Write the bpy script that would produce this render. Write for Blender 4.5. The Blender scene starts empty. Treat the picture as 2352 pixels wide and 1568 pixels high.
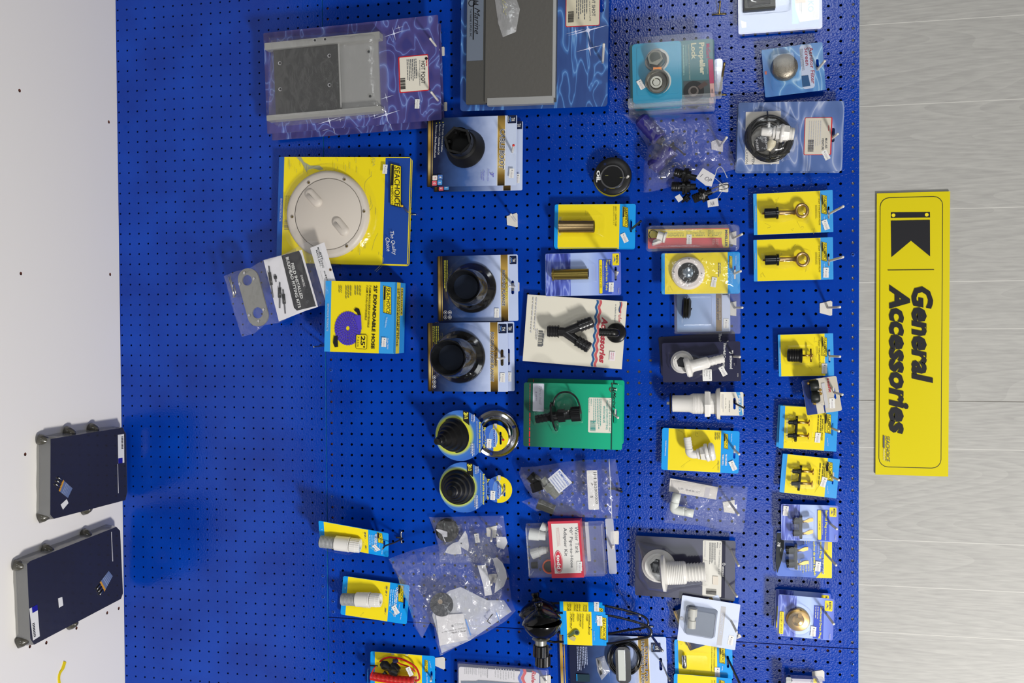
import bpy, math, random
from mathutils import Vector, Matrix, noise
from mathutils.geometry import tessellate_polygon, delaunay_2d_cdt
I = 0.0254                      # one inch; peg holes stand one inch apart
Z0 = 0.95                       # height of the joint between the two pegboards above the floor
sc = bpy.context.scene
# ---------------------------------------------------------------- camera
FPX = 2238.15
CAM = Vector((29.503, -86.680, 35.657))          # inches: right, out (negative), up
def _rod(w):
    t = w.length; return Matrix.Rotation(t, 3, w.normalized())
_B = Matrix(((0, 0, 1), (1, 0, 0), (0, 1, 0)))
_R = _rod(Vector((2.091e-2, 2.0629e-1, -3.62e-3))) @ _B
RT, DN, FW = _R[0].copy(), _R[1].copy(), _R[2].copy()
cd = bpy.data.cameras.new('camera'); cam = bpy.data.objects.new('camera', cd)
sc.collection.objects.link(cam)
cd.sensor_width = 36; cd.lens = FPX*36/2352; cd.clip_start = .05; cd.clip_end = 60
mw = Matrix((( RT.x, -DN.x, -FW.x, CAM.x*I), (RT.y, -DN.y, -FW.y, CAM.y*I), (RT.z, -DN.z, -FW.z, CAM.z*I+Z0), (0, 0, 0, 1)))
cam.matrix_world = mw; sc.camera = cam
# ---------------------------------------------------------------- light
sc.view_settings.view_transform = 'Standard'; sc.view_settings.look = 'None'
sc.view_settings.gamma = 1; sc.view_settings.exposure = 0.0; sc.view_settings.use_curve_mapping = False
wd = bpy.data.worlds.new('room'); sc.world = wd; wd.use_nodes = True
bg = wd.node_tree.nodes['Background']; bg.inputs[0].default_value = (1, .985, .965, 1); bg.inputs[1].default_value = 0.13
_g = wd.node_tree.nodes.new('ShaderNodeTexCoord'); _x = wd.node_tree.nodes.new('ShaderNodeSeparateXYZ'); _r = wd.node_tree.nodes.new('ShaderNodeValToRGB')
wd.node_tree.links.new(_g.outputs['Generated'], _x.inputs[0]); _m = wd.node_tree.nodes.new('ShaderNodeMapRange'); _m.inputs[1].default_value = -1; wd.node_tree.links.new(_x.outputs[2], _m.inputs[0])
wd.node_tree.links.new(_m.outputs[0], _r.inputs[0]); wd.node_tree.links.new(_r.outputs[0], bg.inputs[0])
for _i, (_t, _c) in enumerate(((0, .45), (.42, .6), (.5, .95), (.62, 1.0), (1, 1.9))):      # dim floor, bright ceiling of the shop
    _e = _r.color_ramp.elements[_i] if _i < 2 else _r.color_ramp.elements.new(_t); _e.position = _t; _e.color = (_c, _c*.985, _c*.96, 1)
def lamp(name, loc, aim, sx, sy, pw, col=(1, .97, .93)):
    l = bpy.data.lights.new(name, 'AREA'); l.shape = 'RECTANGLE'; l.size = sx; l.size_y = sy
    l.energy = pw; l.color = col; o = bpy.data.objects.new(name, l); sc.collection.objects.link(o)
    o.location = loc; o.rotation_euler = (Vector(aim)-Vector(loc)).to_track_quat('-Z', 'Y').to_euler()
    return o
lamp('ceiling_light_near', (3.1, -2.5, 3.6), (1.0, 0, 1.3), .6, .35, 158)
lamp('ceiling_light_middle', (1.0, -3.6, 3.7), (.9, 0, 1.3), 1.2, .6, 12)
lamp('shop_window_left', (-1.95, -6.4, 2.15), (.4, 0, 1.9), 1.1, 1.7, 52, (.93, .97, 1))
lamp('shop_window_right', (2.9, -6.4, 2.15), (1.0, 0, 1.8), 1.5, 1.5, 40, (.93, .97, 1))
random.seed(4)
# ---------------------------------------------------------------- materials
def lin(h):
    h = h.lstrip('#'); c = [int(h[i:i+2], 16)/255 for i in (0, 2, 4)]
    return tuple((x/12.92 if x <= .04045 else ((x+.055)/1.055)**2.4) for x in c)+(1,)
_mc = {}
def newmat(n):
    m = bpy.data.materials.new(n); m.use_nodes = True; nt = m.node_tree; nt.nodes.clear()
    out = nt.nodes.new('ShaderNodeOutputMaterial'); return m, nt, out
def N(nt, t, **k):
    n = nt.nodes.new(t)
    for a, b in k.items():
        if a.startswith('i_'):
            key = a[2:]; key = int(key) if key.isdigit() else key.replace('_', ' ')
            n.inputs[key].default_value = b
        else: setattr(n, a, b)
    return n
def M(h, rough=.45, metal=0, bump=0, bs=60, coat=0, trans=0):
    k = (h, rough, metal, bump, bs, coat, trans)
    if k in _mc: return _mc[k]
    m, nt, out = newmat('paint_'+h.strip('#'))
    p = N(nt, 'ShaderNodeBsdfPrincipled', i_Base_Color=lin(h), i_Roughness=rough, i_Metallic=metal)
    p.inputs['Coat Weight'].default_value = coat*.6; p.inputs['Coat Roughness'].default_value = .08; p.inputs['Specular IOR Level'].default_value = .5 if metal else .28
    p.inputs['Transmission Weight'].default_value = trans
    if bump:
        tc = N(nt, 'ShaderNodeTexCoord'); n = N(nt, 'ShaderNodeTexNoise', i_Scale=bs*10, i_Detail=3)
        b = N(nt, 'ShaderNodeBump', i_Strength=bump, i_Distance=.001)
        nt.links.new(tc.outputs['Object'], n.inputs['Vector']); nt.links.new(n.outputs[0], b.inputs['Height']); nt.links.new(b.outputs[0], p.inputs['Normal'])
    nt.links.new(p.outputs[0], out.inputs[0]); _mc[k] = m; return m
def CLEAR(name='clear', rough=.06, white=.0, base=.05, gain=.9, bump=.0, bs=90, tint=(1, 1, 1), dist=.001):
    k = (name,)
    if k in _mc: return _mc[k]
    m, nt, out = newmat(name+'_plastic')
    tr = N(nt, 'ShaderNodeBsdfTransparent', i_Color=(*tint, 1)); gl = N(nt, 'ShaderNodeBsdfGlossy', i_Roughness=rough, i_Color=(1, 1, 1, 1))
    df = N(nt, 'ShaderNodeBsdfDiffuse', i_Color=(.9, .92, .95, 1)); m0 = N(nt, 'ShaderNodeMixShader'); m0.inputs[0].default_value = white
    lw = N(nt, 'ShaderNodeLayerWeight', i_Blend=.5); pw = N(nt, 'ShaderNodeMath', operation='POWER'); pw.inputs[1].default_value = 4; mu = N(nt, 'ShaderNodeMath', operation='MULTIPLY_ADD'); mu.inputs[1].default_value = gain; mu.inputs[2].default_value = base
    mu.use_clamp = True
    m1 = N(nt, 'ShaderNodeMixShader'); L = nt.links.new
    L(tr.outputs[0], m0.inputs[1]); L(df.outputs[0], m0.inputs[2]); L(lw.outputs['Facing'], pw.inputs[0]); L(pw.outputs[0], mu.inputs[0]); L(mu.outputs[0], m1.inputs[0]); L(m0.outputs[0], m1.inputs[1]); L(gl.outputs[0], m1.inputs[2])
    if bump:
        tc = N(nt, 'ShaderNodeTexCoord'); n = N(nt, 'ShaderNodeTexNoise', i_Scale=bs, i_Detail=4, i_Distortion=1.5)
        b = N(nt, 'ShaderNodeBump', i_Strength=bump, i_Distance=dist)
        L(tc.outputs['Object'], n.inputs['Vector']); L(n.outputs[0], b.inputs['Height']); L(b.outputs[0], gl.inputs['Normal']); L(b.outputs[0], lw.inputs['Normal'])
    L(m1.outputs[0], out.inputs[0]); _mc[k] = m; return m
def RAMP(name, stops, src='y', lo=0, hi=1, rough=.35, wave=None, coat=.3, c=(0, 0), noise_mix=0):
    """printed artwork: colour ramp along the card (src x/y, inches), radial ('r') or a water pattern ('w')"""
    k = (name, lo, hi, c)
    if k in _mc: return _mc[k]
    m, nt, out = newmat(name); L = nt.links.new
    p = N(nt, 'ShaderNodeBsdfPrincipled', i_Roughness=rough); p.inputs['Coat Weight'].default_value = coat*.6; p.inputs['Coat Roughness'].default_value = .06; p.inputs['Specular IOR Level'].default_value = .28
    tc = N(nt, 'ShaderNodeTexCoord'); mp = N(nt, 'ShaderNodeMapping'); mp.inputs['Scale'].default_value = (1/I,)*3
    mp.inputs['Location'].default_value = (-c[0], -c[1], 0); L(tc.outputs['Object'], mp.inputs[0])
    if src in 'xyr':
        if src == 'r':
            sp = N(nt, 'ShaderNodeVectorMath', operation='LENGTH'); mm = N(nt, 'ShaderNodeVectorMath', operation='MULTIPLY'); mm.inputs[1].default_value = (1, 1, 0)
            L(mp.outputs[0], mm.inputs[0]); L(mm.outputs[0], sp.inputs[0]); o = sp.outputs['Value']
        else:
            sp = N(nt, 'ShaderNodeSeparateXYZ'); L(mp.outputs[0], sp.inputs[0]); o = sp.outputs['XY'.index(src.upper())]
        mr = N(nt, 'ShaderNodeMapRange'); mr.inputs[1].default_value = lo; mr.inputs[2].default_value = hi; L(o, mr.inputs[0]); o = mr.outputs[0]
        if noise_mix:
            nz = N(nt, 'ShaderNodeTexNoise', i_Scale=1.0, i_Detail=2); L(mp.outputs[0], nz.inputs['Vector'])
            ad = N(nt, 'ShaderNodeMath', operation='MULTIPLY_ADD'); ad.inputs[1].default_value = noise_mix; L(nz.outputs[0], ad.inputs[0]); L(o, ad.inputs[2]); o = ad.outputs[0]
    else:
        mp.inputs['Scale'].default_value = (lo/I, hi/I, 1/I)
        nz = N(nt, 'ShaderNodeTexNoise', i_Scale=.62, i_Detail=1, i_Distortion=1.1); L(mp.outputs[0], nz.inputs['Vector'])
        s1 = N(nt, 'ShaderNodeMath', operation='SUBTRACT'); s1.inputs[1].default_value = .5; L(nz.outputs[0], s1.inputs[0])
        s2 = N(nt, 'ShaderNodeMath', operation='ABSOLUTE'); L(s1.outputs[0], s2.inputs[0])
        s3 = N(nt, 'ShaderNodeMath', operation='MULTIPLY'); s3.inputs[1].default_value = 5; L(s2.outputs[0], s3.inputs[0]); o = s3.outputs[0]
    cr = N(nt, 'ShaderNodeValToRGB'); el = cr.color_ramp.elements
    for i, (t, h) in enumerate(stops):
        e = el[i] if i < 2 else el.new(t)
        e.position = t; e.color = lin(h)
    L(o, cr.inputs[0]); L(cr.outputs[0], p.inputs['Base Color']); L(p.outputs[0], out.inputs[0]); _mc[k] = m; return m
WHITE = M('#dcdcda', .4); INK = M('#15151a', .5); GREY = M('#8d8d92', .6); DGREY = M('#55555c', .6)
YEL = M('#e6d21a', .35, coat=.3); CYAN = M('#0e92e0', .35, coat=.3); NAVY = M('#0d1838', .35, coat=.3)
BLACK = M('#101011', .28); RUB = M('#0f0f10', .38); CHROME = M('#d0d0d4', .12, 1); STEEL = M('#a2a29e', .3, 1); BRASS = M('#c9a45c', .28, 1); GOLD = M('#a8873a', .3, .7)
WPL = M('#dfdfdd', .3, coat=.2); PEG = M('#cfccc6', .4)
CL = CLEAR('clear', .05, .0, .02, .6); BAG = CLEAR('bag', .12, .05, .05, 1.0, .5, 55, dist=.004); FILM = CLEAR('film', .1, .03, .04, .9, .35, 45, dist=.003)
# ---------------------------------------------------------------- geometry helpers
def ray(x, y): return (RT*((x-1176)/FPX) + DN*((y-784)/FPX) + FW)
def hit(x, y, n, d):            # pixel ray with plane n.p = d, inches
    r = ray(x, y); return CAM + r*((d-n.dot(CAM))/n.dot(r))
def at(x, y, out): return hit(x, y, Vector((0, 1, 0)), -out)
def catmull(p, n=5, closed=False):
    p = [Vector(q) for q in p]; o = []; L = len(p); rng = L if closed else L-1
    for i in range(rng):
        g = (lambda j: p[j % L]) if closed else (lambda j: p[max(0, min(L-1, j))])
        a, b, c, d = g(i-1), g(i), g(i+1), g(i+2)
        for k in range(n):
            t = k/n; o.append(.5*((2*b)+(c-a)*t+(2*a-5*b+4*c-d)*t*t+(3*b-a-3*c+d)*t**3))
    if not closed: o.append(p[-1])
    return o
_tc = {}
def textmesh(s, shear, bold):
    k = (s, shear, bold)
    if k in _tc: return _tc[k]
    c = bpy.data.curves.new('t', 'FONT'); c.body = s; c.shear = shear; c.offset = bold; c.resolution_u = 2
    o = bpy.data.objects.new('t', c); sc.collection.objects.link(o)
    dg = bpy.context.evaluated_depsgraph_get(); me = bpy.data.meshes.new_from_object(o.evaluated_get(dg))
    v = [(p.co.x, p.co.y) for p in me.vertices]; f = [tuple(q.vertices) for q in me.polygons]
    bpy.data.objects.remove(o); bpy.data.curves.remove(c); bpy.data.meshes.remove(me)
    x0 = min(a for a, b in v); x1 = max(a for a, b in v); y0 = min(b for a, b in v); y1 = max(b for a, b in v)
    v = [((a-x0)/(x1-x0), (b-y0)/(y1-y0)-.5) for a, b in v]
    _tc[k] = (v, f); return _tc[k]
LY = .007                       # one printed layer
class Item:
    """a thing hanging in front of the board; local axes: u right, v up, w out of the board (inches)"""
    def __init__(s, name, label, cat, Z, corners=None, d=.6, group=None, M4=None, pts3=None, tilt=0):
        s.Z = Z; s.w = 0
        if corners:
            A, B, C, D = [at(*s.n(*c), d) for c in corners]
            u = (D-A)+(C-B); v = (B-A)+(C-D)
            ang = math.atan2(u.z, u.x)*.5+math.atan2(-v.x, v.z)*.5
            s.W = u.length/2; s.H = v.length/2; o = (A+B+C+D)/4
            s.R = Matrix(((1, 0, 0), (0, 0, -1), (0, 1, 0))) @ Matrix.Rotation(ang, 3, 'Z')
            if tilt: s.R = s.R @ Matrix.Rotation(tilt, 3, 'X')
            s.M = Matrix.Translation(o) @ s.R.to_4x4()
        else: s.M = M4; s.W = s.H = 1
        s.Mi = s.M.inverted()
        e = s.e = bpy.data.objects.new(name, None); sc.collection.objects.link(e); e.empty_display_size = .02
        loc = s.M.translation*I; e.location = (loc.x, loc.y, loc.z+Z0); e.rotation_euler = s.M.to_3x3().to_euler()
        e['label'] = label; e['category'] = cat
        if group: e['group'] = group
        a = s.P(*s.z(*s.px0()), 0); b = s.P(*[q+1 for q in s.z(*s.px0())], 0)
        s.k = math.hypot(a.x-b.x, a.y-b.y)/1.41421       # inches per zoom pixel
    def px0(s):
        q = s.M.translation-CAM; t = q.dot(FW); return 1176+FPX*q.dot(RT)/t, 784+FPX*q.dot(DN)/t
    def n(s, x, y): return s.Z[0]+x/s.Z[2], s.Z[1]+y/s.Z[2]
    def z(s, x, y): return (x-s.Z[0])*s.Z[2], (y-s.Z[1])*s.Z[2]
    def P(s, x, y, w=0):
        nx, ny = s.n(x, y); n = (s.M.to_3x3() @ Vector((0, 0, 1))); r = hit(nx, ny, n, n.dot(s.M @ Vector((0, 0, w))))
        return s.Mi @ r
    def mb(s, name, label=None, parent=None, w=None): return MB(s, name, label, parent)
class MB:
    def __init__(s, it, name, label=None, parent=None):
        s.it = it; s.name = name; s.label = label; s.par = parent; s.V = []; s.F = []; s.mi = []; s.sm = []; s.mats = []; s.w = it.w; s.lay = 0
    def add(s, V, F, mat, smooth=False):
        if mat not in s.mats: s.mats.append(mat)
        k = s.mats.index(mat); b = len(s.V); s.V += [tuple(v) for v in V]
        for f in F: s.F.append([b+i for i in f]); s.mi.append(k); s.sm.append(smooth)
        return s
    def build(s):
        me = bpy.data.meshes.new(s.name); me.from_pydata([(a*I, b*I, c*I) for a, b, c in s.V], [], s.F)
        for m in s.mats: me.materials.append(m)
        me.polygons.foreach_set('material_index', s.mi); me.polygons.foreach_set('use_smooth', s.sm); me.update()
        o = bpy.data.objects.new(s.name, me); sc.collection.objects.link(o)
        par = s.par or s.it.e
        o.parent = par
        if s.label: o['label'] = s.label
        return o
    # points
    def q(s, p, dw=0):          # pixel (x, y[, w]) -> local vector
        w = (p[2] if len(p) > 2 else s.w)+dw; return s.it.P(p[0], p[1], w)
    def slab(s, outer, w0, w1, mat, holes=(), side=None):
        loops = [[Vector((p[0], p[1], 0)) for p in outer]]+[[Vector((p[0], p[1], 0)) for p in h] for h in holes]
        tr = tessellate_polygon(loops); fl = [p for l in loops for p in l]; n = len(fl)
        def cw(t):
            a, b, c = [fl[i] for i in t]; return (b-a).cross(c-a).z < 0
        T = [(t[::-1] if cw(t) else t) for t in tr]
        s.add([(p.x, p.y, w1) for p in fl], T, mat)
        s.add([(p.x, p.y, w0) for p in fl], [t[::-1] for t in T], side or mat)
        b = 0
        for l in loops:
            k = len(l); s.add([(p.x, p.y, w0) for p in l]+[(p.x, p.y, w1) for p in l], [(i, (i+1) % k, k+(i+1) % k, k+i) for i in range(k)], side or mat)
        return s
    def rr(s, u0, v0, u1, v1, r=0, n=4):
        if u0 > u1: u0, u1 = u1, u0
        if v0 > v1: v0, v1 = v1, v0
        if r <= 0: return [(u0, v0), (u1, v0), (u1, v1), (u0, v1)]
        r = min(r, (u1-u0)/2, (v1-v0)/2); o = []
        for cx, cy, a in ((u0+r, v0+r, 180), (u1-r, v0+r, 270), (u1-r, v1-r, 0), (u0+r, v1-r, 90)):
            for i in range(n+1):
                t = math.radians(a+90*i/n); o.append((cx+r*math.cos(t), cy+r*math.sin(t)))
        return o
    def card(s, mat, th=.035, r=.15, slot=None, side=None):
        """rounded card through the frame centre; slot = (x, y0, y1, halfwidth px)"""
        it = s.it; W, H = it.W/2, it.H/2; hs = []
        if slot:
            for sl in (slot if isinstance(slot, list) else [slot]):
                x, y0, y1, h = sl; a = it.P(x, y0); b = it.P(x, y1); h *= it.k; m0, m1 = sorted((a.x, b.x)); m0 = max(m0, -W+.08); m1 = min(m1, W-.08)
                vc = min((a.y+b.y)/2, H-h-.08); hs.append(s.rr(m0, vc-h, m1, vc+h, h, 3))
        s.slab(s.rr(-W, -H, W, H, r), 0, th, mat, hs, side); s.w = th; it.w = th; return s
    def L(s): s.lay += 1; return s.w+LY*s.lay
    def poly(s, pts, mat, w=None):
        w = s.L() if w is None else w; l = [s.it.P(p[0], p[1], w) for p in pts]
        return s.flat(l, mat, w)
    def flat(s, l, mat, w):
        T = tessellate_polygon([[Vector((p[0], p[1], 0)) for p in l]]); o = []
        for t in T:
            a, b, c = [Vector(l[i][:2]) for i in t]; o.append(t if (b-a).cross(c-a) > 0 else t[::-1])
        return s.add([(p[0], p[1], w) for p in l], o, mat)
    def rect(s, x0, y0, x1, y1, mat, r=0, w=None):
        w = s.L() if w is None else w; a = s.it.P(x0, y0, w); b = s.it.P(x1, y1, w)
        return s.flat(s.rr(a.x, a.y, b.x, b.y, r), mat, w)
    def fr(s, u0, v0, u1, v1, mat, r=0, w=None):
        w = s.L() if w is None else w; W, H = s.it.W, s.it.H
        return s.flat(s.rr((u0-.5)*W, (v0-.5)*H, (u1-.5)*W, (v1-.5)*H, r), mat, w)
    def disc(s, x, y, r, mat, w=None, n=24, ry=None):
        w = s.L() if w is None else w; c = s.it.P(x, y, w); k = s.it.k; ry = ry or r
        return s.flat([(c.x+ry*k*math.cos(2*math.pi*i/n), c.y+r*k*math.sin(2*math.pi*i/n)) for i in range(n)], mat, w)
    def ring(s, x, y, r0, r1, mat, w=None, n=28):
        w = s.L() if w is None else w; c = s.it.P(x, y, w); k = s.it.k; V = []
        for r in (r0, r1): V += [(c.x+r*k*math.cos(2*math.pi*i/n), c.y+r*k*math.sin(2*math.pi*i/n), w) for i in range(n)]
        return s.add(V, [(i, n+i, n+(i+1) % n, (i+1) % n) for i in range(n)], mat)
    def T(s, txt, p0, p1, h, mat, bold=.0, shear=0, w=None):
        w = s.L() if w is None else w; a = s.it.P(*p0, w); b = s.it.P(*p1, w); d = (b-a); n = Vector((-d.y, d.x, 0)).normalized()*h*s.it.k
        v, f = textmesh(txt, shear, bold); return s.add([(a.x+d.x*x+n.x*y, a.y+d.y*x+n.y*y, w) for x, y in v], f, mat)
    def dash(s, x0, y0, x1, y1, n, mat, t=.45, w=None, vary=.3):
        """illegible small print: n text lines from x1 down to x0, each running y0..y1"""
        w = s.L() if w is None else w; a = s.it.P(x0, y0, w); b = s.it.P(x1, y1, w); u0, u1 = sorted((a.x, b.x)); v0, v1 = sorted((a.y, b.y)); st = (v1-v0)/n; rn = random.Random(int(x0*7+y0))
        for i in range(n):
            v = v1-st*(i+.5); e = u1-(u1-u0)*vary*rn.random(); u = u0
            while u < e:
                L = min(e-u, st*rn.uniform(.8, 2.6)*t*2); s.add([(u, v-st*t/2, w), (u+L, v-st*t/2, w), (u+L, v+st*t/2, w), (u, v+st*t/2, w)], [(0, 1, 2, 3)], mat); u += L+st*.3
        return s
    def bars(s, x0, y0, x1, y1, mat, w=None):       # bar code
        w = s.L() if w is None else w; a = s.it.P(x0, y0, w); b = s.it.P(x1, y1, w); u0, u1 = sorted((a.x, b.x)); v0, v1 = sorted((a.y, b.y)); rn = random.Random(int(x0)); u = u0; st = (u1-u0)/36
        while u < u1:
            L = st*rn.choice((1, 1, 2)); s.add([(u, v0, w), (u+L, v0, w), (u+L, v1, w), (u, v1, w)], [(0, 1, 2, 3)], mat); u += L+st*rn.choice((1, 1, 2))
        return s
    def tag(s, x, y, ang=0, L=.84, Wd=.44, w=None):  # price sticker, notched sides, faint digits
        w = s.L() if w is None else w; c = s.it.P(x, y, w); ca, sa = math.cos(math.radians(ang)), math.sin(math.radians(ang))
        f = lambda a, b: (c.x+a*ca-b*sa, c.y+a*sa+b*ca); h, k = L/2, Wd/2
        s.flat([f(-h, -k), (f(-.05, -k)), f(0, -k+.04), f(.05, -k), f(h, -k), f(h, k), f(.05, k), f(0, k-.04), f(-.05, k), f(-h, k)], WHITE, w)
        w += LY; s.lay += 1
        q = [f(-h*.7, -.02), f(-h*.55, -.02), f(-h*.55, .08), f(-h*.7, .08)]; s.flat(q, DGREY, w)
        for i in range(5):
            a0 = -h*.3+i*.11; s.flat([f(a0, -.09), f(a0+.06, -.09), f(a0+.06, .07), f(a0, .07)], M('#b9b4b8', .6), w)
        return s
    def logo(s, x0, y0, x1, y1, sh=12):              # slanted yellow marine brand plate
        a = (x0+sh*0, y0); w = s.L(); W = x1-x0
        s.poly([(x0, y0), (x1, y0+W*.25), (x1, y1), (x0, y1-W*.25)], INK, w); e = W*.06
        w = s.L(); s.poly([(x0+e, y0+e), (x1-e, y0+W*.25+e*.6), (x1-e, y1-e*1.5), (x0+e, y1-W*.25-e)], YEL, w)
        s.T('SEACHOICE', (x0+W*.63, y0+W*.27), (x0+W*.63, y1-W*.12), W*.48, INK, .01, .15)
        ln = y1-y0; s.rect(x0+W*.12, y0+W*.15, x0+W*.3, y0+ln*.5, INK); s.T('PRODUCTS', (x0+W*.2, y0+ln*.52), (x0+W*.2, y1-W*.3), W*.15, INK)
        return s
    def star(s, x, y, r, ang=12):
        w = s.L(); c = s.it.P(x, y, w); r *= s.it.k; wh = M('#cfd4f0', .4)
        for i in range(4):
            t = math.radians(ang+90*i); d = Vector((math.cos(t), math.sin(t))); n = Vector((-d.y, d.x))*r*.035; q = Vector((c.x, c.y)); rr = r*(1 if i % 2 else .6)
            s.flat([q-n, q+d*rr, q+n, q-d*r*.03], wh, w)
        return s.disc(x, y, r/s.it.k*.1, wh, s.L(), 10)
    # solids
    def box(s, a, b, w0, w1, mat, r=0, side=None):
        a = s.it.P(*a, w1); b = s.it.P(*b, w1); return s.slab(s.rr(a.x, a.y, b.x, b.y, r), w0, w1, mat, (), side)
    def solid(s, pts, w0, w1, mat, holes=(), side=None):
        return s.slab([s.it.P(p[0], p[1], w1) for p in pts], w0, w1, mat, holes, side)
    def lat3(s, A, B, prof, mat, seg=28, smooth=True, rib=0, op=0):
        ax = (B-A); L = ax.length; z = ax.normalized(); x = z.orthogonal().normalized()
        if abs(z.z) < .95: x = z.cross(Vector((0, 0, 1))).normalized()
        y = z.cross(x); V = []; F = []
        for t, r in prof:
            for i in range(seg):
                a = 2*math.pi*(i+.5)/seg; rr = r*(1+(rib if (i % 2) else 0)*(1 if rib else 0)); V.append(A+z*(t*L)+x*(rr*math.cos(a))+y*(rr*math.sin(a)))
        n = len(prof)
        for j in range(n-1):
            for i in range(seg): F.append((j*seg+i, j*seg+(i+1) % seg, (j+1)*seg+(i+1) % seg, (j+1)*seg+i))
        if prof[0][1] > 0 and not op & 1: F.append(tuple(range(seg-1, -1, -1)))
        if prof[-1][1] > 0 and not op & 2: F.append(tuple(range((n-1)*seg, n*seg)))
        s.add(V, F, mat, smooth); return s
    def lat(s, A, B, prof, mat, seg=28, smooth=True, rib=0, op=0):
        """lathe from A=(x,y,w) to B=(x,y,w) or (None,h) straight out; prof [(t, radius px)]; repeated points keep edges crisp"""
        a = s.q(A); b = a+Vector((0, 0, B[1])) if B[0] is None else s.q(B); k = s.it.k; pr = []
        for i, (t, r) in enumerate(prof): pr.append((t, r*k))
        # crisp edges: split into separate bands
        if smooth:
            runs = [[pr[0]]]
            for i in range(1, len(pr)):
                runs[-1].append(pr[i])
                if i < len(pr)-1:
                    L = (b-a).length; d1 = Vector(((pr[i][0]-pr[i-1][0])*L, pr[i][1]-pr[i-1][1])); d2 = Vector(((pr[i+1][0]-pr[i][0])*L, pr[i+1][1]-pr[i][1]))
                    if d1.length > 1e-6 and d2.length > 1e-6 and d1.angle(d2) > .6: runs.append([pr[i]])
            for j, rn in enumerate(runs):
                s._band(a, b, rn, mat, seg, rib, j == 0 and not op & 1, j == len(runs)-1 and not op & 2)
            return s
        return s.lat3(a, b, pr, mat, seg, False, rib, op)
    def _band(s, A, B, prof, mat, seg, rib, c0, c1):
        ax = (B-A); L = ax.length; z = ax.normalized(); x = z.cross(Vector((0, 0, 1)))
        x = x.normalized() if x.length > .05 else Vector((1, 0, 0)); y = z.cross(x); V = []; F = []
        for t, r in prof:
            for i in range(seg):
                a = 2*math.pi*(i+.5)/seg; q = r*(1+(rib if i % 2 else 0)); V.append(A+z*(t*L)+x*(q*math.cos(a))+y*(q*math.sin(a)))
        n = len(prof)
        for j in range(n-1):
            for i in range(seg): F.append((j*seg+i, j*seg+(i+1) % seg, (j+1)*seg+(i+1) % seg, (j+1)*seg+i))
        s.add(V, F, mat, rib == 0)
        if c0 and prof[0][1] > 0: s.add(V[:seg], [tuple(range(seg-1, -1, -1))], mat)
        if c1 and prof[-1][1] > 0: s.add(V[-seg:], [tuple(range(seg))], mat)
    def tube(s, pts, r, mat, seg=8, n=5, closed=False, raw=False, taper=None):
        p = [Vector(q) for q in pts] if raw else [s.q(q) for q in pts]; r *= (1 if raw else s.it.k)
        if n > 1: p = catmull(p, n, closed)
        V = []; F = []; m = len(p); up = None
        for i, c in enumerate(p):
            t = (p[(i+1) % m]-p[i-1]) if closed else (p[min(i+1, m-1)]-p[max(i-1, 0)]); t.normalize()
            up = t.orthogonal() if up is None else up-t*up.dot(t)
            if up.length < 1e-6: up = t.orthogonal()
            up.normalize(); y = t.cross(up)
            for j in range(seg):
                a = 2*math.pi*j/seg; V.append(c+(up*math.cos(a)+y*math.sin(a))*r)
        for i in range(m if closed else m-1):
            k = (i+1) % m
            for j in range(seg): F.append((i*seg+j, i*seg+(j+1) % seg, k*seg+(j+1) % seg, k*seg+j))
        if not closed: F += [tuple(range(seg-1, -1, -1)), tuple(range((m-1)*seg, m*seg))]
        return s.add(V, F, mat, True)
    def blis(s, x0, y0, x1, y1, h, r=.2, mat=None, w=None, inset=None, cap=True, rim=.0):
        """vacuum formed bubble over a rounded rectangle"""
        w = s.w if w is None else w; a = s.it.P(x0, y0, w); b = s.it.P(x1, y1, w)
        return s.dome(s.rr(a.x, a.y, b.x, b.y, r, 5), h, mat or CL, w, inset, rim)
    def dome(s, o, h, mat, w, inset=None, rim=0):
        n = len(o); cx = sum(p[0] for p in o)/n; cy = sum(p[1] for p in o)/n; ins = inset if inset is not None else h*.25
        sz = min(max(p[0] for p in o)-min(p[0] for p in o), max(p[1] for p in o)-min(p[1] for p in o))/2
        ins = min(ins, sz*.6); V = []; F = []
        rings = [(0, -rim), (0, 0), (h*.75, ins*.55), (h*.93, ins*.75), (h, ins)] if rim else [(0, 0), (h*.75, ins*.55), (h*.93, ins*.75), (h, ins)]
        for z, i in rings:
            f = 1-i/sz; V += [(cx+(p[0]-cx)*f, cy+(p[1]-cy)*f, w+z) for p in o]
        for j in range(len(rings)-1):
            for i in range(n): F.append((j*n+i, j*n+(i+1) % n, (j+1)*n+(i+1) % n, (j+1)*n+i))
        F.append(tuple(range((len(rings)-1)*n, len(rings)*n))); return s.add(V, F, mat, False)
    def sheet(s, pts, puff, mat, w=0, step=.16, crump=.06, seed=0, back=True, sag=None):
        """crumpled film: outline px, belly height puff"""
        o = [s.it.P(p[0], p[1], w) for p in pts]; o2 = []
        for i in range(len(o)):
            a, b = o[i], o[(i+1) % len(o)]; m = max(1, int((b-a).length/step)); o2 += [a.lerp(b, j/m) for j in range(m)]
        P2 = [Vector((p.x, p.y)) for p in o2]; nb = len(P2)
        x0 = min(p.x for p in P2); x1 = max(p.x for p in P2); y0 = min(p.y for p in P2); y1 = max(p.y for p in P2)
        def inside(q):
            c = False
            for i in range(nb):
                a, b = P2[i], P2[i-1]
                if (a.y > q.y) != (b.y > q.y) and q.x < (b.x-a.x)*(q.y-a.y)/(b.y-a.y)+a.x: c = not c
            return c
        def dist(q): return min((q-p).length for p in P2)
        rn = random.Random(seed); pts2 = list(P2); y = y0
        while y < y1:
            x = x0
            while x < x1:
                q = Vector((x+rn.uniform(-.3, .3)*step, y+rn.uniform(-.3, .3)*step))
                if inside(q) and dist(q) > step*.45: pts2.append(q)
                x += step
            y += step
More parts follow.
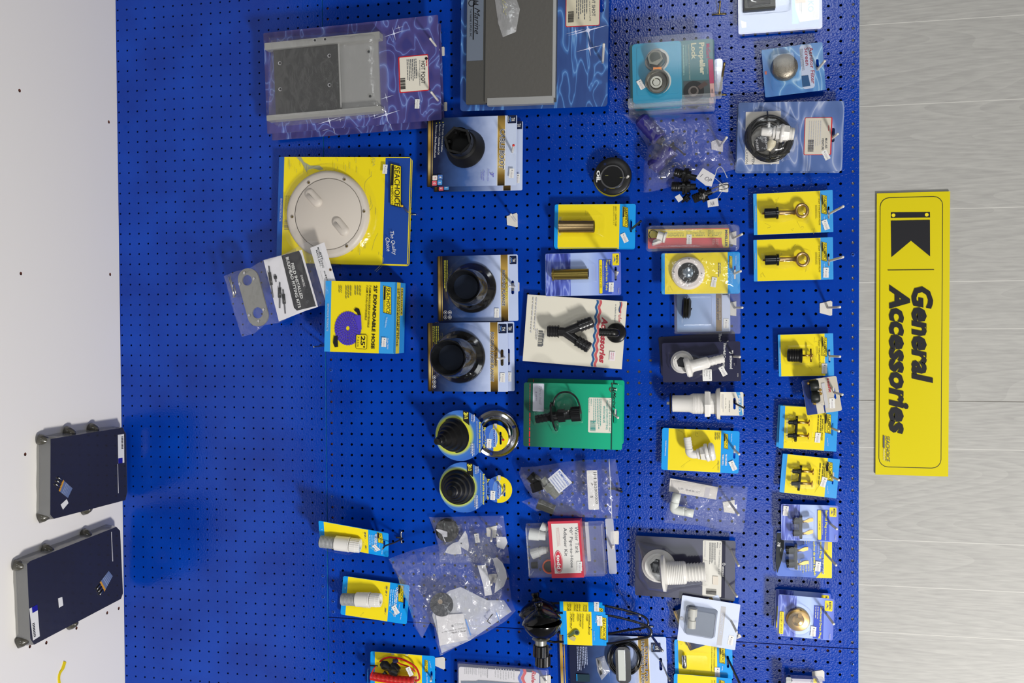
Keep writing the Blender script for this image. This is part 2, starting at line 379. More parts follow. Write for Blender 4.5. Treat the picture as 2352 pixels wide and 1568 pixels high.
        r = delaunay_2d_cdt(pts2, [(i, (i+1) % nb) for i in range(nb)], [], 1, 1e-5)
        V = []
        for p in r[0]:
            e = min(dist(p), 1.2)/1.2; z = w+puff*(1-(1-e)**2)
            q = Vector((p.x*.9, p.y*.9, seed*3.1)); rd = 1-abs(noise.noise(q)*2); rd2 = 1-abs(noise.noise(q*2.3+Vector((5, 1, 2)))*2)
            z += crump*(rd*rd*1.3+rd2*.7+noise.noise(q*4)*.6)*min(1, e*2+.25); V.append((p.x, p.y, z))
        s.add(V, [tuple(f) for f in r[2]], mat, True)
        if back: s.add([(v[0], v[1], w-.01) for v in V[:]], [tuple(f)[::-1] for f in r[2]], CLEAR('bagback', .2, .02, .01, .3), True)
        return s
def dup(it, dx, dy, dd, label, rot=0, M4=None, skip=()):
    """another copy of a hanging thing, parts and sub-parts included, shifted by pixels and depth (inches)"""
    def cp(o, par):
        c = o.copy(); sc.collection.objects.link(c)
        if par: c.parent = par
        for ch in [x for x in bpy.data.objects if x.parent == o and x.name.split('.')[0] not in skip]: cp(ch, c)
        return c
    c = cp(it.e, None); x, y = it.px0(); o = it.M.translation
    if M4 is None:
        p = at(x+dx, y+dy, -o.y+dd); M4 = Matrix.Translation(p) @ (it.M.to_3x3() @ Matrix.Rotation(math.radians(rot), 3, 'Z')).to_4x4()
    c.location = M4.translation*I+Vector((0, 0, Z0)); c.rotation_euler = M4.to_3x3().to_euler(); c['label'] = label
    return c
_hook = [0]
def hook(label, Z, via, tip, dv, L=None, plate=None, col=None, r=.1, kind='white', bend=None, grp='white plastic peg hooks on the blue board'):
    """peg hook: rod leaves the board, passes pixel via at depth dv, ends at pixel tip"""
    n = lambda p: (Z[0]+p[0]/Z[2], Z[1]+p[1]/Z[2])
    S = at(*n(via), dv)
    if L is None:                                    # depth where the tip's ray runs closest to straight out
        best = None
        for i in range(5, 70):
            l = dv+i*.1; q = at(*n(tip), l); c = math.hypot(q.x-S.x, (q.z-S.z)-.12*(l-dv))+.03*l
            if best is None or c < best[0]: best = (c, l)
        L = best[1]
    Tp = at(*n(tip), L); g = (Tp-S)/(L-dv) if L > dv+.01 else Vector((0, -1, 0)); m = math.hypot(g.x, g.z)
    if m > .22: g = Vector((g.x*.22/m, -1, g.z*.22/m))
    B = S-g*dv; B.y = 0
    M4 = Matrix.Translation(B) @ Matrix(((1, 0, 0), (0, 0, -1), (0, 1, 0))).to_4x4()
    it = Item('peg_hook', label, 'hook', (0, 0, 1), M4=M4, group=grp); Mi = M4.inverted()
    mat = {'white': PEG, 'steel': STEEL, 'black': M('#2a2a2c', .35, .6), 'brass': M('#8c7a4c', .35, .9)}[kind]
    b = MB(it, 'rod'); s = Mi @ S; t = Mi @ Tp; pts = [Vector((0, 0, -.1)), s, t]
    if kind == 'white': b.tube([pts[0], s], r, mat, 10, 1, raw=True); b.tube([s, s.lerp(t, .5), t], r, mat, 10, 3, raw=True)
    else: b.tube([Vector((0, 0, -.1)), s, s.lerp(t, .6), t], r, mat, 8, 4, raw=True)
    b.build()
    tp = MB(it, 'tip', 'rounded rod end' if kind == 'white' else None); tm = M({'red': '#c8281c', 'yellow': '#d8a81c'}[col], .4) if col else mat
    tp.lat3(t-(t-s).normalized()*.02, t+(t-s).normalized()*.1, [(0, r*1.12), (.5, r*1.1), (.85, r*.75), (1, r*.3)], tm, 10); tp.build()
    p = MB(it, 'base_plate')
    if plate:
        pl = [Mi @ at(*n(q), .08) for q in plate]; p.slab([(q.x, q.y) for q in pl], 0, .08, mat)
    elif kind == 'white': p.slab([(-.33, -.38), (.33, -.38), (.42, .32), (.36, .4), (-.36, .4), (-.42, .32)], 0, .08, mat)
    else:
        p.tube([Vector((0, -.5, -.1)), Vector((0, -.5, .09)), Vector((0, .5, .09)), Vector((0, .5, -.1))], .07, mat, 8, 3, raw=True)
    p.build(); return it
# ================================================================ the setting
class World(Item):
    def __init__(s): s.M = Matrix.Translation(Vector((0, 0, 0))) @ Matrix(((1, 0, 0), (0, 0, -1), (0, 1, 0))).to_4x4(); s.Mi = s.M.inverted(); s.Z = (0, 0, 1); s.k = .04; s.w = 0
WD_ = World()
def struct(name, mbf, kind=True):
    m = MB(WD_, name); m.par = None; mbf(m)
    me = bpy.data.meshes.new(name); me.from_pydata([(a*I, b*I, c*I) for a, b, c in m.V], [], m.F)
    for q in m.mats: me.materials.append(q)
    me.polygons.foreach_set('material_index', m.mi); me.polygons.foreach_set('use_smooth', m.sm); me.update()
    o = bpy.data.objects.new(name, me); sc.collection.objects.link(o); o.location = (0, 0, Z0); o.rotation_euler = (math.pi/2, 0, 0)
    if kind: o['kind'] = 'structure'
    return o
# planks above the board
def plankmat():
    m, nt, out = newmat('grey_wood_planks'); L = nt.links.new
    p = N(nt, 'ShaderNodeBsdfPrincipled', i_Roughness=.5); tc = N(nt, 'ShaderNodeTexCoord')
    mp = N(nt, 'ShaderNodeMapping'); mp.inputs['Scale'].default_value = (1/I, .1/I, 1/I); L(tc.outputs['Object'], mp.inputs[0])
    n1 = N(nt, 'ShaderNodeTexNoise', i_Scale=.2, i_Detail=.6, i_Distortion=.35); L(mp.outputs[0], n1.inputs[0])
    m1 = N(nt, 'ShaderNodeMath', operation='MULTIPLY'); m1.inputs[1].default_value = 26; L(n1.outputs[0], m1.inputs[0])
    m2 = N(nt, 'ShaderNodeMath', operation='FRACT'); L(m1.outputs[0], m2.inputs[0])
    n2 = N(nt, 'ShaderNodeTexNoise', i_Scale=6, i_Detail=4); L(mp.outputs[0], n2.inputs[0])
    a = N(nt, 'ShaderNodeMath', operation='MULTIPLY_ADD'); a.inputs[1].default_value = .22; L(m2.outputs[0], a.inputs[0]); L(n2.outputs[0], a.inputs[2])
    cr = N(nt, 'ShaderNodeValToRGB'); e = cr.color_ramp.elements; e[0].position = .3; e[0].color = lin('#969592'); e[1].position = .95; e[1].color = lin('#acaba7'); L(a.outputs[0], cr.inputs[0])
    L(cr.outputs[0], p.inputs['Base Color']); L(p.outputs[0], out.inputs[0]); return m
TOPB = at(1966, 784, 0).z; PLK = plankmat(); seam = M('#c2c1bc', .5); dseam = M('#77746e', .6)
def planks(m):
    bs = sorted([at(1971, y, 0).x for y in (57.6, 244.6, 485, 649, 756, 919, 1027, 1238, 1343, 1450)]); bs = [bs[0]-7*i for i in range(8, 0, -1)]+bs+[bs[-1]+6.5*i for i in range(1, 9)]
    for i in range(len(bs)-1):
        m.slab([(bs[i]+.03, TOPB-.3), (bs[i+1]-.03, TOPB-.3), (bs[i+1]-.03, TOPB+34), (bs[i]+.03, TOPB+34)], -.9, -.14, PLK)
        m.slab([(bs[i]-.03, TOPB-.3), (bs[i]+.03, TOPB-.3), (bs[i]+.03, TOPB+34), (bs[i]-.03, TOPB+34)], -.9, -.165 if i == 13 else -.138, dseam if i == 13 else seam)
struct('wall_top', planks)
SHZ = (at(266, 300, 0).z+at(287, 1300, 0).z)/2
struct('wall_back', lambda m: m.slab([(-60, SHZ-4), (120, SHZ-4), (120, TOPB-.25), (-60, TOPB-.25)], -3.6, -3, M('#3a3632', .8)))
def strips(m):
    wd = M('#a4603c', .7)
    for z in (0, 47.05): m.slab([(-38, z-.42), (95, z-.42), (95, z+.42), (-38, z+.42)], -1.2, -.245, wd)
    m.slab([(57.1, 0.5), (58.5, .5), (58.5, 46.6), (57.1, 46.6)], -1.2, -.245, wd)
    m.slab([(32.7, 27.6), (36.4, 27.6), (36.4, 30.4), (32.7, 30.4)], -1.1, -.245, M('#b0a090', .7))
    m.slab([(-38, -23.4), (95, -23.4), (95, -22.8), (-38, -22.8)], -1.2, -.245, M('#7a5a4a', .7))
struct('trim_1', strips)
# ---------------------------------------------------------------- pegboards
def pegmat():
    m, nt, out = newmat('blue_enamel'); L = nt.links.new
    p = N(nt, 'ShaderNodeBsdfPrincipled', i_Roughness=.12); p.inputs['Specular IOR Level'].default_value = .3; tc = N(nt, 'ShaderNodeTexCoord')
    n0 = N(nt, 'ShaderNodeTexNoise', i_Scale=7, i_Detail=3); L(tc.outputs['Object'], n0.inputs[0])
    cr = N(nt, 'ShaderNodeValToRGB'); e = cr.color_ramp.elements; e[0].position = .3; e[0].color = lin('#033090'); e[1].position = .75; e[1].color = lin('#043ea8')
    L(n0.outputs[0], cr.inputs[0]); L(cr.outputs[0], p.inputs['Base Color'])
    n1 = N(nt, 'ShaderNodeTexNoise', i_Scale=250, i_Detail=2, i_Distortion=.4); L(tc.outputs['Object'], n1.inputs[0])
    b = N(nt, 'ShaderNodeBump', i_Strength=.26, i_Distance=.0014); L(n1.outputs[0], b.inputs['Height']); L(b.outputs[0], p.inputs['Normal'])
    L(p.outputs[0], out.inputs[0]); return m
PB = pegmat(); HOLE = M('#0a0f1e', .8)
def board(name, label, x0, x1, z0, z1, hx, hz, rad=.105, screws=()):
    """pegboard with real holes; hx, hz hole centres"""
    M4 = Matrix.Translation(Vector((0, 0, 0))) @ Matrix(((1, 0, 0), (0, 0, -1), (0, 1, 0))).to_4x4()
    it = Item(name, label, 'pegboard', (0, 0, 1), M4=M4); m = MB(it, 'panel'); n = 10
    ex = [x0]+[a+.5 for a in hx[:-1]]+[x1]; ez = [z0]+[a+.5 for a in hz[:-1]]+[z1]; TH = .24
    V = []; F = []; F2 = []
    for i, cx in enumerate(hx):
        for j, cz in enumerate(hz):
            sk = any(abs(cx-a) < .3 and abs(cz-b_) < .3 for a, b_ in screws)
            b = len(V); V += [(ex[i], ez[j], 0), (ex[i+1], ez[j], 0), (ex[i+1], ez[j+1], 0), (ex[i], ez[j+1], 0)]
            if sk: F.append((b, b+1, b+2, b+3)); continue
            V += [(cx+rad*math.cos(2*math.pi*(k+.5)/n), cz+rad*math.sin(2*math.pi*(k+.5)/n), 0) for k in range(n)]
            V += [(cx+rad*math.cos(2*math.pi*(k+.5)/n), cz+rad*math.sin(2*math.pi*(k+.5)/n), -TH) for k in range(n)]
            c = b+4; e = c+n     # corner order: 0 lower left,1 lower right,2 upper right,3 upper left
            q = lambda k: c+k % n
            F += [(b+2, q(2), q(1), q(0)), (b+2, b+3, q(3), q(2)), (b+3, q(4), q(3)), (b+3, b, q(5), q(4)), (b, q(6), q(5)), (b, q(7), q(6)), (b, b+1, q(8), q(7)), (b+1, q(9), q(8)), (b+1, b+2, q(0), q(9))]
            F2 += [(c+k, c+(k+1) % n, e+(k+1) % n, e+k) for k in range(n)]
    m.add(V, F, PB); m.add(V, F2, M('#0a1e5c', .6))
    m.slab([(x0, z0), (x1, z0), (x1, z0+.02), (x0, z0+.02)], -TH, 0, PB); m.slab([(x0, z1-.02), (x1, z1-.02), (x1, z1), (x0, z1)], -TH, 0, M('#1f86c8', .4))
    m.slab([(x0, z0), (x0+.02, z0), (x0+.02, z1), (x0, z1)], -TH, 0, PB); m.slab([(x1-.02, z0), (x1, z0), (x1, z1), (x1-.02, z1)], -TH, 0, PB)
    m.build()
    for a, b_ in screws:
        s = MB(it, 'screw'); s.lat3(Vector((a, b_, -.03)), Vector((a, b_, .04)), [(0, .19), (.7, .19), (1, .13)], M('#16429e', .2), 12)
        for dx, dy in ((.09, .025), (.025, .09)): s.add([(a-dx, b_-dy, .042), (a+dx, b_-dy, .042), (a+dx, b_+dy, .042), (a-dx, b_+dy, .042)], [(0, 1, 2, 3)], HOLE)
        s.build()
    return it
ri = lambda a, b: list(range(a, b))
board('pegboard_panel', 'large blue pegboard panel behind most of the merchandise, below the yellow sign', -38.5, 57.5, -.5, 47.5, ri(-38, 58), ri(0, 48), .125,
      screws=[(10, 47), (24, 47), (34, 47), (45, 47), (56, 47), (34, 0), (46, 0), (56, 0), (57, 0), (37, 19)])
board('pegboard_panel', 'blue pegboard panel in the photo corner beyond the vertical joint, behind the underwater light pack', 57.56, 95.4, -.5, 47.5, [57.83+i for i in range(38)], ri(0, 48), .125,
      screws=[(58.83, 47), (57.83, 36), (57.83, 30)])
board('pegboard_panel', 'blue pegboard strip with smaller holes standing on the white shelf', -38.87, 95.4, SHZ+.02, -.56, [-38.37+i for i in range(134)], [-23+i for i in range(23)], .095,
      screws=[(38.63, -23), (53.63, -1), (54.63, -1), (55.63, -1)])
# ---------------------------------------------------------------- shelf
def shp(x, y, h=0): return hit(x, y, Vector((0, 0, 1)), SHZ+h)
def shelf():
    M4 = Matrix.Translation(Vector((0, 0, SHZ))); it = Item('display_shelf', 'white display shelf running along the foot of the blue pegboard', 'shelf', (0, 0, 1), M4=M4)
    m = MB(it, 'shelf_top'); hs = []
    for x, y in ((45, 208), (48, 628), (250, 280), (253, 630), (58, 1043), (272.9, 1396.6), (246.2, 1407), (175.7, 1442), (106.5, 1475.6), (68.7, 1484)):
        p = shp(x, y); hs.append([(p.x+.16*math.cos(t*math.pi/5), p.y+.16*math.sin(t*math.pi/5)) for t in range(10)])
    m.slab([(-40, -46), (97, -46), (97, 0), (-40, 0)], -.22, 0, M('#e6e3df', .55, bump=.03, bs=40), hs, M('#6a4038', .8))
    m.slab([(-40, -46), (97, -46), (97, 0), (-40, 0)], -1.2, -.23, M('#5a342c', .8)); m.build()
    return it
shelf()
# ---------------------------------------------------------------- zooms used to read positions off the wall
HF = (590, 20, 5.058); HS = (1030, 0, 5.6); CB = (960, 250, 7.839); SC = (620, 340, 5.6); DB = (500, 540, 5.227); RF = (970, 570, 4.612); MW = (970, 920, 5.808)
PL = (1420, 70, 8.2536); TR = (1670, 0, 6.82); BG = (1420, 240, 6.532); MA = (1680, 220, 8.2536); OC = (1320, 350, 12.0625); DT = (1240, 450, 6.533); TP = (1470, 500, 5.808)
SN = (1700, 420, 6.535); RU = (1190, 670, 8.252); WD = (1190, 860, 8.254); PG = (1190, 1040, 9.408); TD = (1190, 1180, 9.408); AT = (1500, 750, 7.127); ND = (1500, 970, 6.029)
A2 = (1440, 1220, 5.6); TW = (1770, 670, 5.405); BW = (1770, 920, 6.533); BP = (1760, 1140, 7.841); GD = (1760, 1330, 6.586); CC = (1520, 1450, 10.691); EM = (1180, 1350, 6.189)
RL = (1030, 1480, 9.408); OF = (720, 1170, 5.808); BB = (880, 1170, 4.6125); RD = (840, 1470, 11.76); KH = (60, 960, 6.272); KL = (10, 1190, 5.0586); YS = (0, 1480, 7.35)
SG = (1950, 420, 4.356); SH = (1950, 760, 4.356); HK = (1160, 470, 26.13); KT = (1600, 0, 15.68)
RED = M('#c02832', .35, coat=.3); TXT = M('#55585e', .5); LG = M('#b8b8bc', .5); SLATE = M('#23243f', .35, coat=.3); LBLUE = M('#5f8fd8', .4); YTX = M('#e8e04a', .4)
# ================================================================ sign
def nz(z, x, y): return z[0]+x/z[2], z[1]+y/z[2]
s = Item('department_sign', 'long yellow department sign with black flag emblem above the pegboard', 'sign', (0, 0, 1), [nz(SG, 275, 103), nz(SG, 1015, 88), nz(SH, 985, 1450), nz(SH, 265, 1437)], -.02)
m = s.mb('panel'); m.card(M('#cfc010', .22, coat=.4), .1, .02)
for (x0, y0, x1, y1, r, mt) in ((2021, 453.5, 2162, 1076, .75, INK), (2022.6, 455.2, 2160.4, 1074.3, .7, M('#cfc010', .22, coat=.4))): m.rect(x0, y0, x1, y1, mt, r)
m.build()
m = s.mb('lettering', 'bold black italic lettering'); m.lay = 4
g = lambda x, y: nz(SG, x, y)
m.poly([g(420, 293), g(810, 290), g(812, 345), g(420, 350)], INK); m.disc(*g(445, 323), 4.2, YEL); m.disc(*g(778, 318), 4.2, YEL)
m.poly([g(420, 378), g(810, 370), g(812, 735), g(620, 578), g(425, 742)], INK); m.poly([g(388, 869), g(852, 864), g(852, 870), g(388, 875)], INK)
m.T('General', (2118.5, 657.6), (2118.5, 879.4), 48, INK, .045, .2); m.T('Accessories', (2066.3, 653), (2065.5, 996.5), 47, INK, .045, .2)
m.T('SEACHOICE', (2039.5, 1001), (2039.5, 1061), 9, DGREY, .0, .3); m.rect(2028.5, 1000, 2032, 1029, DGREY); m.T('PRODUCTS', (2030.3, 1031), (2030.3, 1057), 3.2, LG, 0, .2)
m.build()
# ================================================================ hot foot pack
WATER = [(0, '#7f92c8'), (.05, '#5763a6'), (.22, '#4b4784'), (.7, '#454078'), (1, '#3a3a78')]
def starfield(m, L):
    for a in L: m.star(*a)
s = Item('pedal_pack', 'purple water-print card holding an aluminium foot throttle plate, in front of its twin', 'throttle pedal', HF, [(72, 283), (2095, 77), (2160, 1315), (128, 1430)], 1.9, 'boxed foot throttles')
m = s.mb('card', 'purple card with white light streaks'); m.card(RAMP('purple_water', WATER, 'w', .5, .9, .3), .05, .12)
starfield(m, ((1593, 290, 130), (1650, 220, 60), (1503, 1030, 100), (1503, 1228, 170), (840, 1300, 150), (967, 1285, 60), (1365, 1240, 70)))
m.build()
m = s.mb('label', 'cream label with red edge'); m.lay = 3; m.rect(1640, 560, 2005, 950, RED, .12); m.rect(1655, 570, 1998, 940, M('#d9d4c6', .4), .1)
m.T('HOT FOOT', (1932, 605), (1932, 870), 46, INK, .02); m.T('ADJUSTABLE SLIDE MOUNT', (1890, 595), (1890, 895), 15, TXT); m.dash(1735, 590, 1868, 860, 6, TXT); m.dash(1655, 600, 1668, 790, 1, LG, .5)
m.bars(1665, 810, 1728, 928, INK); m.disc(1968, 578, 16, INK); m.dash(1960, 600, 1985, 690, 1, RED); m.tag(1863, 1105, -5); m.build()
ALU = M('#a3a3a1', .35, .4); TRD = M('#2a2a28', .5, .2)
m = s.mb('mounting_plate', 'bright aluminium plate'); m.box((955, 375), (1435, 1185), .08, .35, ALU, .1)
for c in ((1295, 495), (1312, 1012)): m.disc(c[0], c[1], 26, M('#c8c8c4', .3, .8), .36); m.disc(c[0]+4, c[1]+4, 15, BLACK, .368)
m.build()
m = s.mb('tread_plate', 'dark grey slip-proof plate'); m.box((190, 450), (968, 1210), .08, .62, TRD, .05, STEEL); m.rect(958, 400, 970, 1150, M('#c9c9c6', .3, .6), 0, .63)
for c in ((843, 545), (845, 886), (268, 632), (273, 935)): m.disc(c[0]-3, c[1], 20, LG, .63); m.disc(*c, 15, BLACK, .64)
m.build()
for a, b, hl in (((88, 400), (1428, 345), ((672, 365), (790, 352))), ((112, 1240), (1442, 1190), ())):
    m = s.mb('side_rail', 'folded aluminium rail'); m.box(a, b, .08, .95, M('#a3a3a0', .38, .4), .06)
    for c in hl: m.disc(*c, 19, LG, .96); m.disc(c[0]+2, c[1]+2, 14, BLACK, .967)
    m.build()
m = s.mb('plastic_wrap', 'clear creased plastic film'); m.sheet([(140, 330), (1400, 240), (1500, 300), (1530, 1230), (1100, 1290), (250, 1370), (120, 1280)], 1.05, CLEAR('wrap', .12, .05, .04, 1, .4, 50, dist=.004), .06, .35, .06, 3, False); m.build()
dup(s, 9, 17, -1.25, 'purple water-print foot throttle pack mostly hidden behind its twin')
hook('white peg hook through the upper corner of the purple card, beside its top hole', HF, (2078, 430), (2015, 350), 2.0, 4.2)
hook('white peg hook through the purple card nearest the cable boot pack', HF, (2100, 1062), (2028, 972), 2.0, 4.2)
# hot shot
s = Item('jack_plate_pack', 'blue water-print card holding a large grey metal plate, cut by the picture edge', 'plate pack', HS, [(178, -760), (2060, -850), (2060, 1355), (148, 1445)], 1.3)
m = s.mb('card', 'blue card with white light streaks'); m.card(RAMP('blue_water', [(0, '#6a98cc'), (.06, '#3f6cb0'), (.25, '#2f4c88'), (1, '#2a4480')], 'w', .35, 1.2, .3), .05, .3, (1975, -180, 165, 26))
starfield(m, ((1797, 390, 260), (1637, 405, 130), (1812, 622, 170))); m.build()
m = s.mb('label', 'cream label with red edge'); m.lay = 3; m.rect(1512, -250, 1945, 328, RED, .14); m.rect(1522, -240, 1937, 318, M('#cfc8b0', .4), .1)
m.T('HOT SHOT', (1865, -75), (1868, 210), 42, TXT, .02); m.T('WHITE HOLE SHOT PLATE', (1812, -90), (1824, 270), 17, TXT); m.dash(1640, -60, 1790, 255, 6, TXT); m.bars(1540, 150, 1612, 290, INK); m.build()
m = s.mb('grey_plate', 'flat dark grey metal plate'); m.box((245, -700), (1380, 1300), .08, .5, M('#4f4e4b', .5, .35, bump=.3, bs=12), .08); m.box((490, -700), (1372, 1292), .5, .72, M('#5c5a56', .5, .35, bump=.3, bs=12), .03)
m.box((500, 1262), (1352, 1325), .1, .74, M('#a9a9a8', .35, .5)); m.box((1356, -700), (1372, 1255), .1, .75, M('#a9a9a8', .35, .5)); m.build()
m = s.mb('instruction_sheet', 'clear printed sheet'); m.w = .5; m.rect(248, -600, 445, 775, M('#68717f', .3), .0, .54); m.lay = 7
m.T('Marine', (370, 95), (370, 440), 70, INK, .0, .5, .56); m.T('T-H MARINE SUPPLIES, INC.', (285, 120), (285, 480), 26, INK, 0, 0, .56); m.rect(316, 20, 326, 510, INK, 0, .56)
m.T('H', (355, 0), (355, 70), 60, INK, .02, .2, .56); m.ring(300, 40, 34, 44, INK, .56); m.build()
m = s.mb('hardware_bag', 'small clear bag of brass screws'); m.w = .8; m.sheet([(590, -60), (860, -60), (920, 120), (870, 410), (700, 480), (640, 300)], .25, CLEAR('wrap2', .1, .25, .08, 1, .5, 60, dist=.004), .8, .2, .07, 5, False)
for i in range(7): m.tube([(670+i*9, -60+i*35, .85), (700+((i*37) % 60), 10+i*30, .9)], 10, M('#8f8a2e', .3, .7), 6, 1)
m.build()
hook('ribbed white peg hook pointing up beside the grey jack plate card', HS, (1985, 800), (1998, 572), 1.4)
# ================================================================ TH style cards
def thcard(s, band=(.78, .87), slot=None, low='#141b38', mid='#3c5a94', top='#b9c6e6', side=.015, lo2=True):
    m = s.mb('card', 'navy to pale blue printed card with gold bands'); H = s.H
    g = RAMP('navy_fade_%d' % (s.H*100), [(0, low), (.18, low), (.5, mid), (.85, top), (1, top)], 'y', -H/2, H/2, .3, noise_mix=.12)
    m.card(g, .035, .12, slot)
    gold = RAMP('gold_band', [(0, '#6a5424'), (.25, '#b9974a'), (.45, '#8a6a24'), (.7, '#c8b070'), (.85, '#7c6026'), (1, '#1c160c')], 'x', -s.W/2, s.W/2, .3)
    hd = M('#bfcae2', .3, coat=.4); sl = slot
    if not sl: m.fr(0.004, band[1]+.012, .996, .995, hd)
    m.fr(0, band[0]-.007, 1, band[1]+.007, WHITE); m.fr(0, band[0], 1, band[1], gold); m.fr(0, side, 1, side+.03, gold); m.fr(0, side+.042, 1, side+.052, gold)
    return m
def thlogo(m, x0, y0, x1, y1):
    w = x1-x0; h = y1-y0; m.rect(x0, y0, x1, y1, NAVY, .05); m.T('TH', (x0+w*.62, y0+h*.3), (x0+w*.62, y0+h*.72), w*.4, WHITE, .02)
    m.poly([(x0+w*.3, y0+h*.2), (x0+w*.22, y0+h*.5), (x0+w*.3, y0+h*.8), (x0+w*.36, y0+h*.8), (x0+w*.3, y0+h*.5), (x0+w*.36, y0+h*.2)], LBLUE)
    m.T('MARINE', (x0+w*.1, y0+h*.15), (x0+w*.1, y0+h*.85), w*.1, WHITE)
s = Item('cable_boot_pack', 'blue and white card with black rubber cable boot, front one of two', 'cable boot', CB, [(200, 205), (1800, 78), (1762, 1342), (125, 1440)], 1.5, 'cable boots')
m = thcard(s, (.79, .87)); thlogo(m, 1618, 115, 1770, 255)
m.T('CABLE BOOT', (1530, 358), (1508, 1092), 108, WHITE, .05, .1); m.T('CABLE BOOT', (1528, 366), (1508, 1085), 84, NAVY, .0, .1)
m.T('Fits Snugly Around Cables', (455, 280), (425, 775), 34, WHITE); m.T('Resists UV, Gasoline and Oil', (396, 285), (366, 820), 34, WHITE); m.T('Provides a Great Finished Look', (333, 290), (305, 880), 34, WHITE)
for y, x in ((242, 450), (250, 392), (257, 332)): m.disc(x, y, 9, YTX)
m.T('3"', (1335, 1150), (1330, 1225), 70, M('#4a3fae'), .01); m.T('Diameter Hole', (1272, 1090), (1262, 1300), 24, M('#4a3fae')); m.T('Mounts with', (1190, 1110), (1182, 1290), 24, M('#4a3fae')); m.T('6 Screws', (1152, 1130), (1146, 1270), 24, M('#4a3fae'))
for x, y, c, t in ((400, 1230, '#4a6fb0', 'f'), (393, 1325, '#4a8fd0', 't'), (305, 1242, '#d8d0cc', 'Y'), (296, 1338, '#d05a6a', 'o')):
    m.rect(x-42, y-42, x+42, y+42, M(c, .4), .06); m.T(t, (x, y-12), (x, y+14), 44, WHITE if c[1] != 'd' or t == 'o' else RED, .02)
m.tag(1686, 1158, -4); m.build()
m = s.mb('rubber_boot', 'black rubber cone boot with open hexagonal mouth')
m.lat((862, 715, .04), (715, 570, 2.3), [(0, 350), (.03, 350), (.1, 335), (.5, 262), (.55, 222), (.64, 222), (.66, 236), (1, 240)], RUB, 36, op=2); m.lat((718, 572, 2.28), (770, 620, 1.0), [(0, 200), (.5, 190), (1, 180)], M('#050505', .6), 24, op=1)
m.lat((730, 585, 1.9), (714, 569, 2.36), [(0, 250), (1, 250), (1, 205), (.2, 200)], RUB, 6, False, op=3)
for i in range(6):
    a = math.radians(60*i+20); c = s.P(775, 630, 1.4)+Vector((math.cos(a)*1.0, math.sin(a)*1.0, 0)); m.slab([(c.x-.12, c.y-.12), (c.x+.12, c.y-.12), (c.x+.12, c.y+.12), (c.x-.12, c.y+.12)], .7, 1.9, RUB)
m.build()
dup(s, 14.5, 12.5, -1.2, 'blue and white cable boot card showing only its edge behind the front one', skip=('rubber_boot',))
hook('red-tipped white peg hook through the cable boot card', CB, (1700, 775), (1720, 655), 1.6, col='red')
# deck plate
s = Item('deck_plate_pack', 'yellow and blue chart-print card with a round cream deck plate, front of its pair', 'deck plate', SC, [(120, 108), (1825, 122), (1768, 1500), (88, 1478)], .95, 'deck plates')
m = s.mb('card', 'yellow chart print between blue ends'); DB1 = M('#1c4496', .35, coat=.3); DB2 = M('#1f54a8', .35, coat=.3)
m.card(YEL, .05, .25, (1755, 735, 905, 20)); m.fr(0, 0, 1, .04, DB2); m.fr(0.01, .812, .99, .995, DB1); lnm = M('#b0ab4e', .5); gm = M('#9c9c7c', .5)
m.poly([(340, 120), (400, 115), (440, 180), (520, 225), (640, 225), (690, 270), (640, 285), (560, 262), (500, 275), (470, 310), (440, 250), (400, 180)], gm)
rn = random.Random(2)
for i in range(34):
    x = rn.uniform(220, 1450); y = rn.choice((rn.uniform(125, 330), rn.uniform(1000, 1400))) if x < 1200 else rn.uniform(140, 1400)
    m.dash(x, y, x+9, y+rn.uniform(40, 120), 1, lnm, .5)
for i in range(7):
    a = Vector((rn.uniform(1150, 1450), rn.uniform(350, 1400), .06)); m.tube([a, a+Vector((rn.uniform(-90, 90), 90, 0)), a+Vector((rn.uniform(-150, 20), 220, 0))], 2, lnm, 4, 4)
m.T('IDA', (1335, 130), (1335, 235), 34, lnm); m.T('SEACHOICE PRODUCTS', (148, 645), (132, 940), 24, LG, .01)
m.logo(1545, 195, 1690, 768); m.T('The Quality', (1560, 1070), (1600, 1375), 62, WHITE, .0, .3); m.T('Choice', (1510, 1150), (1530, 1325), 52, WHITE, 0, .3); m.tag(1480, 270, -3)
m.bars(185, 920, 245, 1050, DGREY); m.dash(190, 610, 262, 860, 6, M('#7a7a3a'), .4); m.build()
CRM = M('#c4bcb2', .42); CRD = M('#a89f95', .5)
m = s.mb('deck_plate', 'cream round screw-down plate'); m.lat((755, 855, .05), (None, .62), [(0, 540), (.55, 538), (.85, 520), (1, 495), (1, 440)], CRM, 64)
for x, y in ((495, 440), (955, 398), (1208, 810), (985, 1258), (283, 880)): c = s.P(x, y, .6); m.disc(x, y, 22, CRD, .682); m.disc(x+5, y+5, 12, M('#5a4a20'), .69)
m.build()
m = s.mb('lid', 'cream lid with finger grips'); c = (752, 850)
m.lat((*c, .5), (None, .2), [(0, 438), (.9, 438), (1, 434), (1, 0)], CRM, 64); m.ring(c[0]-4, c[1]-2, 434, 441, M('#6a645c'), .7)
m.build()
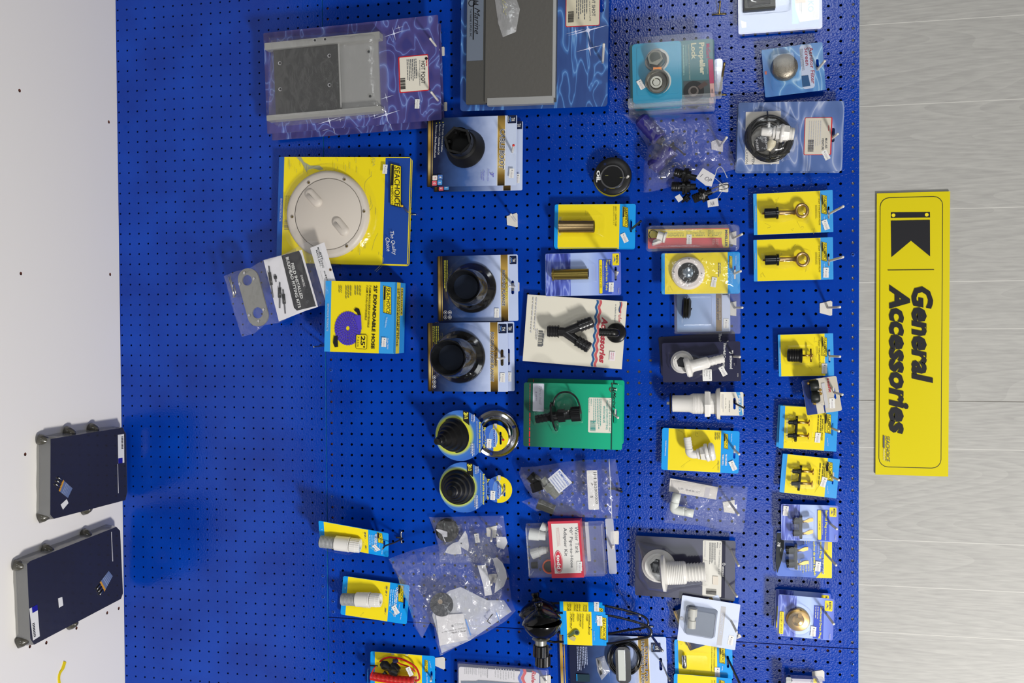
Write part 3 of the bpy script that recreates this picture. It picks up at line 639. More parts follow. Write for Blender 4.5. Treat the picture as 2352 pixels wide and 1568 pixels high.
for a, b in (((520, 590, .66), (610, 690, .66)), ((870, 955, .66), (955, 1060, .66))):
    m = s.mb('finger_grip', 'raised oval grip'); p = [Vector(m.q(a)), Vector(m.q(b))]; d = (p[1]-p[0]); nn = Vector((-d.y, d.x, 0)).normalized(); V = []; F = []; R = 14
    for j, (sc_, hh) in enumerate(((1, 0), (.92, .18), (.75, .3), (.4, .36), (.0, .37))):
        for i in range(R*2):
            t = math.pi*2*i/(R*2); dr = d.normalized()*math.cos(t)+nn*math.sin(t); cc = p[1] if math.cos(t) > 0 else p[0]; V.append((cc.x+dr.x*.52*sc_, cc.y+dr.y*.52*sc_, p[0].z+hh*(1 if math.cos(t) > -.2 else .7)))
    for j in range(4):
        for i in range(R*2): F.append((j*R*2+i, j*R*2+(i+1) % (R*2), (j+1)*R*2+(i+1) % (R*2), (j+1)*R*2+i))
    m.add(V, F, CRM, True); m.build()
m = s.mb('shrink_film', 'clear shrink film'); m.w = .05; m.lat((755, 855, .07), (None, .6), [(0, 640), (.25, 600), (.9, 548), (1.02, 500)], CLEAR('shrink', .15, .0, .015, .4, .5, 30, dist=.003), 48); m.build()
dup(s, 4.5, 2.5, -.75, 'yellow and blue deck plate card behind the front one, only its rim visible', skip=('deck_plate', 'lid', 'finger_grip', 'shrink_film'))
hook('yellow-tipped wire hook through the deck plate card', SC, (1770, 820), (1700, 745), 1.1, 3.2, kind='steel', col='yellow', grp='metal wire hooks on the blue board')
# dometic bag
s = Item('fitting_kit_bag', 'tilted clear bag with steel plate and white Field Installed Bulkhead Fitting Kits label', 'parts bag', DB, [(75, 490), (1280, 85), (1475, 748), (290, 1220)], 2.75)
m = s.mb('paper_insert', 'white paper with black panel'); m.w = .12; m.poly([(550, 300), (1010, 175), (1205, 860), (1060, 905), (735, 1035)], M('#d9d8dd', .5)); m.poly([(765, 245), (975, 185), (1000, 230), (1180, 850), (950, 905), (915, 870)], M('#202024', .4))
m.T('FIELD INSTALLED', (893, 335), (1012, 760), 36, WHITE, .02); m.T('BULKHEAD FITTING KITS', (832, 262), (985, 870), 36, WHITE, .02); m.T('DOMETIC', (1005, 480), (1040, 615), 26, WHITE, .01)
for a, b in (((615, 370), (665, 750)), ((690, 470), (700, 560)), ((745, 565), (745, 875)), ((785, 650), (812, 940))):
    m.tube([(*a, .14), (a[0]+(b[0]-a[0])*.5, (a[1]+b[1])/2, .15), (*b, .14)], 9, DGREY, 6, 2); m.tube([(a[0]+(b[0]-a[0])*.15, a[1]+(b[1]-a[1])*.2, .15), (a[0]+(b[0]-a[0])*.6, a[1]+(b[1]-a[1])*.6, .15)], 19, BLACK, 8, 1)
m.build()
m = s.mb('header_card', 'white folded header card'); m.w = .32; m.poly([(1110, 152), (1280, 85), (1475, 748), (1300, 815)], M('#d4d3d6', .5), .3); m.poly([(1110, 152), (1280, 85), (1475, 748), (1300, 815)], M('#d4d3d6', .5)); m.T('MOBILE LIVING', (1203, 145), (1270, 390), 22, INK, .02); m.T('MADE EASY.', (1187, 180), (1240, 378), 22, INK, .02)
m.dash(1245, 200, 1252, 300, 1, TXT); m.bars(1290, 430, 1330, 620, INK); m.bars(1232, 430, 1268, 555, INK); m.dash(1300, 640, 1400, 740, 4, LG); m.disc(1353, 415, 16, M('#9a7a5a')); m.disc(1354, 415, 10, INK); m.build()
m = s.mb('spreader_plate', 'grey oval steel plate with two round holes'); a = s.P(365, 530, .3); b = s.P(480, 960, .3); d = (b-a).normalized(); nn = Vector((-d.y, d.x, 0)); r = 130*s.k; o = []
for i in range(13): t = math.pi*i/12; o.append(b+d*r*math.sin(t)-nn*r*math.cos(t))
for i in range(13): t = math.pi*i/12; o.append(a-d*r*math.sin(t)+nn*r*math.cos(t))
hs = []
for c, q in (((352, 540), 62), ((478, 932), 66)): c = s.P(*c, .3); hs.append([(c.x+q*s.k*math.cos(t*math.pi/8), c.y+q*s.k*math.sin(t*math.pi/8)) for t in range(16)])
m.slab([(p.x, p.y) for p in o], .1, .3, M('#8c8c88', .45, .5), hs)
for c in ((325, 452), (440, 522), (270, 585), (553, 893), (383, 962), (495, 1030)): m.lat((*c, .3), (None, .1), [(0, 20), (.6, 19), (1, 10)], CHROME, 12)
m.build()
for i, (a, b) in enumerate((((130, 500), (205, 735)), ((150, 490), (180, 640)), ((165, 560), (190, 740)), ((200, 600), (215, 700)))):
    m = s.mb('screw', 'small steel screw'); m.tube([(*a, .2), (*b, .2+i*.03)], 7, STEEL, 6, 1); m.lat((*b, .2), (b[0]+3, b[1]+9, .2), [(0, 7), (.5, 15), (1, 14)], STEEL, 10); m.build()
m = s.mb('bag', 'crumpled clear plastic'); m.sheet([(75, 490), (200, 440), (390, 390), (560, 290), (800, 225), (1050, 90), (1110, 60), (1280, 85), (1475, 748), (1380, 830), (1230, 850), (1000, 915), (740, 1050), (560, 1080), (440, 1180), (290, 1220), (170, 850)], .5, CLEAR('bag2', .13, .035, .04, 1, .45, 55, dist=.004), .04, .2, .07, 7); m.build()
# hose box
s = Item('hose_carton', 'yellow and blue carton printed with a coiled purple expandable hose', 'carton', DB, [(1308, 555), (2135, 556), (2106, 1413), (1268, 1405)], 3.3)
m = s.mb('carton', 'printed cardboard box'); W, H = s.W/2, s.H/2; CY2 = M('#3396dc', .4, coat=.2)
m.slab([(-W, -H), (W, -H), (W, H), (-W, H)], -3.0, 0, YEL, (), CY2); m.w = 0
m.fr(0, 0, 1, .085, CY2); m.fr(0, .79, 1, 1, CY2); m.logo(1985, 600, 2085, 955); m.T("25' EXPANDABLE HOSE", (1897, 605), (1862, 1365), 44, INK, .03); m.T('7.62M MANGUERA EXTENSIBLE', (1833, 603), (1808, 1110), 22, INK, .01); m.T('7.62M TUYAU EXTENSIBLE', (1798, 603), (1778, 1022), 22, INK, .01)
m.dash(1640, 605, 1725, 740, 3, M('#8a8632')); m.dash(1530, 605, 1610, 770, 3, M('#8a8632')); m.dash(1450, 605, 1495, 720, 2, M('#8a8632')); m.T('SEACHOICE PRODUCTS', (1328, 820), (1315, 1150), 22, LG, .01)
PU = [M('#3a2a9a', .5), M('#4a3ab4', .5)]
for i in range(5):
    R = 175-i*31; c = s.P(1565, 1118, LY*3); k = s.k
    for j in range(int(14+R/3.2)):
        nn = int(14+R/3.2); t0 = 2*math.pi*j/nn; t1 = 2*math.pi*(j+.96)/nn; rr_ = [R, R-27]; rr_[0] += (j % 2)*4
        m.add([(c.x+rr_[e]*k*1.12*math.cos(t), c.y+rr_[e]*k*.93*math.sin(t), LY*(9+i % 2)) for e, t in ((0, t0), (0, t1), (1, t1), (1, t0))], [(0, 1, 2, 3)], PU[j % 2])
m.lay = 12; m.poly([(1660, 870), (1700, 885), (1720, 960), (1690, 975), (1670, 930), (1635, 900)], INK); m.poly([(1395, 1210), (1440, 1205), (1445, 1340), (1405, 1345), (1385, 1290)], INK); m.poly([(1640, 960), (1720, 960), (1728, 1130), (1690, 1150)], PU[1])
m.rect(1660, 1190, 1792, 1368, INK, .12); m.rect(1665, 1195, 1787, 1363, YEL, .1); m.T("25'", (1747, 1208), (1740, 1348), 56, INK, .03); m.T('7.62m', (1688, 1215), (1685, 1338), 24, INK); m.tag(1996, 1285, -2); m.T('Model 78391', (2043, 1235), (2040, 1365), 16, WHITE)
m.T('The Quality Choice', (2030, 985), (2010, 1110), 22, WHITE, 0, .3)
m.slab([(-W+.1, H-.02), (W-.1, H-.02), (W-.1, H+.0), (-W+.1, H+.0)], -.08, .0, CY2)
for a0, a1, mt in ((-.55, -1.55, YEL),): m.add([(-W, H+LY, a0), (W, H+LY, a0), (W, H+LY, a1), (-W, H+LY, a1)], [(0, 1, 2, 3)], mt)
for tx, za, zb, u0, u1 in (("25' EXPANDABLE HOSE", -.68, -1.08, -.42, .4), ('SEACHOICE', -1.75, -2.2, -.42, -.05), ('7.62M TUYAU EXTENSIBLE', -1.2, -1.42, -.42, .3)):
    v, f = textmesh(tx, 0, .02)
    if tx[0] == 'S': m.add([(u0*s.W-.08, H+LY*2, za+.1), (u1*s.W+.08, H+LY*2, za+.1), (u1*s.W+.08, H+LY*2, zb-.1), (u0*s.W-.08, H+LY*2, zb-.1)], [(0, 1, 2, 3)], YEL)
    m.add([(s.W*(u0+(u1-u0)*x), H+LY*3, (za+zb)/2-abs(zb-za)*y) for x, y in v], f, INK)
m.build()
hook('plain steel wire end poking out under the hose carton', DB, (1262, 1330), (1155, 1338), .5, 2.0, kind='steel', r=.08, grp='metal wire hooks on the blue board')
# rigging flanges
def flange(s, c, tip, R, r, d):
    m = s.mb('hose_flange', 'glossy black stepped flange'); m.lat((*c, .05), (*tip, d), [(0, R), (.06, R), (.1, R*.97), (.13, R*.82), (.3, R*.74), (.9, r*1.05), (1, r)], M('#0b0b0d', .08, coat=1.6), 48, op=3); m.lat((*tip, d+.002), (c[0]*.3+tip[0]*.7, c[1]*.3+tip[1]*.7, d*.35), [(0, r), (0, r*.93), (.3, r*.9), (1, r*.75)], M('#0c0d10', .3), 40, op=3)
    m.lat((c[0]*.25+tip[0]*.75, c[1]*.25+tip[1]*.75, d*.36), (None, .02), [(0, r*.74), (1, r*.74)], M('#1d2638', .3), 32); m.build()
    m = s.mb('blister', 'clear plastic bubble'); m.lat((*c, .04), (*tip, d+.12), [(0, R*1.28), (.02, R*1.25), (.12, R*1.12), (.3, R*.92), (.95, r*1.12), (1, r*1.05), (1, 0)], CL, 48, op=1); m.build()
s = Item('rigging_flange_pack', 'navy card with a black Fuel Hose Port flange, slot hole and ribbed hook', 'hose flange', RF, [(158, 92), (1012, 60), (1018, 768), (160, 776)], .6)
m = thcard(s, (.792, .877), (958, 342, 488, 15)); thlogo(m, 925, 82, 998, 167); m.T('RIGGING FLANGE', (862, 230), (862, 612), 34, WHITE, .05, .1); m.T('RIGGING FLANGE', (862, 232), (862, 610), 28, NAVY, .01, .1); m.T('FUEL HOSE PORT', (893, 297), (893, 545), 18, YTX, 0, .1)
m.dash(225, 128, 275, 460, 3, YTX, .4); m.tag(789, 685, -2)
for x, y in ((245, 680), (292, 680), (245, 730), (292, 730)): m.ring(x, y, 16, 20, LG); m.disc(x, y, 8, LG)
m.build(); flange(s, (530, 420), (437, 405), 262, 172, 2.6)
hook('ribbed white peg hook through the Fuel Hose Port flange card', RF, (975, 408), (925, 403), .7)
s = Item('rigging_flange_pack', 'navy card with a larger black Outboard rigging hose flange, front of two', 'hose flange', RF, [(45, 790), (905, 783), (912, 1528), (65, 1507)], 1.1, 'outboard rigging flanges')
m = thcard(s, (.785, .875), (845, 1070, 1245, 16)); thlogo(m, 806, 803, 893, 900); m.T('RIGGING HOSE FLANGE', (742, 885), (740, 1412), 38, WHITE, .05, .1); m.T('RIGGING HOSE FLANGE', (742, 888), (740, 1410), 30, NAVY, .01, .1); m.T('OUTBOARD', (778, 1050), (778, 1250), 22, NAVY, .01, .1)
m.dash(105, 825, 180, 1050, 4, YTX, .35); m.tag(851, 1370, -2)
for y in (1367, 1415, 1462): m.ring(127, y, 16, 20, LG); m.disc(127, y, 8, LG)
m.build(); flange(s, (400, 1150), (272, 1160), 278, 182, 3.3)
dup(s, 15, -1.5, -.55, 'second Outboard rigging flange card, its header edge showing behind the front one', skip=('hose_flange', 'blister'))
hook('white peg hook through the Outboard flange card', RF, (870, 1160), (800, 1172), 1.2)
# motor well boots
def boot(label, ox, oy, tip, d, grp='motor well boots'):
    s = Item('motor_well_boot', label, 'motor well boot', MW, [(135+ox, 125+oy), (1150+ox, 125+oy), (1150+ox, 805+oy), (135+ox, 805+oy)], d, grp)
    cb = s.P(502+ox, 465+oy, 0); bc = s.P(425+ox, 460+oy, 0); k = s.k
    rad = RAMP('boot_glow', [(0, '#d8d83a'), (.62, '#e0dc3c'), (.72, '#b8c85a'), (.82, '#3f74c0'), (1, '#3566bc')], 'r', 0, 340*k, .35, c=(bc.x, bc.y))
    m = s.mb('card', 'round blue card with yellow glow around the hole'); m.slab([(cb.x+338*k*math.cos(t*math.pi/24), cb.y+338*k*math.sin(t*math.pi/24)) for t in range(48)], 0, .035, rad)
    m.w = .035; x = lambda a: a+ox; y = lambda a: a+oy
    m.poly([(x(542), y(130)), (x(622), y(150)), (x(628), y(330)), (x(545), y(265))], INK); m.T('3', (x(580), y(155)), (x(580), y(190)), 62, YTX, .04); m.T('1/2', (x(585), y(195)), (x(585), y(245)), 44, YTX, .03); m.T('3', (x(570), y(158)), (x(570), y(190)), 10, YTX)
    m.T('Botte de puits de moteur', (x(765), y(285)), (x(765), y(698)), 36, YTX, .02); m.T('Motor Well Boot', (x(832), y(355)), (x(832), y(628)), 34, YTX, .02); m.dash(x(722), y(270), x(738), y(690), 1, WHITE, .5); m.dash(x(795), y(335), x(808), y(650), 1, WHITE, .5); m.dash(x(648), y(185), x(705), y(290), 3, WHITE, .4); m.dash(x(640), y(570), x(700), y(760), 3, WHITE, .4); m.build()
    m = s.mb('header', 'round yellow and blue header with brand oval'); c = s.P(975+ox, 492+oy, 0); r = 178*k; a = s.P(1045+ox, 412+oy); b = s.P(1045+ox, 585+oy)
    m.slab([(c.x+r*math.cos(t*math.pi/20), c.y+r*math.sin(t*math.pi/20)) for t in range(40)], .04, .07, YEL, [m.rr(a.x, a.y-14*k, b.x, a.y+14*k, 14*k, 3)]); m.w = .07
    mpts = [(c.x+r*math.cos(t*math.pi/20), c.y+r*math.sin(t*math.pi/20)) for t in range(20, 41)]; vlim = s.P(958+ox, 490+oy, .07).y
    m.flat([p for p in [(c.x+r*math.cos(t*math.pi/20), c.y+r*math.sin(t*math.pi/20)) for t in range(40)] if p[1] < vlim], M('#3a66c0', .35), m.L())
    m.disc(x(952), y(498), 62, M('#dfe08a'), ry=128); m.disc(x(948), y(498), 56, M('#5a86d0'), ry=122); m.T('marpac', (x(955), y(385)), (x(962), y(618)), 46, WHITE, .03, .1); m.T('marpac', (x(953), y(385)), (x(960), y(618)), 36, M('#2c4fa8'), .02, .1)
    m.tag(x(890), y(572), -3); m.rect(x(955), y(305), x(995), y(370), LG); m.build()
    m = s.mb('rubber_boot', 'black stepped rubber bellows'); pr = [(0, 238), (.04, 238)]; st = [(.05, 225), (.2, 205), (.22, 185), (.38, 165), (.4, 145), (.55, 122), (.57, 104), (.72, 80), (.74, 66), (.88, 56), (.9, 48), (1, 44)]
    m.lat((x(427), y(460), .05), (*tip, 2.6), pr+st, RUB, 40); m.lat((*tip, 2.61), (None, .01), [(0, 30), (1, 30)], M('#020202', .7), 20); m.build(); return s
boot('round blue motor well boot card hanging over the chrome flange ring', 0, 0, (190, 545), 1.3)
boot('round blue motor well boot card hanging alone on a white hook', 50, 690, (365, 1232), 1.0)
s = Item('flange_ring', 'polished chrome flange ring behind the upper motor well boot', 'flange ring', MW, [(680, 110), (1298, 110), (1298, 765), (680, 765)], .35)
m = s.mb('ring'); m.lat((985, 438, 0), (None, .55), [(0, 325), (.15, 325), (.5, 312), (.35, 280), (.45, 250), (.9, 225), (1, 205), (.9, 185), (.2, 176)], CHROME, 64, op=3)
for x, y in ((1217, 350), (918, 705)): m.disc(x, y, 20, M('#0c2a78', .5), .32)
m.build()
hook('red-tipped wire hook through the upper motor well boot header', MW, (1062, 490), (1080, 522), 1.45, 3.0, kind='steel', col='red', grp='metal wire hooks on the blue board')
hook('white peg hook through the lower motor well boot header', MW, (1100, 1190), (1055, 1258), 1.1)
# ================================================================ yellow and cyan brand cards
def sccard(s, lo=.045, hi=.81, slot=None, logo=None, cy=None, r=.18, side=None, sub=None):
    m = s.mb('card', 'yellow card with sky-blue ends'); cy = cy or CYAN; m.card(cy, .035, r, slot)
    m.fr(0.004, lo, .996, hi, YEL, 0)
    rn = random.Random(int(s.W*100)); cm = M('#cfc23a', .5)
    W, H = s.W, s.H
    for i in range(5):
        a = Vector((rn.uniform(-.45, .45)*W, rn.uniform(-.4, .25)*H, s.w+.012)); m.tube([a+Vector((rn.uniform(-.5, .5)*j*.25, rn.uniform(-.4, .4)*j*.3, 0)) for j in range(5)], .012, cm, 4, 3, raw=True)
    if logo: m.logo(*logo)
    return m
def drain_tube(s, a, b, R, mat, fl):
    m = s.mb('drain_tube', 'flanged metal tube'); m.lat(a, b, [(0, R*.8), (0, R*fl), (.03, R*fl), (.05, R), (1, R)], mat, 32)
    p = s.P(b[0], b[1], b[2]); m.lat((b[0]-2, b[1], b[2]), (b[0]+1, b[1], b[2]), [(0, R*.9), (1, R*.9)], M('#120c06', .6), 24); m.build()
s = Item('drain_tube_pack', 'yellow and sky-blue card with a long bronze tube, hung on a black wire hook', 'drain tube', DT, [(222, 126), (1438, 118), (1430, 790), (215, 765)], .75, 'bronze drain tubes')
m = sccard(s, .045, .805, (1370, 350, 545, 16), (1240, 155, 1325, 478)); m.T('18091 * DRAIN TUBE', (1142, 155), (1142, 455), 22, M('#5a5a1c')); m.T('BRASS WITH 1-1/4" X 3"', (1112, 155), (1112, 440), 18, M('#7a7a2c')); m.tag(1270, 628, 27); m.build()
drain_tube(s, (290, 457, .62), (815, 457, .62), 92, M('#a48c64', .3, 1), 1.04)
m = s.mb('blister', 'clear plastic bubble'); m.blis(282, 290, 965, 620, 1.05, .2); m.build()
dup(s, .5, 3.5, -.6, 'bronze drain tube card showing only its lower edge behind the front one', skip=('drain_tube', 'blister'))
hook('black bent wire hook through the bronze drain tube card', DT, (1365, 505), (1512, 380), .85, 3.0, kind='black', grp='metal wire hooks on the blue board')
# marpac style
def mpcard(s, slot=None, f=.33):
    m = s.mb('card', 'blue water and sky printed card'); sk = RAMP('sky_%d' % (s.H*100), [(0, '#9fb4e8'), (.35, '#a9bdea'), (.75, '#6f86d8'), (1, '#5a6ac8')], 'y', -s.H*.17, s.H*.5, .3)
    m.card(sk, .035, .16, slot); m.fr(.004, .004, .996, f, RAMP('waves_blue', [(0, '#8f9fe0'), (.2, '#5d6fc8'), (.6, '#3f4ba4'), (1, '#34408c')], 'w', .5, 2.2, .35)); return m
def mplogo(m, x0, y0, x1, y1):
    w = x1-x0; h = y1-y0; m.rect(x0, y0, x1, y1, YEL, .07); m.T('MARPAC', (x0+w*.7, y0+h*.14), (x0+w*.7, y1-h*.14), w*.32, NAVY, .02)
    for i in range(3): m.poly([(x0+w*(.12+i*.1), y0+h*.2), (x0+w*(.34+i*.07), y0+h*.5), (x0+w*(.12+i*.1), y0+h*.8), (x0+w*(.28+i*.08), y0+h*.5)], M('#2c4fa8'))
s = Item('drain_tube_pack', 'blue sea-print card with a brass Flanged Drain Tube', 'drain tube', DT, [(78, 862), (1213, 843), (1222, 1492), (95, 1497)], .6)
m = mpcard(s, (1138, 1060, 1270, 17), .335); mplogo(m, 1088, 862, 1190, 1040); m.rect(888, 955, 1080, 1468, M('#3350b8', .35)); m.rect(890, 958, 940, 1463, YEL, .08); m.T('3" LENGTH x 1" OD', (915, 1040), (915, 1380), 24, INK); m.T('Flanged Drain Tube', (1003, 958), (1000, 1415), 42, YTX, .01); m.T('Brass', (1046, 958), (1046, 1032), 22, YTX)
m.dash(948, 970, 968, 1440, 1, LG, .5); m.T('7-0589', (1182, 1378), (1182, 1460), 18, LG); m.tag(1070, 1368, -2); m.build()
drain_tube(s, (190, 1180, .6), (727, 1168, .6), 80, M('#b09a54', .28, 1), 1.18)
m = s.mb('blister', 'clear plastic bubble'); m.blis(185, 1035, 860, 1300, .95, .2); m.build()
hook('white peg hook through the brass flanged drain tube card', DT, (1150, 1180), (1165, 1145), .7)
# rule Y
s = Item('y_fitting_pack', 'large cream card with a black Y hose fitting and wavy red and blue lines', 'hose fitting', RU, [(192, 55), (2065, 178), (1968, 1458), (75, 1316)], .5)
m = s.mb('card', 'cream card with wavy stripes'); m.card(M('#d8d4c6', .45, coat=.1), .04, .03)
def wave(m, x0, y0, x1, y1, w, n, mat, am):
    L = []; R = []
    for i in range(n*8+1):
        t = i/(n*8); x = x0+(x1-x0)*t; y = y0+(y1-y0)*t; o = am*math.sin(t*n*2*math.pi) if True else 0; L.append((x+o, y)); R.append((x+o+w, y))
    m.poly(L+R[::-1], mat)
wave(m, 1480, 155, 1385, 1415, 44, 7, M('#2c5a8c', .4), 14); wave(m, 1535, 158, 1440, 1420, 48, 7, M('#c05a60', .4), 14)
m.T('Accessories', (1645, 475), (1590, 1350), 118, M('#b03a48', .4), .04, .25); m.T('rule', (1945, 392), (1925, 572), 62, M('#c0525c', .4)); m.T('a xylem brand', (1852, 240), (1835, 572), 34, M('#5a6a7a', .4))
wave(m, 1925, 195, 1915, 385, 18, 1, M('#2c4a7c', .4), 10); wave(m, 1950, 195, 1938, 390, 20, 1, M('#c0525c', .4), 10)
m.bars(392, 735, 455, 1050, TXT); m.T('Model 912', (505, 745), (490, 890), 22, TXT); m.dash(460, 790, 480, 1090, 1, TXT); m.dash(335, 705, 370, 960, 2, LG); m.dash(262, 105, 330, 860, 2, LG, .3); m.rect(1740, 1130, 1835, 1310, M('#e0d8dc')); m.dash(1755, 1150, 1815, 1290, 2, M('#c89aa8')); m.build()
m = s.mb('y_fitting', 'black plastic three-way hose barb'); BP_ = M('#222224', .26, coat=.2)
def barb(n, R): 
    p = []
    for i in range(n): p += [(i/n, R*.9), ((i+.85)/n, R*1.02), ((i+.86)/n, R*.9)]
    return p+[(1, R*.92)]
for a, b, R in (((560, 745, .95), (770, 750, .95), 112), ((1410, 560, .95), (1165, 655, .95), 112), ((1350, 1065, .95), (1120, 925, .95), 108)):
    m.lat(a, b, [(t, r) for t, r in barb(4, R)]+[(1, R*1.1)], BP_, 28); m.lat(a, (a[0]+(b[0]-a[0])*.4, a[1]+(b[1]-a[1])*.4, a[2]-.02), [(-.01, R*.75), (.5, R*.7)], M('#050505'), 20)
m.lat((768, 750, .95), (900, 762, .95), [(0, 88), (1, 88)], BP_, 24); m.lat((1170, 652, .95), (890, 765, .95), [(0, 84), (1, 88)], BP_, 24); m.lat((1122, 928, .95), (890, 765, .95), [(0, 84), (1, 88)], BP_, 24); m.build()
m = s.mb('shrink_film', 'clear film over the fitting'); m.sheet([(520, 600), (760, 620), (1100, 430), (1350, 400), (1450, 560), (1300, 780), (1400, 1000), (1290, 1190), (1050, 1100), (800, 900), (540, 900)], .9, CLEAR('shrink2', .12, .01, .03, .7, .3, 40, dist=.003), .05, .3, .03, 4, False); m.build()
s = Item('elbow_fitting', 'black round-flanged elbow fitting hanging in front of the cream Accessories card', 'hose fitting', RU, [(1540, 585), (2035, 585), (2035, 970), (1540, 970)], .62)
m = s.mb('flange', 'round black flange'); m.lat((1862, 778, .02), (None, .5), [(0, 190), (.3, 190), (.5, 178), (.6, 150), (1, 110), (1, 0)], M('#151516', .3), 40); m.build()
m = s.mb('barb', 'ribbed elbow barb'); m.tube([(1860, 785, .4), (1850, 778, .95), (1810, 774, 1.15), (1760, 770, 1.2)], 82, M('#151516', .3), 20); m.lat((1790, 772, 1.2), (1540, 760, 1.2), [(0, 78)]+[(t*.95+.05, r) for t, r in barb(5, 78)], M('#121213', .35), 24); m.build()
hook('white peg hook hidden behind the black elbow fitting', RU, (1870, 880), (1868, 850), .2, .55)
# wash down
s = Item('wash_down_pack', 'green card with black Wash Down Fitting and a strap cap, front of its pair', 'hose fitting', WD, [(118, 148), (1985, 190), (1978, 1428), (92, 1358)], 2.2, 'wash down fittings')
gr = RAMP('green_card', [(0, '#1c4a40'), (.12, '#1c5546'), (.25, '#1d7a5e'), (.8, '#16a37c'), (1, '#14a880')], 'y', -s.H/2, s.H/2, .3)
m = s.mb('card', 'green card with red print'); m.card(gr, .04, .2, (1838, 650, 925, 38)); m.dash(190, 1000, 245, 1350, 1, RED, .4, vary=0); m.dash(212, 170, 238, 690, 1, RED, .3, vary=0); m.dash(205, 720, 240, 980, 1, RED, .5, vary=0); m.rect(1773, 180, 1778, 1420, M('#0c3a34'))
m.T('Marine', (1830, 322), (1825, 640), 54, INK, .01, .5); m.T('H', (1815, 245), (1812, 320), 80, INK, .02, .1); m.T('T', (1850, 262), (1848, 305), 50, WHITE, .02); m.poly([(1745, 240), (1725, 285), (1750, 335), (1765, 330), (1745, 285), (1765, 245)], M('#6a2a2a'))
m.build()
m = s.mb('label', 'white label with teal print'); m.lay = 2; tl = M('#159a94', .4); m.rect(1335, 432, 1775, 1110, M('#d8d4c8', .4), .12); m.T('WASH DOWN FITTING', (1690, 485), (1683, 1042), 40, tl, .01); m.T('WITH VALVE', (1632, 590), (1630, 915), 40, tl, .01); m.T('T-H MARINE SUPPLIES, INC', (1742, 460), (1735, 1090), 24, tl)
m.dash(1425, 455, 1580, 1080, 5, tl, .3); m.T('WDV-1', (1390, 458), (1388, 590), 22, tl); m.T('Made in U S A', (1352, 455), (1350, 720), 16, tl); m.bars(1370, 880, 1470, 1078, tl); m.build()
m = s.mb('price_label', 'white handwritten price label'); m.lay = 2; m.rect(282, 165, 487, 700, M('#c3c6d4', .35), .06)
m.T('Thru hull', (425, 215), (420, 570), 50, M('#8a8c98'), -.01, .3); m.T('$ 49.95', (342, 320), (338, 500), 36, M('#8a80a0'), -.01, .2); m.build()
m = s.mb('wash_down_fitting', 'black barbed fitting with ribbed cap'); BK = M('#17181a', .25, coat=.3)
m.lat((335, 848, 1.15), (620, 800, 1.15), barb(4, 82), BK, 24); m.lat((600, 803, 1.15), (690, 790, 1.15), [(0, 100), (1, 110)], BK, 24); m.lat((668, 792, 1.15), (702, 786, 1.15), [(0, 255), (0, 282), (.6, 285), (1, 270), (1, 100)], BK, 40)
m.lat((690, 788, 1.15), (1100, 745, 1.15), [(0, 92), (1, 100)], BK, 24); m.lat((765, 780, 1.15), (890, 768, 1.15), [(0, 140), (1, 140)], BK, 6, False); m.lat((1010, 752, 1.15), (1190, 738, 1.15), [(0, 128), (0, 140), (1, 142), (1, 0)], BK, 48, True, -.06)
m.tube([(672, 590, 1.1), (690, 470, 1.2), (770, 365, 1.3), (890, 328, 1.3), (1010, 355, 1.3), (1110, 450, 1.3), (1165, 590, 1.25), (1190, 740, 1.2)], 18, BK, 8); m.build()
m = s.mb('skin', 'clear skin over the fitting'); m.sheet([(300, 720), (600, 600), (640, 420), (850, 290), (1060, 320), (1220, 560), (1230, 900), (1100, 960), (780, 960), (740, 1120), (680, 1130), (600, 960), (300, 960)], 1.55, CLEAR('shrink2'), .05, .3, .02, 9, False); m.build()
dup(s, 6, -11.5, -1.95, 'green wash down fitting card peeking out above the front one', skip=('wash_down_fitting', 'skin', 'label', 'price_label'))
hook('white peg hook through the green wash down card', WD, (1835, 770), (1892, 815), 2.3)
# pump bag
s = Item('pump_parts_bag', 'clear zip bag of pump strainer parts with a long handwritten number sticker', 'parts bag', PG, [(30, 300), (2110, 125), (2170, 1400), (80, 1300)], .8)
m = s.mb('strainer', 'black ribbed strainer', ); m.lat((255, 480, .5), (420, 640, .5), [(0, 110), (1, 120)], RUB, 20, True, .06); m.lat((400, 620, .5), (470, 800, .5), [(0, 160), (1, 175)], RUB, 8, False); m.build()
m = s.mb('filter_housing', 'smoky clear housing'); m.lat((520, 560, .5), (860, 940, .5), [(0, 90), (.3, 90), (.32, 120), (.6, 125), (.62, 100), (1, 95)], M('#70726c', .25, coat=.5), 24, True, .03); m.lat((430, 1090, .35), (780, 1230, .35), [(0, 120), (1, 110)], M('#3c3c38', .3, coat=.4), 20); m.build()
m = s.mb('product_label', 'white label with blue print'); m.w = .78; m.poly([(640, 560), (900, 342), (1168, 642), (885, 878)], M('#cfd2da', .4)); m.T('PUMPGARD', (880, 400), (1095, 690), 54, M('#2f5fc0', .4), .02)
for i in range(4): m.T('I'*18, (830-i*42, 460+i*38), (1030-i*42, 715+i*38), 24, M('#6a86cc'), 0)
m.build()
m = s.mb('sticker', 'white handwritten sticker'); m.w = .75; m.rect(1480, 375, 1750, 1222, M('#d4d2d2', .4), .1); m.T('IH', (1660, 418), (1664, 560), 66, INK, .0); m.T('362000000', (1668, 605), (1700, 1100), 58, INK, .0); m.T('5', (1588, 925), (1588, 970), 60, TXT); m.T('II', (1600, 645), (1598, 705), 40, INK, .02, .6); m.build()
m = s.mb('bag', 'crumpled clear plastic'); m.sheet([(15, 440), (60, 310), (400, 290), (1100, 180), (1500, 145), (2110, 122), (2200, 700), (2190, 1050), (2150, 1420), (1700, 1400), (790, 1350), (560, 1240), (400, 1260), (75, 1050), (310, 960), (130, 700)], .82, CLEAR('bag3', .12, .05, .05, 1, .5, 60, dist=.004), .03, .14, .09, 11); m.build()
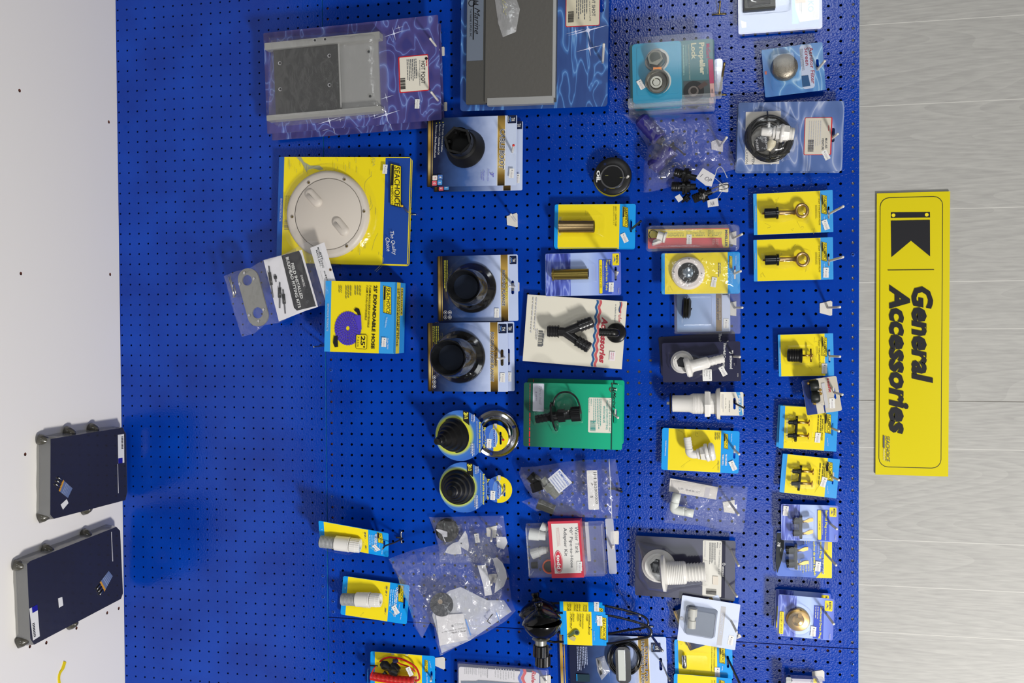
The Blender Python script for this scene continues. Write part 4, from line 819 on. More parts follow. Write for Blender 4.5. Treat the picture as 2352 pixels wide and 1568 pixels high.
m = s.mb('zip_seal', 'press-to-close strip'); m.tube([(1965, 130, .12), (2000, 800, .2), (2025, 1410, .12)], 12, CLEAR('zip', .1, .35, .05, 1), 6, 3); m.build()
hook('short dark wire hook through the pump parts bag', PG, (2110, 790), (2235, 832), .5, 2.2, kind='black', grp='metal wire hooks on the blue board')
# todd box
s = Item('adapter_kit_box', 'clear plastic box with red and white Water Tank Adapter Kit sleeve', 'boxed kit', TD, [(160, 200), (2110, 92), (2145, 1290), (225, 1412)], .25)
CLB = CLEAR('boxclear', .05, .06, .05, .8)
m = s.mb('box', 'clear clamshell'); m.box((165, 205), (1935, 1300), 0, .12, CLB, .1); m.blis(175, 215, 1935, 1290, 1.3, .12, CLB, .02, .12); m.box((1880, 105), (2140, 1290), 0, .14, CLEAR('tab', .08, .3, .1, 1), .12); m.build()
for a, b, r, n, c in (((250, 430, .6), (600, 480, .6), 125, 'white_adapter', '#c9cdcc'), ((500, 260, .7), (650, 330, .7), 90, 'white_adapter', '#c9cdcc'), ((300, 870, .6), (560, 780, .6), 110, 'clear_adapter', '#b9bcbc'), ((540, 790, .6), (660, 770, .6), 80, 'clear_adapter', '#a9acac')):
    m = s.mb(n, 'white plastic adapter'); m.lat(a, b, [(0, r*1.05), (.6, r*.95), (.62, r*.8), (1, r*.75)], M(c, .3, coat=.3), 16, r != 110); m.build()
m = s.mb('rubber_plug', 'black rubber piece'); m.lat((290, 1110, .5), (420, 1100, .5), [(0, 70), (1, 75)], RUB, 16); m.build()
m = s.mb('orange_clamp', 'orange ring clamp'); m.lat((690, 1120, .4), (None, .4), [(0, 155), (1, 155), (1, 128), (0, 128)], M('#d8561c', .35), 32); m.lat((680, 1120, .4), (None, .3), [(0, 100), (1, 100)], RUB, 20); m.build()
m = s.mb('sleeve', 'red sleeve with white panel'); a = s.P(640, 165, 1.36); b = s.P(1425, 1370, 1.36); m.slab(m.rr(a.x, a.y, b.x, b.y), .05, 1.36, M('#c0384a', .35, coat=.3)); m.w = 1.36
m.rect(715, 215, 1368, 1275, M('#d4d2ce', .4)); m.T('Water Tank', (1262, 272), (1282, 850), 84, TXT, .0); m.T('90\u00b0 Pipe-to-Hose', (1132, 285), (1162, 1160), 92, TXT, .0); m.T('Adapter Kit', (1005, 300), (1030, 912), 92, TXT, .0); m.dash(815, 305, 925, 730, 3, M('#d0b0b0'), .3)
m.disc(875, 1030, 92, M('#c0384a'), ry=242); m.disc(875, 1030, 82, WHITE, ry=228); m.disc(875, 1030, 74, M('#c0384a'), ry=218); m.T('todd', (870, 880), (884, 1190), 82, WHITE, .03); m.tag(1330, 1130, -3); m.build()
m = s.mb('leaflet', 'white folded leaflet'); m.box((1440, 180), (1570, 1020), .2, .5, M('#b4b8c4', .5)); m.build()
hook('white peg hook through the hang tab of the clear kit box', TD, (2040, 745), (2052, 690), .35, 1.2, plate=[(2000, 380), (2165, 360), (2178, 400), (2172, 660), (2000, 640)])
# attwood small
def attlogo(m, x0, y0, x1, y1):
    h = x1-x0; m.T('attwood', (x0+h*.5, y0+h*1.0), (x1-h*.5+h*.0, y1), h*.8, WHITE, .02); m.poly([(x0, y0), (x1, y0-h*.5), (x1, y0+h*.5), (x0+h*.2, y0+h*.4), (x0-h*.2, y0)], WHITE); m.disc(x0+h*.5, y0, h*.25, SLATE)
def thruhull(s, ring, R, A, B, prof, lensR, hexr, dd):
    WH = M('#d6d4d0', .25, coat=.4)
    m = s.mb('locking_nut', 'white flanged nut'); m.lat((*ring, .05), (None, .45), [(0, R), (.3, R), (.6, R*.88), (1, R*.8), (1, R*.62), (.4, R*.5)], WH, 40, op=3); m.lat((*ring, .1), (None, .45), [(0, R*.7), (1, R*.7), (1, R*.5), (0, R*.5)], WH, 6, False, op=3); m.lat((*ring, .06), (None, .1), [(0, R*.5), (1, R*.45)], M('#2a2c34', .4), 24); m.build()
    m = s.mb('thru_hull', 'white flanged hose barb'); m.lat(A, B, prof, WH, 40)
    a = Vector(s.q(A)) if False else m.q(A); b = m.q(B); d = (a-b).normalized(); m.lat3(a+d*.01, a-d*.25, [(0, prof[0][1]*s.k*.93), (0, lensR*s.k), (1, lensR*s.k*.9)], M('#7d7d7a', .3), 32); m.build()
s = Item('thru_hull_pack', 'slate card with slim white thru-hull connector and nut, front of its pair', 'hull fitting', AT, [(165, 302), (1445, 206), (1418, 850), (150, 950)], 1.6, 'small thru-hull connectors')
m = s.mb('card', 'slate printed card'); m.card(SLATE, .035, .14, (1342, 470, 640, 26), M('#9a948a')); m.T('Thru-Hull Connector', (1178, 262), (1160, 690), 44, WHITE, .02); attlogo(m, 1250, 415, 1310, 690); m.tag(1145, 728, 27); m.T('80004', (1388, 765), (1388, 822), 18, LG); m.build()
m = s.mb('size_label', 'white size label'); m.lay = 6; m.rect(808, 700, 965, 888, WHITE, .06); m.T('Fits hose ID', (930, 715), (930, 860), 20, TXT); m.T('3/4 inch', (883, 715), (883, 810), 20, TXT); m.T('(1.9 cm)', (840, 715), (840, 815), 20, TXT); m.build()
thruhull(s, (478, 578), 188, (530, 675, .95), (1160, 515, .95), [(0, 150), (.04, 168), (.12, 165), (.16, 110), (.2, 98), (.58, 96), (.62, 78)]+[(.62+.38*t, r) for t, r in barb(4, 72)], 120, 0, 0)
m = s.mb('blister', 'clear plastic bubble'); m.sheet([(250, 420), (500, 350), (760, 430), (1180, 390), (1220, 640), (900, 760), (640, 880), (420, 800), (260, 680)], 1.5, CLEAR('shrink2'), .05, .3, .02, 12, False); m.build()
dup(s, -8, -19, -1.45, 'slate thru-hull connector card showing above and below the tilted front one', 3, skip=('locking_nut', 'thru_hull', 'blister', 'size_label'))
hook('white peg hook through the front slate thru-hull card', AT, (1325, 490), (1418, 495), 1.7)
# perko
s = Item('scupper_fitting', 'bulky bare white hose fitting with blue and white hang tag', 'hull fitting', AT, [(300, 1068), (1482, 1072), (1482, 1458), (300, 1460)], .6)
m = s.mb('hang_tag', 'white tag with blue arc'); c0 = s.P(1040, 1070, .5); c1 = s.P(1482, 1456, .5); sl0 = s.P(1332, 1165, .5); sl1 = s.P(1332, 1355, .5); h = 20*s.k; m.slab(m.rr(c0.x, c0.y, c1.x, c1.y, .12), .48, .52, M('#d6d2c6', .4), [m.rr(min(sl0.x, sl1.x), sl0.y-h, max(sl0.x, sl1.x), sl0.y+h, h, 3)]); m.w = .52
m.poly([(1355, 1072), (1420, 1072), (1448, 1180), (1448, 1350), (1470, 1452), (1415, 1452), (1398, 1350), (1398, 1180)], M('#4a94cc', .35)); m.T('PERKO', (1415, 1125), (1418, 1395), 36, WHITE, .02); m.T('For 1-1/2" Pipe', (1190, 1170), (1190, 1345), 18, TXT); m.T('SCUPPER KIT', (1250, 1210), (1250, 1400), 18, TXT); m.dash(1120, 1110, 1160, 1400, 2, LG); m.build()
WH = M('#d6d4d0', .25, coat=.4)
m = s.mb('barrel', 'white threaded barrel'); m.lat((312, 1256, .9), (1100, 1262, .9), [(0, 128), (.01, 138), (.36, 142), (.44, 170)]+[(.44+i*.012, 172 if i % 2 else 166) for i in range(19)]+[(.9, 172), (.9, 205), (.93, 250), (1, 262), (1, 120)], WH, 44); m.build()
m = s.mb('hex_nut', 'white hex nut'); m.lat((848, 1259, .9), (942, 1260, .9), [(0, 225), (0, 238), (.7, 238), (1, 225), (1, 150)], WH, 6, False); m.build()
m = s.mb('flap', 'black rubber flap disc'); m.lat((276, 1256, .9), (296, 1256, .9), [(0, 165), (1, 175), (1, 0)], RUB, 32); m.lat((225, 1252, .9), (276, 1252, .9), [(0, 26), (1, 26)], WH, 12); m.build()
hook('dark wire hook through the white hose fitting tag', AT, (1345, 1255), (1490, 1332), .9, 2.4, kind='black', r=.08, grp='metal wire hooks on the blue board')
# 90 degree
s = Item('elbow_thru_hull_pack', 'yellow and sky-blue card with a white 90 Degree Thru Hull elbow', 'hull fitting', ND, [(135, 78), (1198, 115), (1186, 704), (106, 655)], .7)
m = sccard(s, .085, .765, (1127, 315, 500, 15), (980, 148, 1040, 372)); m.T('90 DEGREE', (1012, 440), (1010, 597), 26, WHITE, .03); m.T('THRU HULL', (968, 440), (966, 597), 26, WHITE, .03); m.T('Model 18721', (905, 530), (903, 660), 18, TXT); m.T('MARINE PRODUCTS', (178, 250), (168, 462), 18, WHITE); m.dash(855, 140, 930, 270, 3, M('#8a8632')); m.T('The Quality Choice', (1085, 155), (1085, 265), 18, WHITE, 0, .2); m.tag(1106, 598, 27); m.build()
m = s.mb('elbow', 'white barbed elbow'); m.lat((472, 205, 1.0), (500, 385, 1.0), barb(5, 56), WH, 20); m.tube([(498, 370, 1.0), (508, 415, 1.0), (545, 440, 1.0), (600, 440, 1.0), (640, 438, 1.0)], 58, WH, 18); m.lat((600, 440, 1.0), (700, 425, 1.0), [(0, 50), (.1, 72), (.5, 78), (.5, 100)], WH, 24); m.build()
m = s.mb('nut', 'white hex nut and washer'); m.lat((655, 430, 1.0), (730, 418, 1.0), [(0, 95), (1, 115), (1, 50)], WH, 6, False); m.lat((720, 420, 1.0), (770, 410, 1.0), [(0, 120), (.3, 130), (1, 122), (1, 60)], WH, 32); m.build()
m = s.mb('flange', 'white domed flange'); m.lat((768, 410, 1.0), (855, 398, 1.0), [(0, 60), (0, 60), (.1, 110), (.4, 130), (.8, 122), (1, 95), (.9, 60), (.9, 0)], WH, 36); m.build()
hook('white peg hook through the 90 degree elbow card', ND, (1125, 375), (1190, 437), .8)
# elbow bag
s = Item('elbow_parts_bag', 'clear zip bag with translucent white elbow and folded paper slip', 'parts bag', ND, [(225, 770), (1310, 892), (1245, 1530), (150, 1385)], .5)
m = s.mb('paper_slip', 'folded white paper slip'); m.solid([(240, 772), (902, 895), (872, 1068), (214, 952)], .1, .22, M('#cdc9c6', .55)); m.w = .22; m.poly([(730, 895), (795, 908), (770, 1050), (700, 1035)], M('#bdbac0', .5)); m.T('SP-944-C', (345, 912), (650, 970), 26, M('#8a8a90'), 0); m.build()
m = s.mb('elbow', 'translucent white elbow'); m.tube([(330, 985, .6), (300, 1120, .6)], 62, M('#c6cac6', .35), 18, 1); m.tube([(302, 1105, .6), (290, 1190, .6), (340, 1215, .6), (430, 1230, .6)], 64, M('#c6cac6', .35), 18); m.tube([(400, 1225, .6), (560, 1262, .6)], 60, M('#c6cac6', .35), 18, 1); m.build()
m = s.mb('bag', 'crumpled clear plastic'); m.sheet([(222, 762), (520, 805), (900, 855), (1312, 892), (1300, 1050), (1285, 1190), (1262, 1400), (1245, 1530), (1000, 1500), (620, 1420), (400, 1410), (150, 1385), (215, 1120), (240, 1080)], .75, CLEAR('bag3'), .03, .14, .08, 15); m.build()
hook('white peg hook with square base seen through the elbow parts bag', ND, (1080, 1130), (1182, 1275), .3, 3.2, plate=[(965, 1105), (1130, 1072), (1132, 1262), (985, 1240)])
# attwood big
s = Item('thru_hull_pack', 'large slate-grey card with thick white thru-hull connector, two hooks', 'hull fitting', A2, [(118, 76), (1408, 98), (1378, 903), (98, 818)], .75)
m = s.mb('card', 'slate-grey card'); m.card(M('#34344a', .28, coat=.5), .04, .18); m.build()
m = s.mb('label', 'white spec label'); m.lay = 2; m.rect(1200, 118, 1258, 860, M('#1c1c34', .35)); m.rect(978, 112, 1212, 848, M('#cfcdc6', .4), .1); m.T('Thru - Hull Connector, 1-1/2"', (1198, 145), (1180, 562), 20, NAVY); m.T('White', (1166, 140), (1164, 215), 18, NAVY); m.dash(1060, 145, 1140, 440, 6, TXT, .4); m.bars(1018, 735, 1150, 815, INK); m.dash(1000, 130, 1015, 400, 1, LG)
m.T('attwood', (1240, 450), (1236, 580), 24, WHITE, .02); m.disc(1247, 420, 18, WHITE); m.disc(1247, 420, 12, SLATE); m.rect(1105, 575, 1175, 690, M('#d0c8bc')); m.build()
thruhull(s, (408, 440), 222, (440, 540, 1.35), (1012, 520, 1.35), [(0, 195), (.03, 235), (.09, 238), (.13, 150)]+[(.13+i*.02, 152 if i % 2 else 146) for i in range(20)]+[(.56, 140)]+[(.58+.42*t, r) for t, r in barb(6, 124)], 190, 0, 0)
m = s.mb('skin', 'clear skin film'); m.sheet([(130, 120), (500, 190), (700, 360), (1060, 380), (1060, 700), (700, 740), (520, 800), (250, 760), (140, 600)], 1.7, CLEAR('shrink2'), .05, .3, .03, 21, False); m.build()
hook('grey-white peg hook through the upper corner of the large slate-grey card', A2, (1335, 235), (1436, 438), .85, 3.6)
hook('grey-white peg hook through the slate-grey card beside the glossy white blister', A2, (1318, 690), (1412, 835), .85, 3.3)
# repair light stack
s = Item('lamp_card_pack', 'dark card with gold bands tilted behind the glossy white blister card', 'card pack', A2, [(600, 1035), (1175, 803), (1385, 1315), (805, 1545)], .8)
m = thcard(s, (.8, .87)); m.build()
s = Item('connector_blister', 'glossy white blister card with dark window holding a white connector', 'blister pack', A2, [(710, 815), (1458, 938), (1392, 1530), (648, 1395)], 1.1)
m = s.mb('card', 'glossy pale card'); m.card(M('#b9c2da', .15, coat=.8), .05, .1); m.w = .05; m.rect(1210, 960, 1218, 1470, LG); m.T('CONNECTORS', (1230, 1050), (1205, 1330), 34, M('#c3cbe2', .3), 0, .1); m.tag(1335, 1400, -5); m.disc(705, 1120, 26, LG); m.disc(705, 1120, 14, M('#c9cbd0')); m.build()
m = s.mb('window', 'smoky plastic bubble'); m.w = .05; m.rect(765, 940, 1130, 1375, M('#5f6674', .2, coat=.6), .25); m.blis(765, 940, 1130, 1375, .8, .3, CLEAR('smoke2', .08, .02, .02, .9, tint=(.8, .82, .86)), .06); m.build()
m = s.mb('connector', 'white ridged connector'); m.lat((850, 990, .45), (830, 1240, .45), [(0, 60), (.4, 60), (.42, 40), (.6, 40), (.62, 55), (1, 55)], M('#c9c4b4', .35), 16); m.build()
hook('white peg hook with tag through the glossy white blister card', A2, (1345, 1160), (1410, 1290), 1.25, 2.6)
hook('white peg hook base showing past the corner of the glossy white blister', A2, (1420, 1370), (1440, 1330), .2, 1.0, plate=[(1380, 1290), (1460, 1330), (1475, 1360), (1370, 1400)])
# ================================================================ right hand columns
s = Item('prop_lock_pack', 'teal clamshell pack with two round metal propeller lock parts, front of its pair', 'propeller lock', PL, [(185, 262), (1815, 168), (1845, 1290), (235, 1358)], 2.3, 'propeller locks')
TEAL = M('#1d5f66', .3, coat=.4); TRAY = M('#1b87ab', .3, coat=.4)
m = s.mb('card', 'teal printed card'); m.card(TEAL, .04, .3); m.T('Propeller', (1565, 228), (1588, 838), 128, M('#c2c0a6', .4), .035); m.T('Lock', (1428, 238), (1440, 545), 96, M('#c2c0a6', .4), .035); m.T('McGard', (1700, 248), (1712, 528), 72, M('#a02a5c', .4), .02, .1)
m.T('Theft protection in & out of the water', (1330, 262), (1358, 940), 26, M('#b4bca8'), .01); m.dash(1265, 280, 1300, 720, 1, M('#8ab0a8')); m.dash(1215, 280, 1265, 930, 1, M('#8ab0a8')); m.T('MARINE', (1683, 555), (1694, 825), 16, M('#8ab0a8'))
m.poly([(1705, 548), (1798, 545), (1818, 1000), (1735, 1005)], M('#a8365e', .35)); m.poly([(1735, 1005), (1818, 1000), (1832, 1250), (1750, 1270)], M('#c49a94', .35)); m.T('74037', (1778, 1100), (1786, 1205), 34, TXT, .02)
m.poly([(1240, 968), (1725, 945), (1752, 1270), (1260, 1290)], M('#3c4648', .35)); m.disc(1430, 1150, 190, M('#17191a')); m.disc(1425, 1150, 95, M('#6a625e')); m.disc(1430, 1140, 60, M('#241c1a')); m.poly([(1500, 1060), (1640, 960), (1700, 1020), (1560, 1120)], M('#4a3a36')); m.build()
m = s.mb('tray', 'bright blue tray'); m.box((262, 262), (1210, 1330), .05, .62, TRAY, .3); m.box((345, 320), (1150, 1190), .62, .66, TRAY, .2); m.build()
for c, R in (((742, 560), 215), ((765, 965), 232)):
    m = s.mb('well', 'white lined round well'); m.disc(*c, R, M('#b9bcb8', .4), .665, 40); m.build()
m = s.mb('lock_nut', 'dark steel hex nut'); m.lat((715, 575, .67), (705, 540, 1.0), [(0, 205), (.2, 205), (.35, 180), (1, 170)], STEEL, 32); m.lat((712, 560, .9), (700, 515, 1.5), [(0, 175), (.3, 165), (1, 145), (1, 100)], M('#7c7a6e', .35, 1), 6, False); m.lat((700, 515, 1.4), (None, .12), [(0, 100), (1, 100), (1, 0)], M('#2c302a', .3, .8), 24); m.build()
m = s.mb('lock_cup', 'open steel cup with key inside'); m.lat((740, 985, .67), (738, 960, 1.5), [(0, 222), (.6, 225), (1, 215), (1, 190), (.2, 170), (.15, 0)], M('#8d8b83', .25, 1), 40); m.lat((725, 990, .8), (None, .25), [(0, 120), (1, 110), (1, 75), (.5, 60), (.5, 0)], M('#9a988e', .3, 1), 28); m.build()
m = s.mb('copper_clip', 'copper coil clip'); m.box((662, 700), (820, 755), .8, 1.2, M('#b8703c', .3, .9)); m.build()
m = s.mb('price_tag', 'white price sticker'); m.tag(430, 1025, 28, w=.72); m.build()
m = s.mb('clamshell', 'clear outer shell'); m.box((185, 1290), (1850, 1372), 0, .5, CLEAR('shellrim', .08, .12, .08, .8), .1); m.blis(190, 200, 1880, 1345, 1.75, .3, CLEAR('shell', .08, .01, .012, .5), 0, .25); m.box((1820, 540), (1985, 1150), 0, .06, CLEAR('shellrim'), .2); m.build()
dup(s, 0, 18, -2.0, 'teal propeller lock pack showing as a strip under the front one', skip=('lock_cup', 'lock_nut', 'copper_clip'))
hook('bent brass wire hook holding the teal propeller lock packs', PL, (1925, 1180), (2012, 625), .5, 3.6, kind='brass', grp='metal wire hooks on the blue board')
# top right clamshell
s = Item('pump_clamshell', 'clamshell pack at the picture edge with dark metal part and cream label', 'blister pack', TR, [(135, -560), (1500, -650), (1520, 400), (135, 545)], .8)
m = s.mb('card', 'blue printed card'); m.box((190, -500), (1445, 420), 0, .05, M('#1c5fa8', .4)); s.w = .05; m.w = .05; m.rect(1010, -520, 1120, 370, M('#4fa8d8', .35)); m.poly([(1075, -520), (1440, -520), (1445, 300), (1140, 345), (1075, 150), (1060, 0)], M('#c9c6b8', .4)); m.rect(1065, -60, 1230, 40, M('#b08a50', .4)); m.T('TAKO', (1310, -150), (1312, 188), 92, M('#6a9ad0'), .03); m.dash(1130, 40, 1180, 230, 2, TXT); m.poly([(215, 320), (300, 350), (300, 430), (230, 440)], M('#c9c6a8')); m.rect(1330, 165, 1430, 290, M('#a9a49c'))
m.build()
m = s.mb('metal_part', 'dark metal hinge part'); m.box((240, -500), (760, 130), .1, .6, M('#3a3a34', .4, .6), .1); m.lat((330, 60, .7), (640, -60, .7), [(0, 60), (.5, 90), (1, 120)], M('#2c2a26', .35, .7), 16); m.lat((430, -10, .7), (None, .4), [(0, 90), (1, 70)], STEEL, 6, False); m.build()
m = s.mb('clamshell', 'clear outer shell'); m.blis(150, -560, 1500, 470, .3, .2, CLEAR('shellrim'), 0, .06); m.blis(210, -500, 1005, 190, 1.1, .25, CLEAR('shell'), .06); m.build()
hook('dark bracket hook at the top picture edge', KT, (815, 500), (850, 60), .12, .6, kind='brass', r=.07, grp='metal wire hooks on the blue board')
# aerator
s = Item('aerator_screen_pack', 'pale blue card with a domed metal mesh Aerator Filter Screen', 'filter screen', TR, [(538, 795), (1492, 648), (1545, 1412), (598, 1524)], .9)
m = s.mb('card', 'pale blue water-print card'); m.card(RAMP('aqua_water', [(0, '#9fc0dc'), (.07, '#5c90c4'), (.3, '#4076b4'), (1, '#3a69a8')], 'w', .4, .7, .3), .035, .12, (1418, 925, 1110, 20)); m.rect(1130, 715, 1378, 1375, M('#b4bfd6', .4), .25); m.T('Aerator Filter', (1312, 738), (1352, 1310), 60, M('#8c2438'), .01); m.T('Screen', (1242, 745), (1262, 1025), 60, M('#8c2438'), .01); m.dash(1135, 770, 1218, 1120, 3, TXT, .35); m.poly([(1168, 1188), (1272, 1178), (1305, 1345), (1185, 1362)], M('#28507c')); m.rect(590, 1120, 625, 1165, M('#b86a5a')); m.build()
def meshmat():
    m, nt, out = newmat('woven_steel_mesh'); p = N(nt, 'ShaderNodeBsdfPrincipled', i_Metallic=.9, i_Roughness=.4); tc = N(nt, 'ShaderNodeTexCoord'); v = N(nt, 'ShaderNodeTexVoronoi', i_Scale=800); cr = N(nt, 'ShaderNodeValToRGB'); e = cr.color_ramp.elements; e[0].position = .25; e[0].color = lin('#2a2c30'); e[1].position = .45; e[1].color = lin('#9a9284')
    nt.links.new(tc.outputs['Object'], v.inputs['Vector']); nt.links.new(v.outputs['Distance'], cr.inputs[0]); nt.links.new(cr.outputs[0], p.inputs['Base Color']); b = N(nt, 'ShaderNodeBump', i_Strength=.4, i_Distance=.0006); nt.links.new(v.outputs['Distance'], b.inputs['Height']); nt.links.new(b.outputs[0], p.inputs['Normal']); nt.links.new(p.outputs[0], out.inputs[0]); return m
m = s.mb('screen', 'domed wire mesh screen'); m.lat((895, 1062, .05), (None, .8), [(0, 205), (.3, 205), (.6, 195), (.85, 160), (.97, 100), (1, 30), (1, 0)], meshmat(), 36); m.build()
m = s.mb('blister', 'clear plastic bubble'); m.blis(655, 850, 1115, 1380, 1.0, .2); m.build()
hook('white peg hook through the aerator filter screen card', TR, (1420, 1085), (1528, 958), 1.0)
# max air
s = Item('livewell_aerator_pack', 'silvery blue card with coiled black hose and white aerator fitting, front of its pair', 'aerator kit', MA, [(125, 128), (2155, 102), (2088, 1420), (102, 1442)], .95, 'coiled hose aerator kits')
m = s.mb('card', 'glossy blue card with white paper'); m.card(RAMP('silver_water', [(0, '#a9b4d0'), (.07, '#7a8cba'), (.3, '#566ea4'), (1, '#4a6296')], 'w', .3, .9, .14, coat=1), .05, .2, (1925, 610, 880, 30)); m.poly([(272, 305), (940, 285), (905, 1290), (255, 1302)], M('#d4d0c8', .45)); m.T('VENTILATION', (292, 820), (288, 1285), 44, TXT); m.T('OPEN', (418, 1080), (412, 1300), 50, TXT); m.build()
m = s.mb('label', 'cream label with red edge'); m.lay = 3; m.rect(1392, 412, 1892, 1118, RED, .1); m.rect(1405, 422, 1868, 1108, M('#c8c2b4', .4), .08); m.T('MAX AIR', (1800, 800), (1795, 1000), 40, TXT, .02); m.T('VENTURI', (1735, 800), (1732, 1025), 40, TXT, .02); m.dash(1465, 480, 1700, 1020, 6, LG, .35); m.bars(1455, 835, 1555, 1055, DGREY); m.dash(1830, 560, 1860, 690, 1, RED); m.tag(1790, 1120, 28, w=.09); m.build()
m = s.mb('hose_coil', 'coiled black hose'); BH = M('#101112', .22, coat=.3)
for i, (cx, cy, rx, ry, w) in enumerate(((715, 800, 440, 400, .25), (705, 790, 400, 380, .5), (720, 810, 415, 425, .45), (690, 800, 350, 350, .35), (725, 790, 380, 400, .7), (640, 850, 300, 320, .6))):
    m.tube([(cx+rx*math.cos(t*math.pi/6), cy+ry*math.sin(t*math.pi/6), w) for t in range(12)], 32, BH, 8, 4, True)
m.tube([(740, 1150, .9), (900, 1130, .9), (1100, 1050, .7)], 28, BH, 8); m.build()
m = s.mb('cable_tie', 'black zip tie'); m.tube([(680, 300, .2), (690, 380, 1.0), (720, 500, 1.1), (735, 520, .4)], 16, BLACK, 6); m.tube([(730, 1060, 1.0), (735, 1180, 1.0), (728, 1250, .2)], 16, BLACK, 6); m.build()
m = s.mb('intake_disc', 'black intake disc with white lettering'); m.lat((575, 910, .7), (None, .35), [(0, 148), (1, 145), (1, 0)], M('#26262a', .4), 32); m.w = 1.06; m.T('INTAKE', (475, 830), (505, 1040), 42, LG, .01, 0); m.T('MAX-AIR', (645, 780), (680, 1005), 40, LG, .01); m.build()
m = s.mb('fitting', 'white threaded fitting'); m.lat((560, 675, 1.1), (1195, 725, 1.1), [(0, 60), (.03, 78), (.35, 82), (.36, 115), (.42, 118), (.44, 100), (.5, 100)], WH, 28); m.lat((845, 700, 1.1), (925, 705, 1.1), [(0, 145), (1, 148), (1, 100)], WH, 6, False); m.lat((925, 705, 1.1), (1040, 712, 1.1), [(0, 160), (.2, 175), (.5, 168), (.6, 130), (1, 128)], WH, 32); m.lat((960, 707, 1.1), (1095, 716, 1.1), [(0, 170), (1, 145)], WH, 6, False); m.lat((1095, 716, 1.1), (1190, 724, 1.1), [(0, 118), (.3, 122), (.35, 112), (.65, 122), (.7, 110), (1, 112), (1, 80), (.4, 75)], WH, 28); m.tube([(712, 640, 1.1), (712, 500, 1.1)], 26, WH, 10, 1)
m.lat((780, 850, .9), (700, 1040, .9), [(0, 75), (.4, 85), (1, 40)], M('#c4bca4', .3), 20); m.build()
m = s.mb('skin', 'clear skin film'); m.sheet([(170, 300), (500, 220), (900, 240), (1300, 500), (1300, 900), (1150, 1200), (700, 1330), (300, 1250), (160, 900)], 1.5, CLEAR('shrink2'), .05, .3, .03, 31, False); m.build()
dup(s, -4, 5, -.8, 'silvery blue aerator kit card, only a thin lower edge behind the front one', skip=('hose_coil', 'fitting', 'intake_disc', 'skin', 'cable_tie', 'label'))
hook('short white peg hook through the silvery blue aerator card', MA, (1930, 790), (2012, 722), 1.05)
# oil caps
def cap(label, dx, dy, d, face, txt):
    s = Item('deck_fill_cap', label, 'deck fill cap', OC, [(540+dx, 150+dy), (1575+dx, 150+dy), (1575+dx, 1165+dy), (540+dx, 1165+dy)], d, 'deck fill caps')
    m = s.mb('flange', 'round plastic flange'); m.lat((1058+dx, 660+dy, 0), (None, .35), [(0, 515), (.3, 515), (.75, 500), (1, 455), (1, 320)], face, 56); m.w = .35
    if txt: m.T('OIL', (655, 498), (648, 826), 96, WHITE, .05)
    for x, y in ((838, 322), (838, 1030), (1458, 670)): m.disc(x+dx, y+dy, 36, M('#0c1c40'))
    m.build()
    m = s.mb('chrome_ring', 'chrome ring'); m.lat((1048+dx, 680+dy, .3), (None, .2), [(0, 340), (.6, 335), (1, 318), (1, 285), (.5, 278)], CHROME, 56, op=3); m.build()
    m = s.mb('cap', 'black screw cap with key slots'); m.lat((1048+dx, 680+dy, .32), (None, .1), [(0, 284), (1, 282), (1, 0)], BLACK, 40); m.w = .42; m.rect(800+dx, 630+dy, 940+dx, 690+dy, M('#050505')); m.rect(1195+dx, 665+dy, 1330+dx, 740+dy, M('#050505')); m.rect(845+dx, 634+dy, 930+dx, 640+dy, M('#8a8850')); m.rect(1250+dx, 690+dy, 1330+dx, 700+dy, M('#8a8850')); m.build(); return s
cap('round black deck fill cap lettered OIL with a chrome ring', 0, 0, .8, M('#1a1a1c', .35), True)
cap('dark yellow rimmed deck fill cap behind the OIL cap', -15, 42, .15, M('#8a8212', .35), False)
hook('small white peg hook through the OIL cap flange', OC, (1452, 688), (1478, 662), 1.2, 1.6)
# moeller
s = Item('transom_plug_pack', 'narrow clear pack with red and yellow card and white transom drain plug', 'drain plug', TP, [(75, 112), (1330, 98), (1330, 446), (75, 448)], .5)
m = s.mb('card', 'red and yellow card'); m.box((105, 152), (1187, 400), .02, .06, RED, .1); m.w = .06; s.w = .06; m.poly([(110, 155), (1185, 150), (1185, 395), (1110, 395), (1095, 340), (1088, 264), (110, 268)], YEL); m.T('Transom Drain Plug', (180, 224), (1092, 214), 96, M('#5a5a10'), .035); m.T('Transom Drain Plug', (182, 222), (1090, 212), 84, M('#d8cc20', .35), .01)
m.T('MOELLER', (1152, 163), (1150, 382), 34, INK, .03); m.disc(1154, 225, 8, RED); m.dash(965, 285, 1050, 365, 4, M('#d8b8b0'), .3); m.tag(656, 288, -1); m.build()
m = s.mb('drain_plug', 'white plastic plug'); m.lat((345, 265, .6), (235, 235, .6), [(0, 75), (.2, 75), (.3, 58), (1, 58)], WH, 24); m.lat((210, 290, .6), (230, 350, .6), [(0, 40), (.5, 60), (.6, 72), (1, 70)], WH, 24); m.tube([(235, 200, .4), (190, 165, .4), (140, 175, .4), (120, 230, .4), (150, 280, .4)], 5, BLACK, 6); m.build()
m = s.mb('clamshell', 'clear outer shell'); a = s.P(80, 105); b = s.P(1325, 440); o = m.rr(a.x, a.y, b.x, b.y, .12, 4); m.dome(m.rr(min(a.x, b.x), min(a.y, b.y), max(a.x, b.x), max(a.y, b.y), .35, 5), .25, CLEAR('shellrim'), 0, .07); m.blis(120, 160, 855, 390, .95, .15, CL, .07); m.build()
hook('white peg hook with trapezoid base past the red and yellow plug pack', TP, (1245, 275), (1358, 220), .12, 3.2, plate=[(1195, 205), (1285, 178), (1285, 368), (1185, 345)])
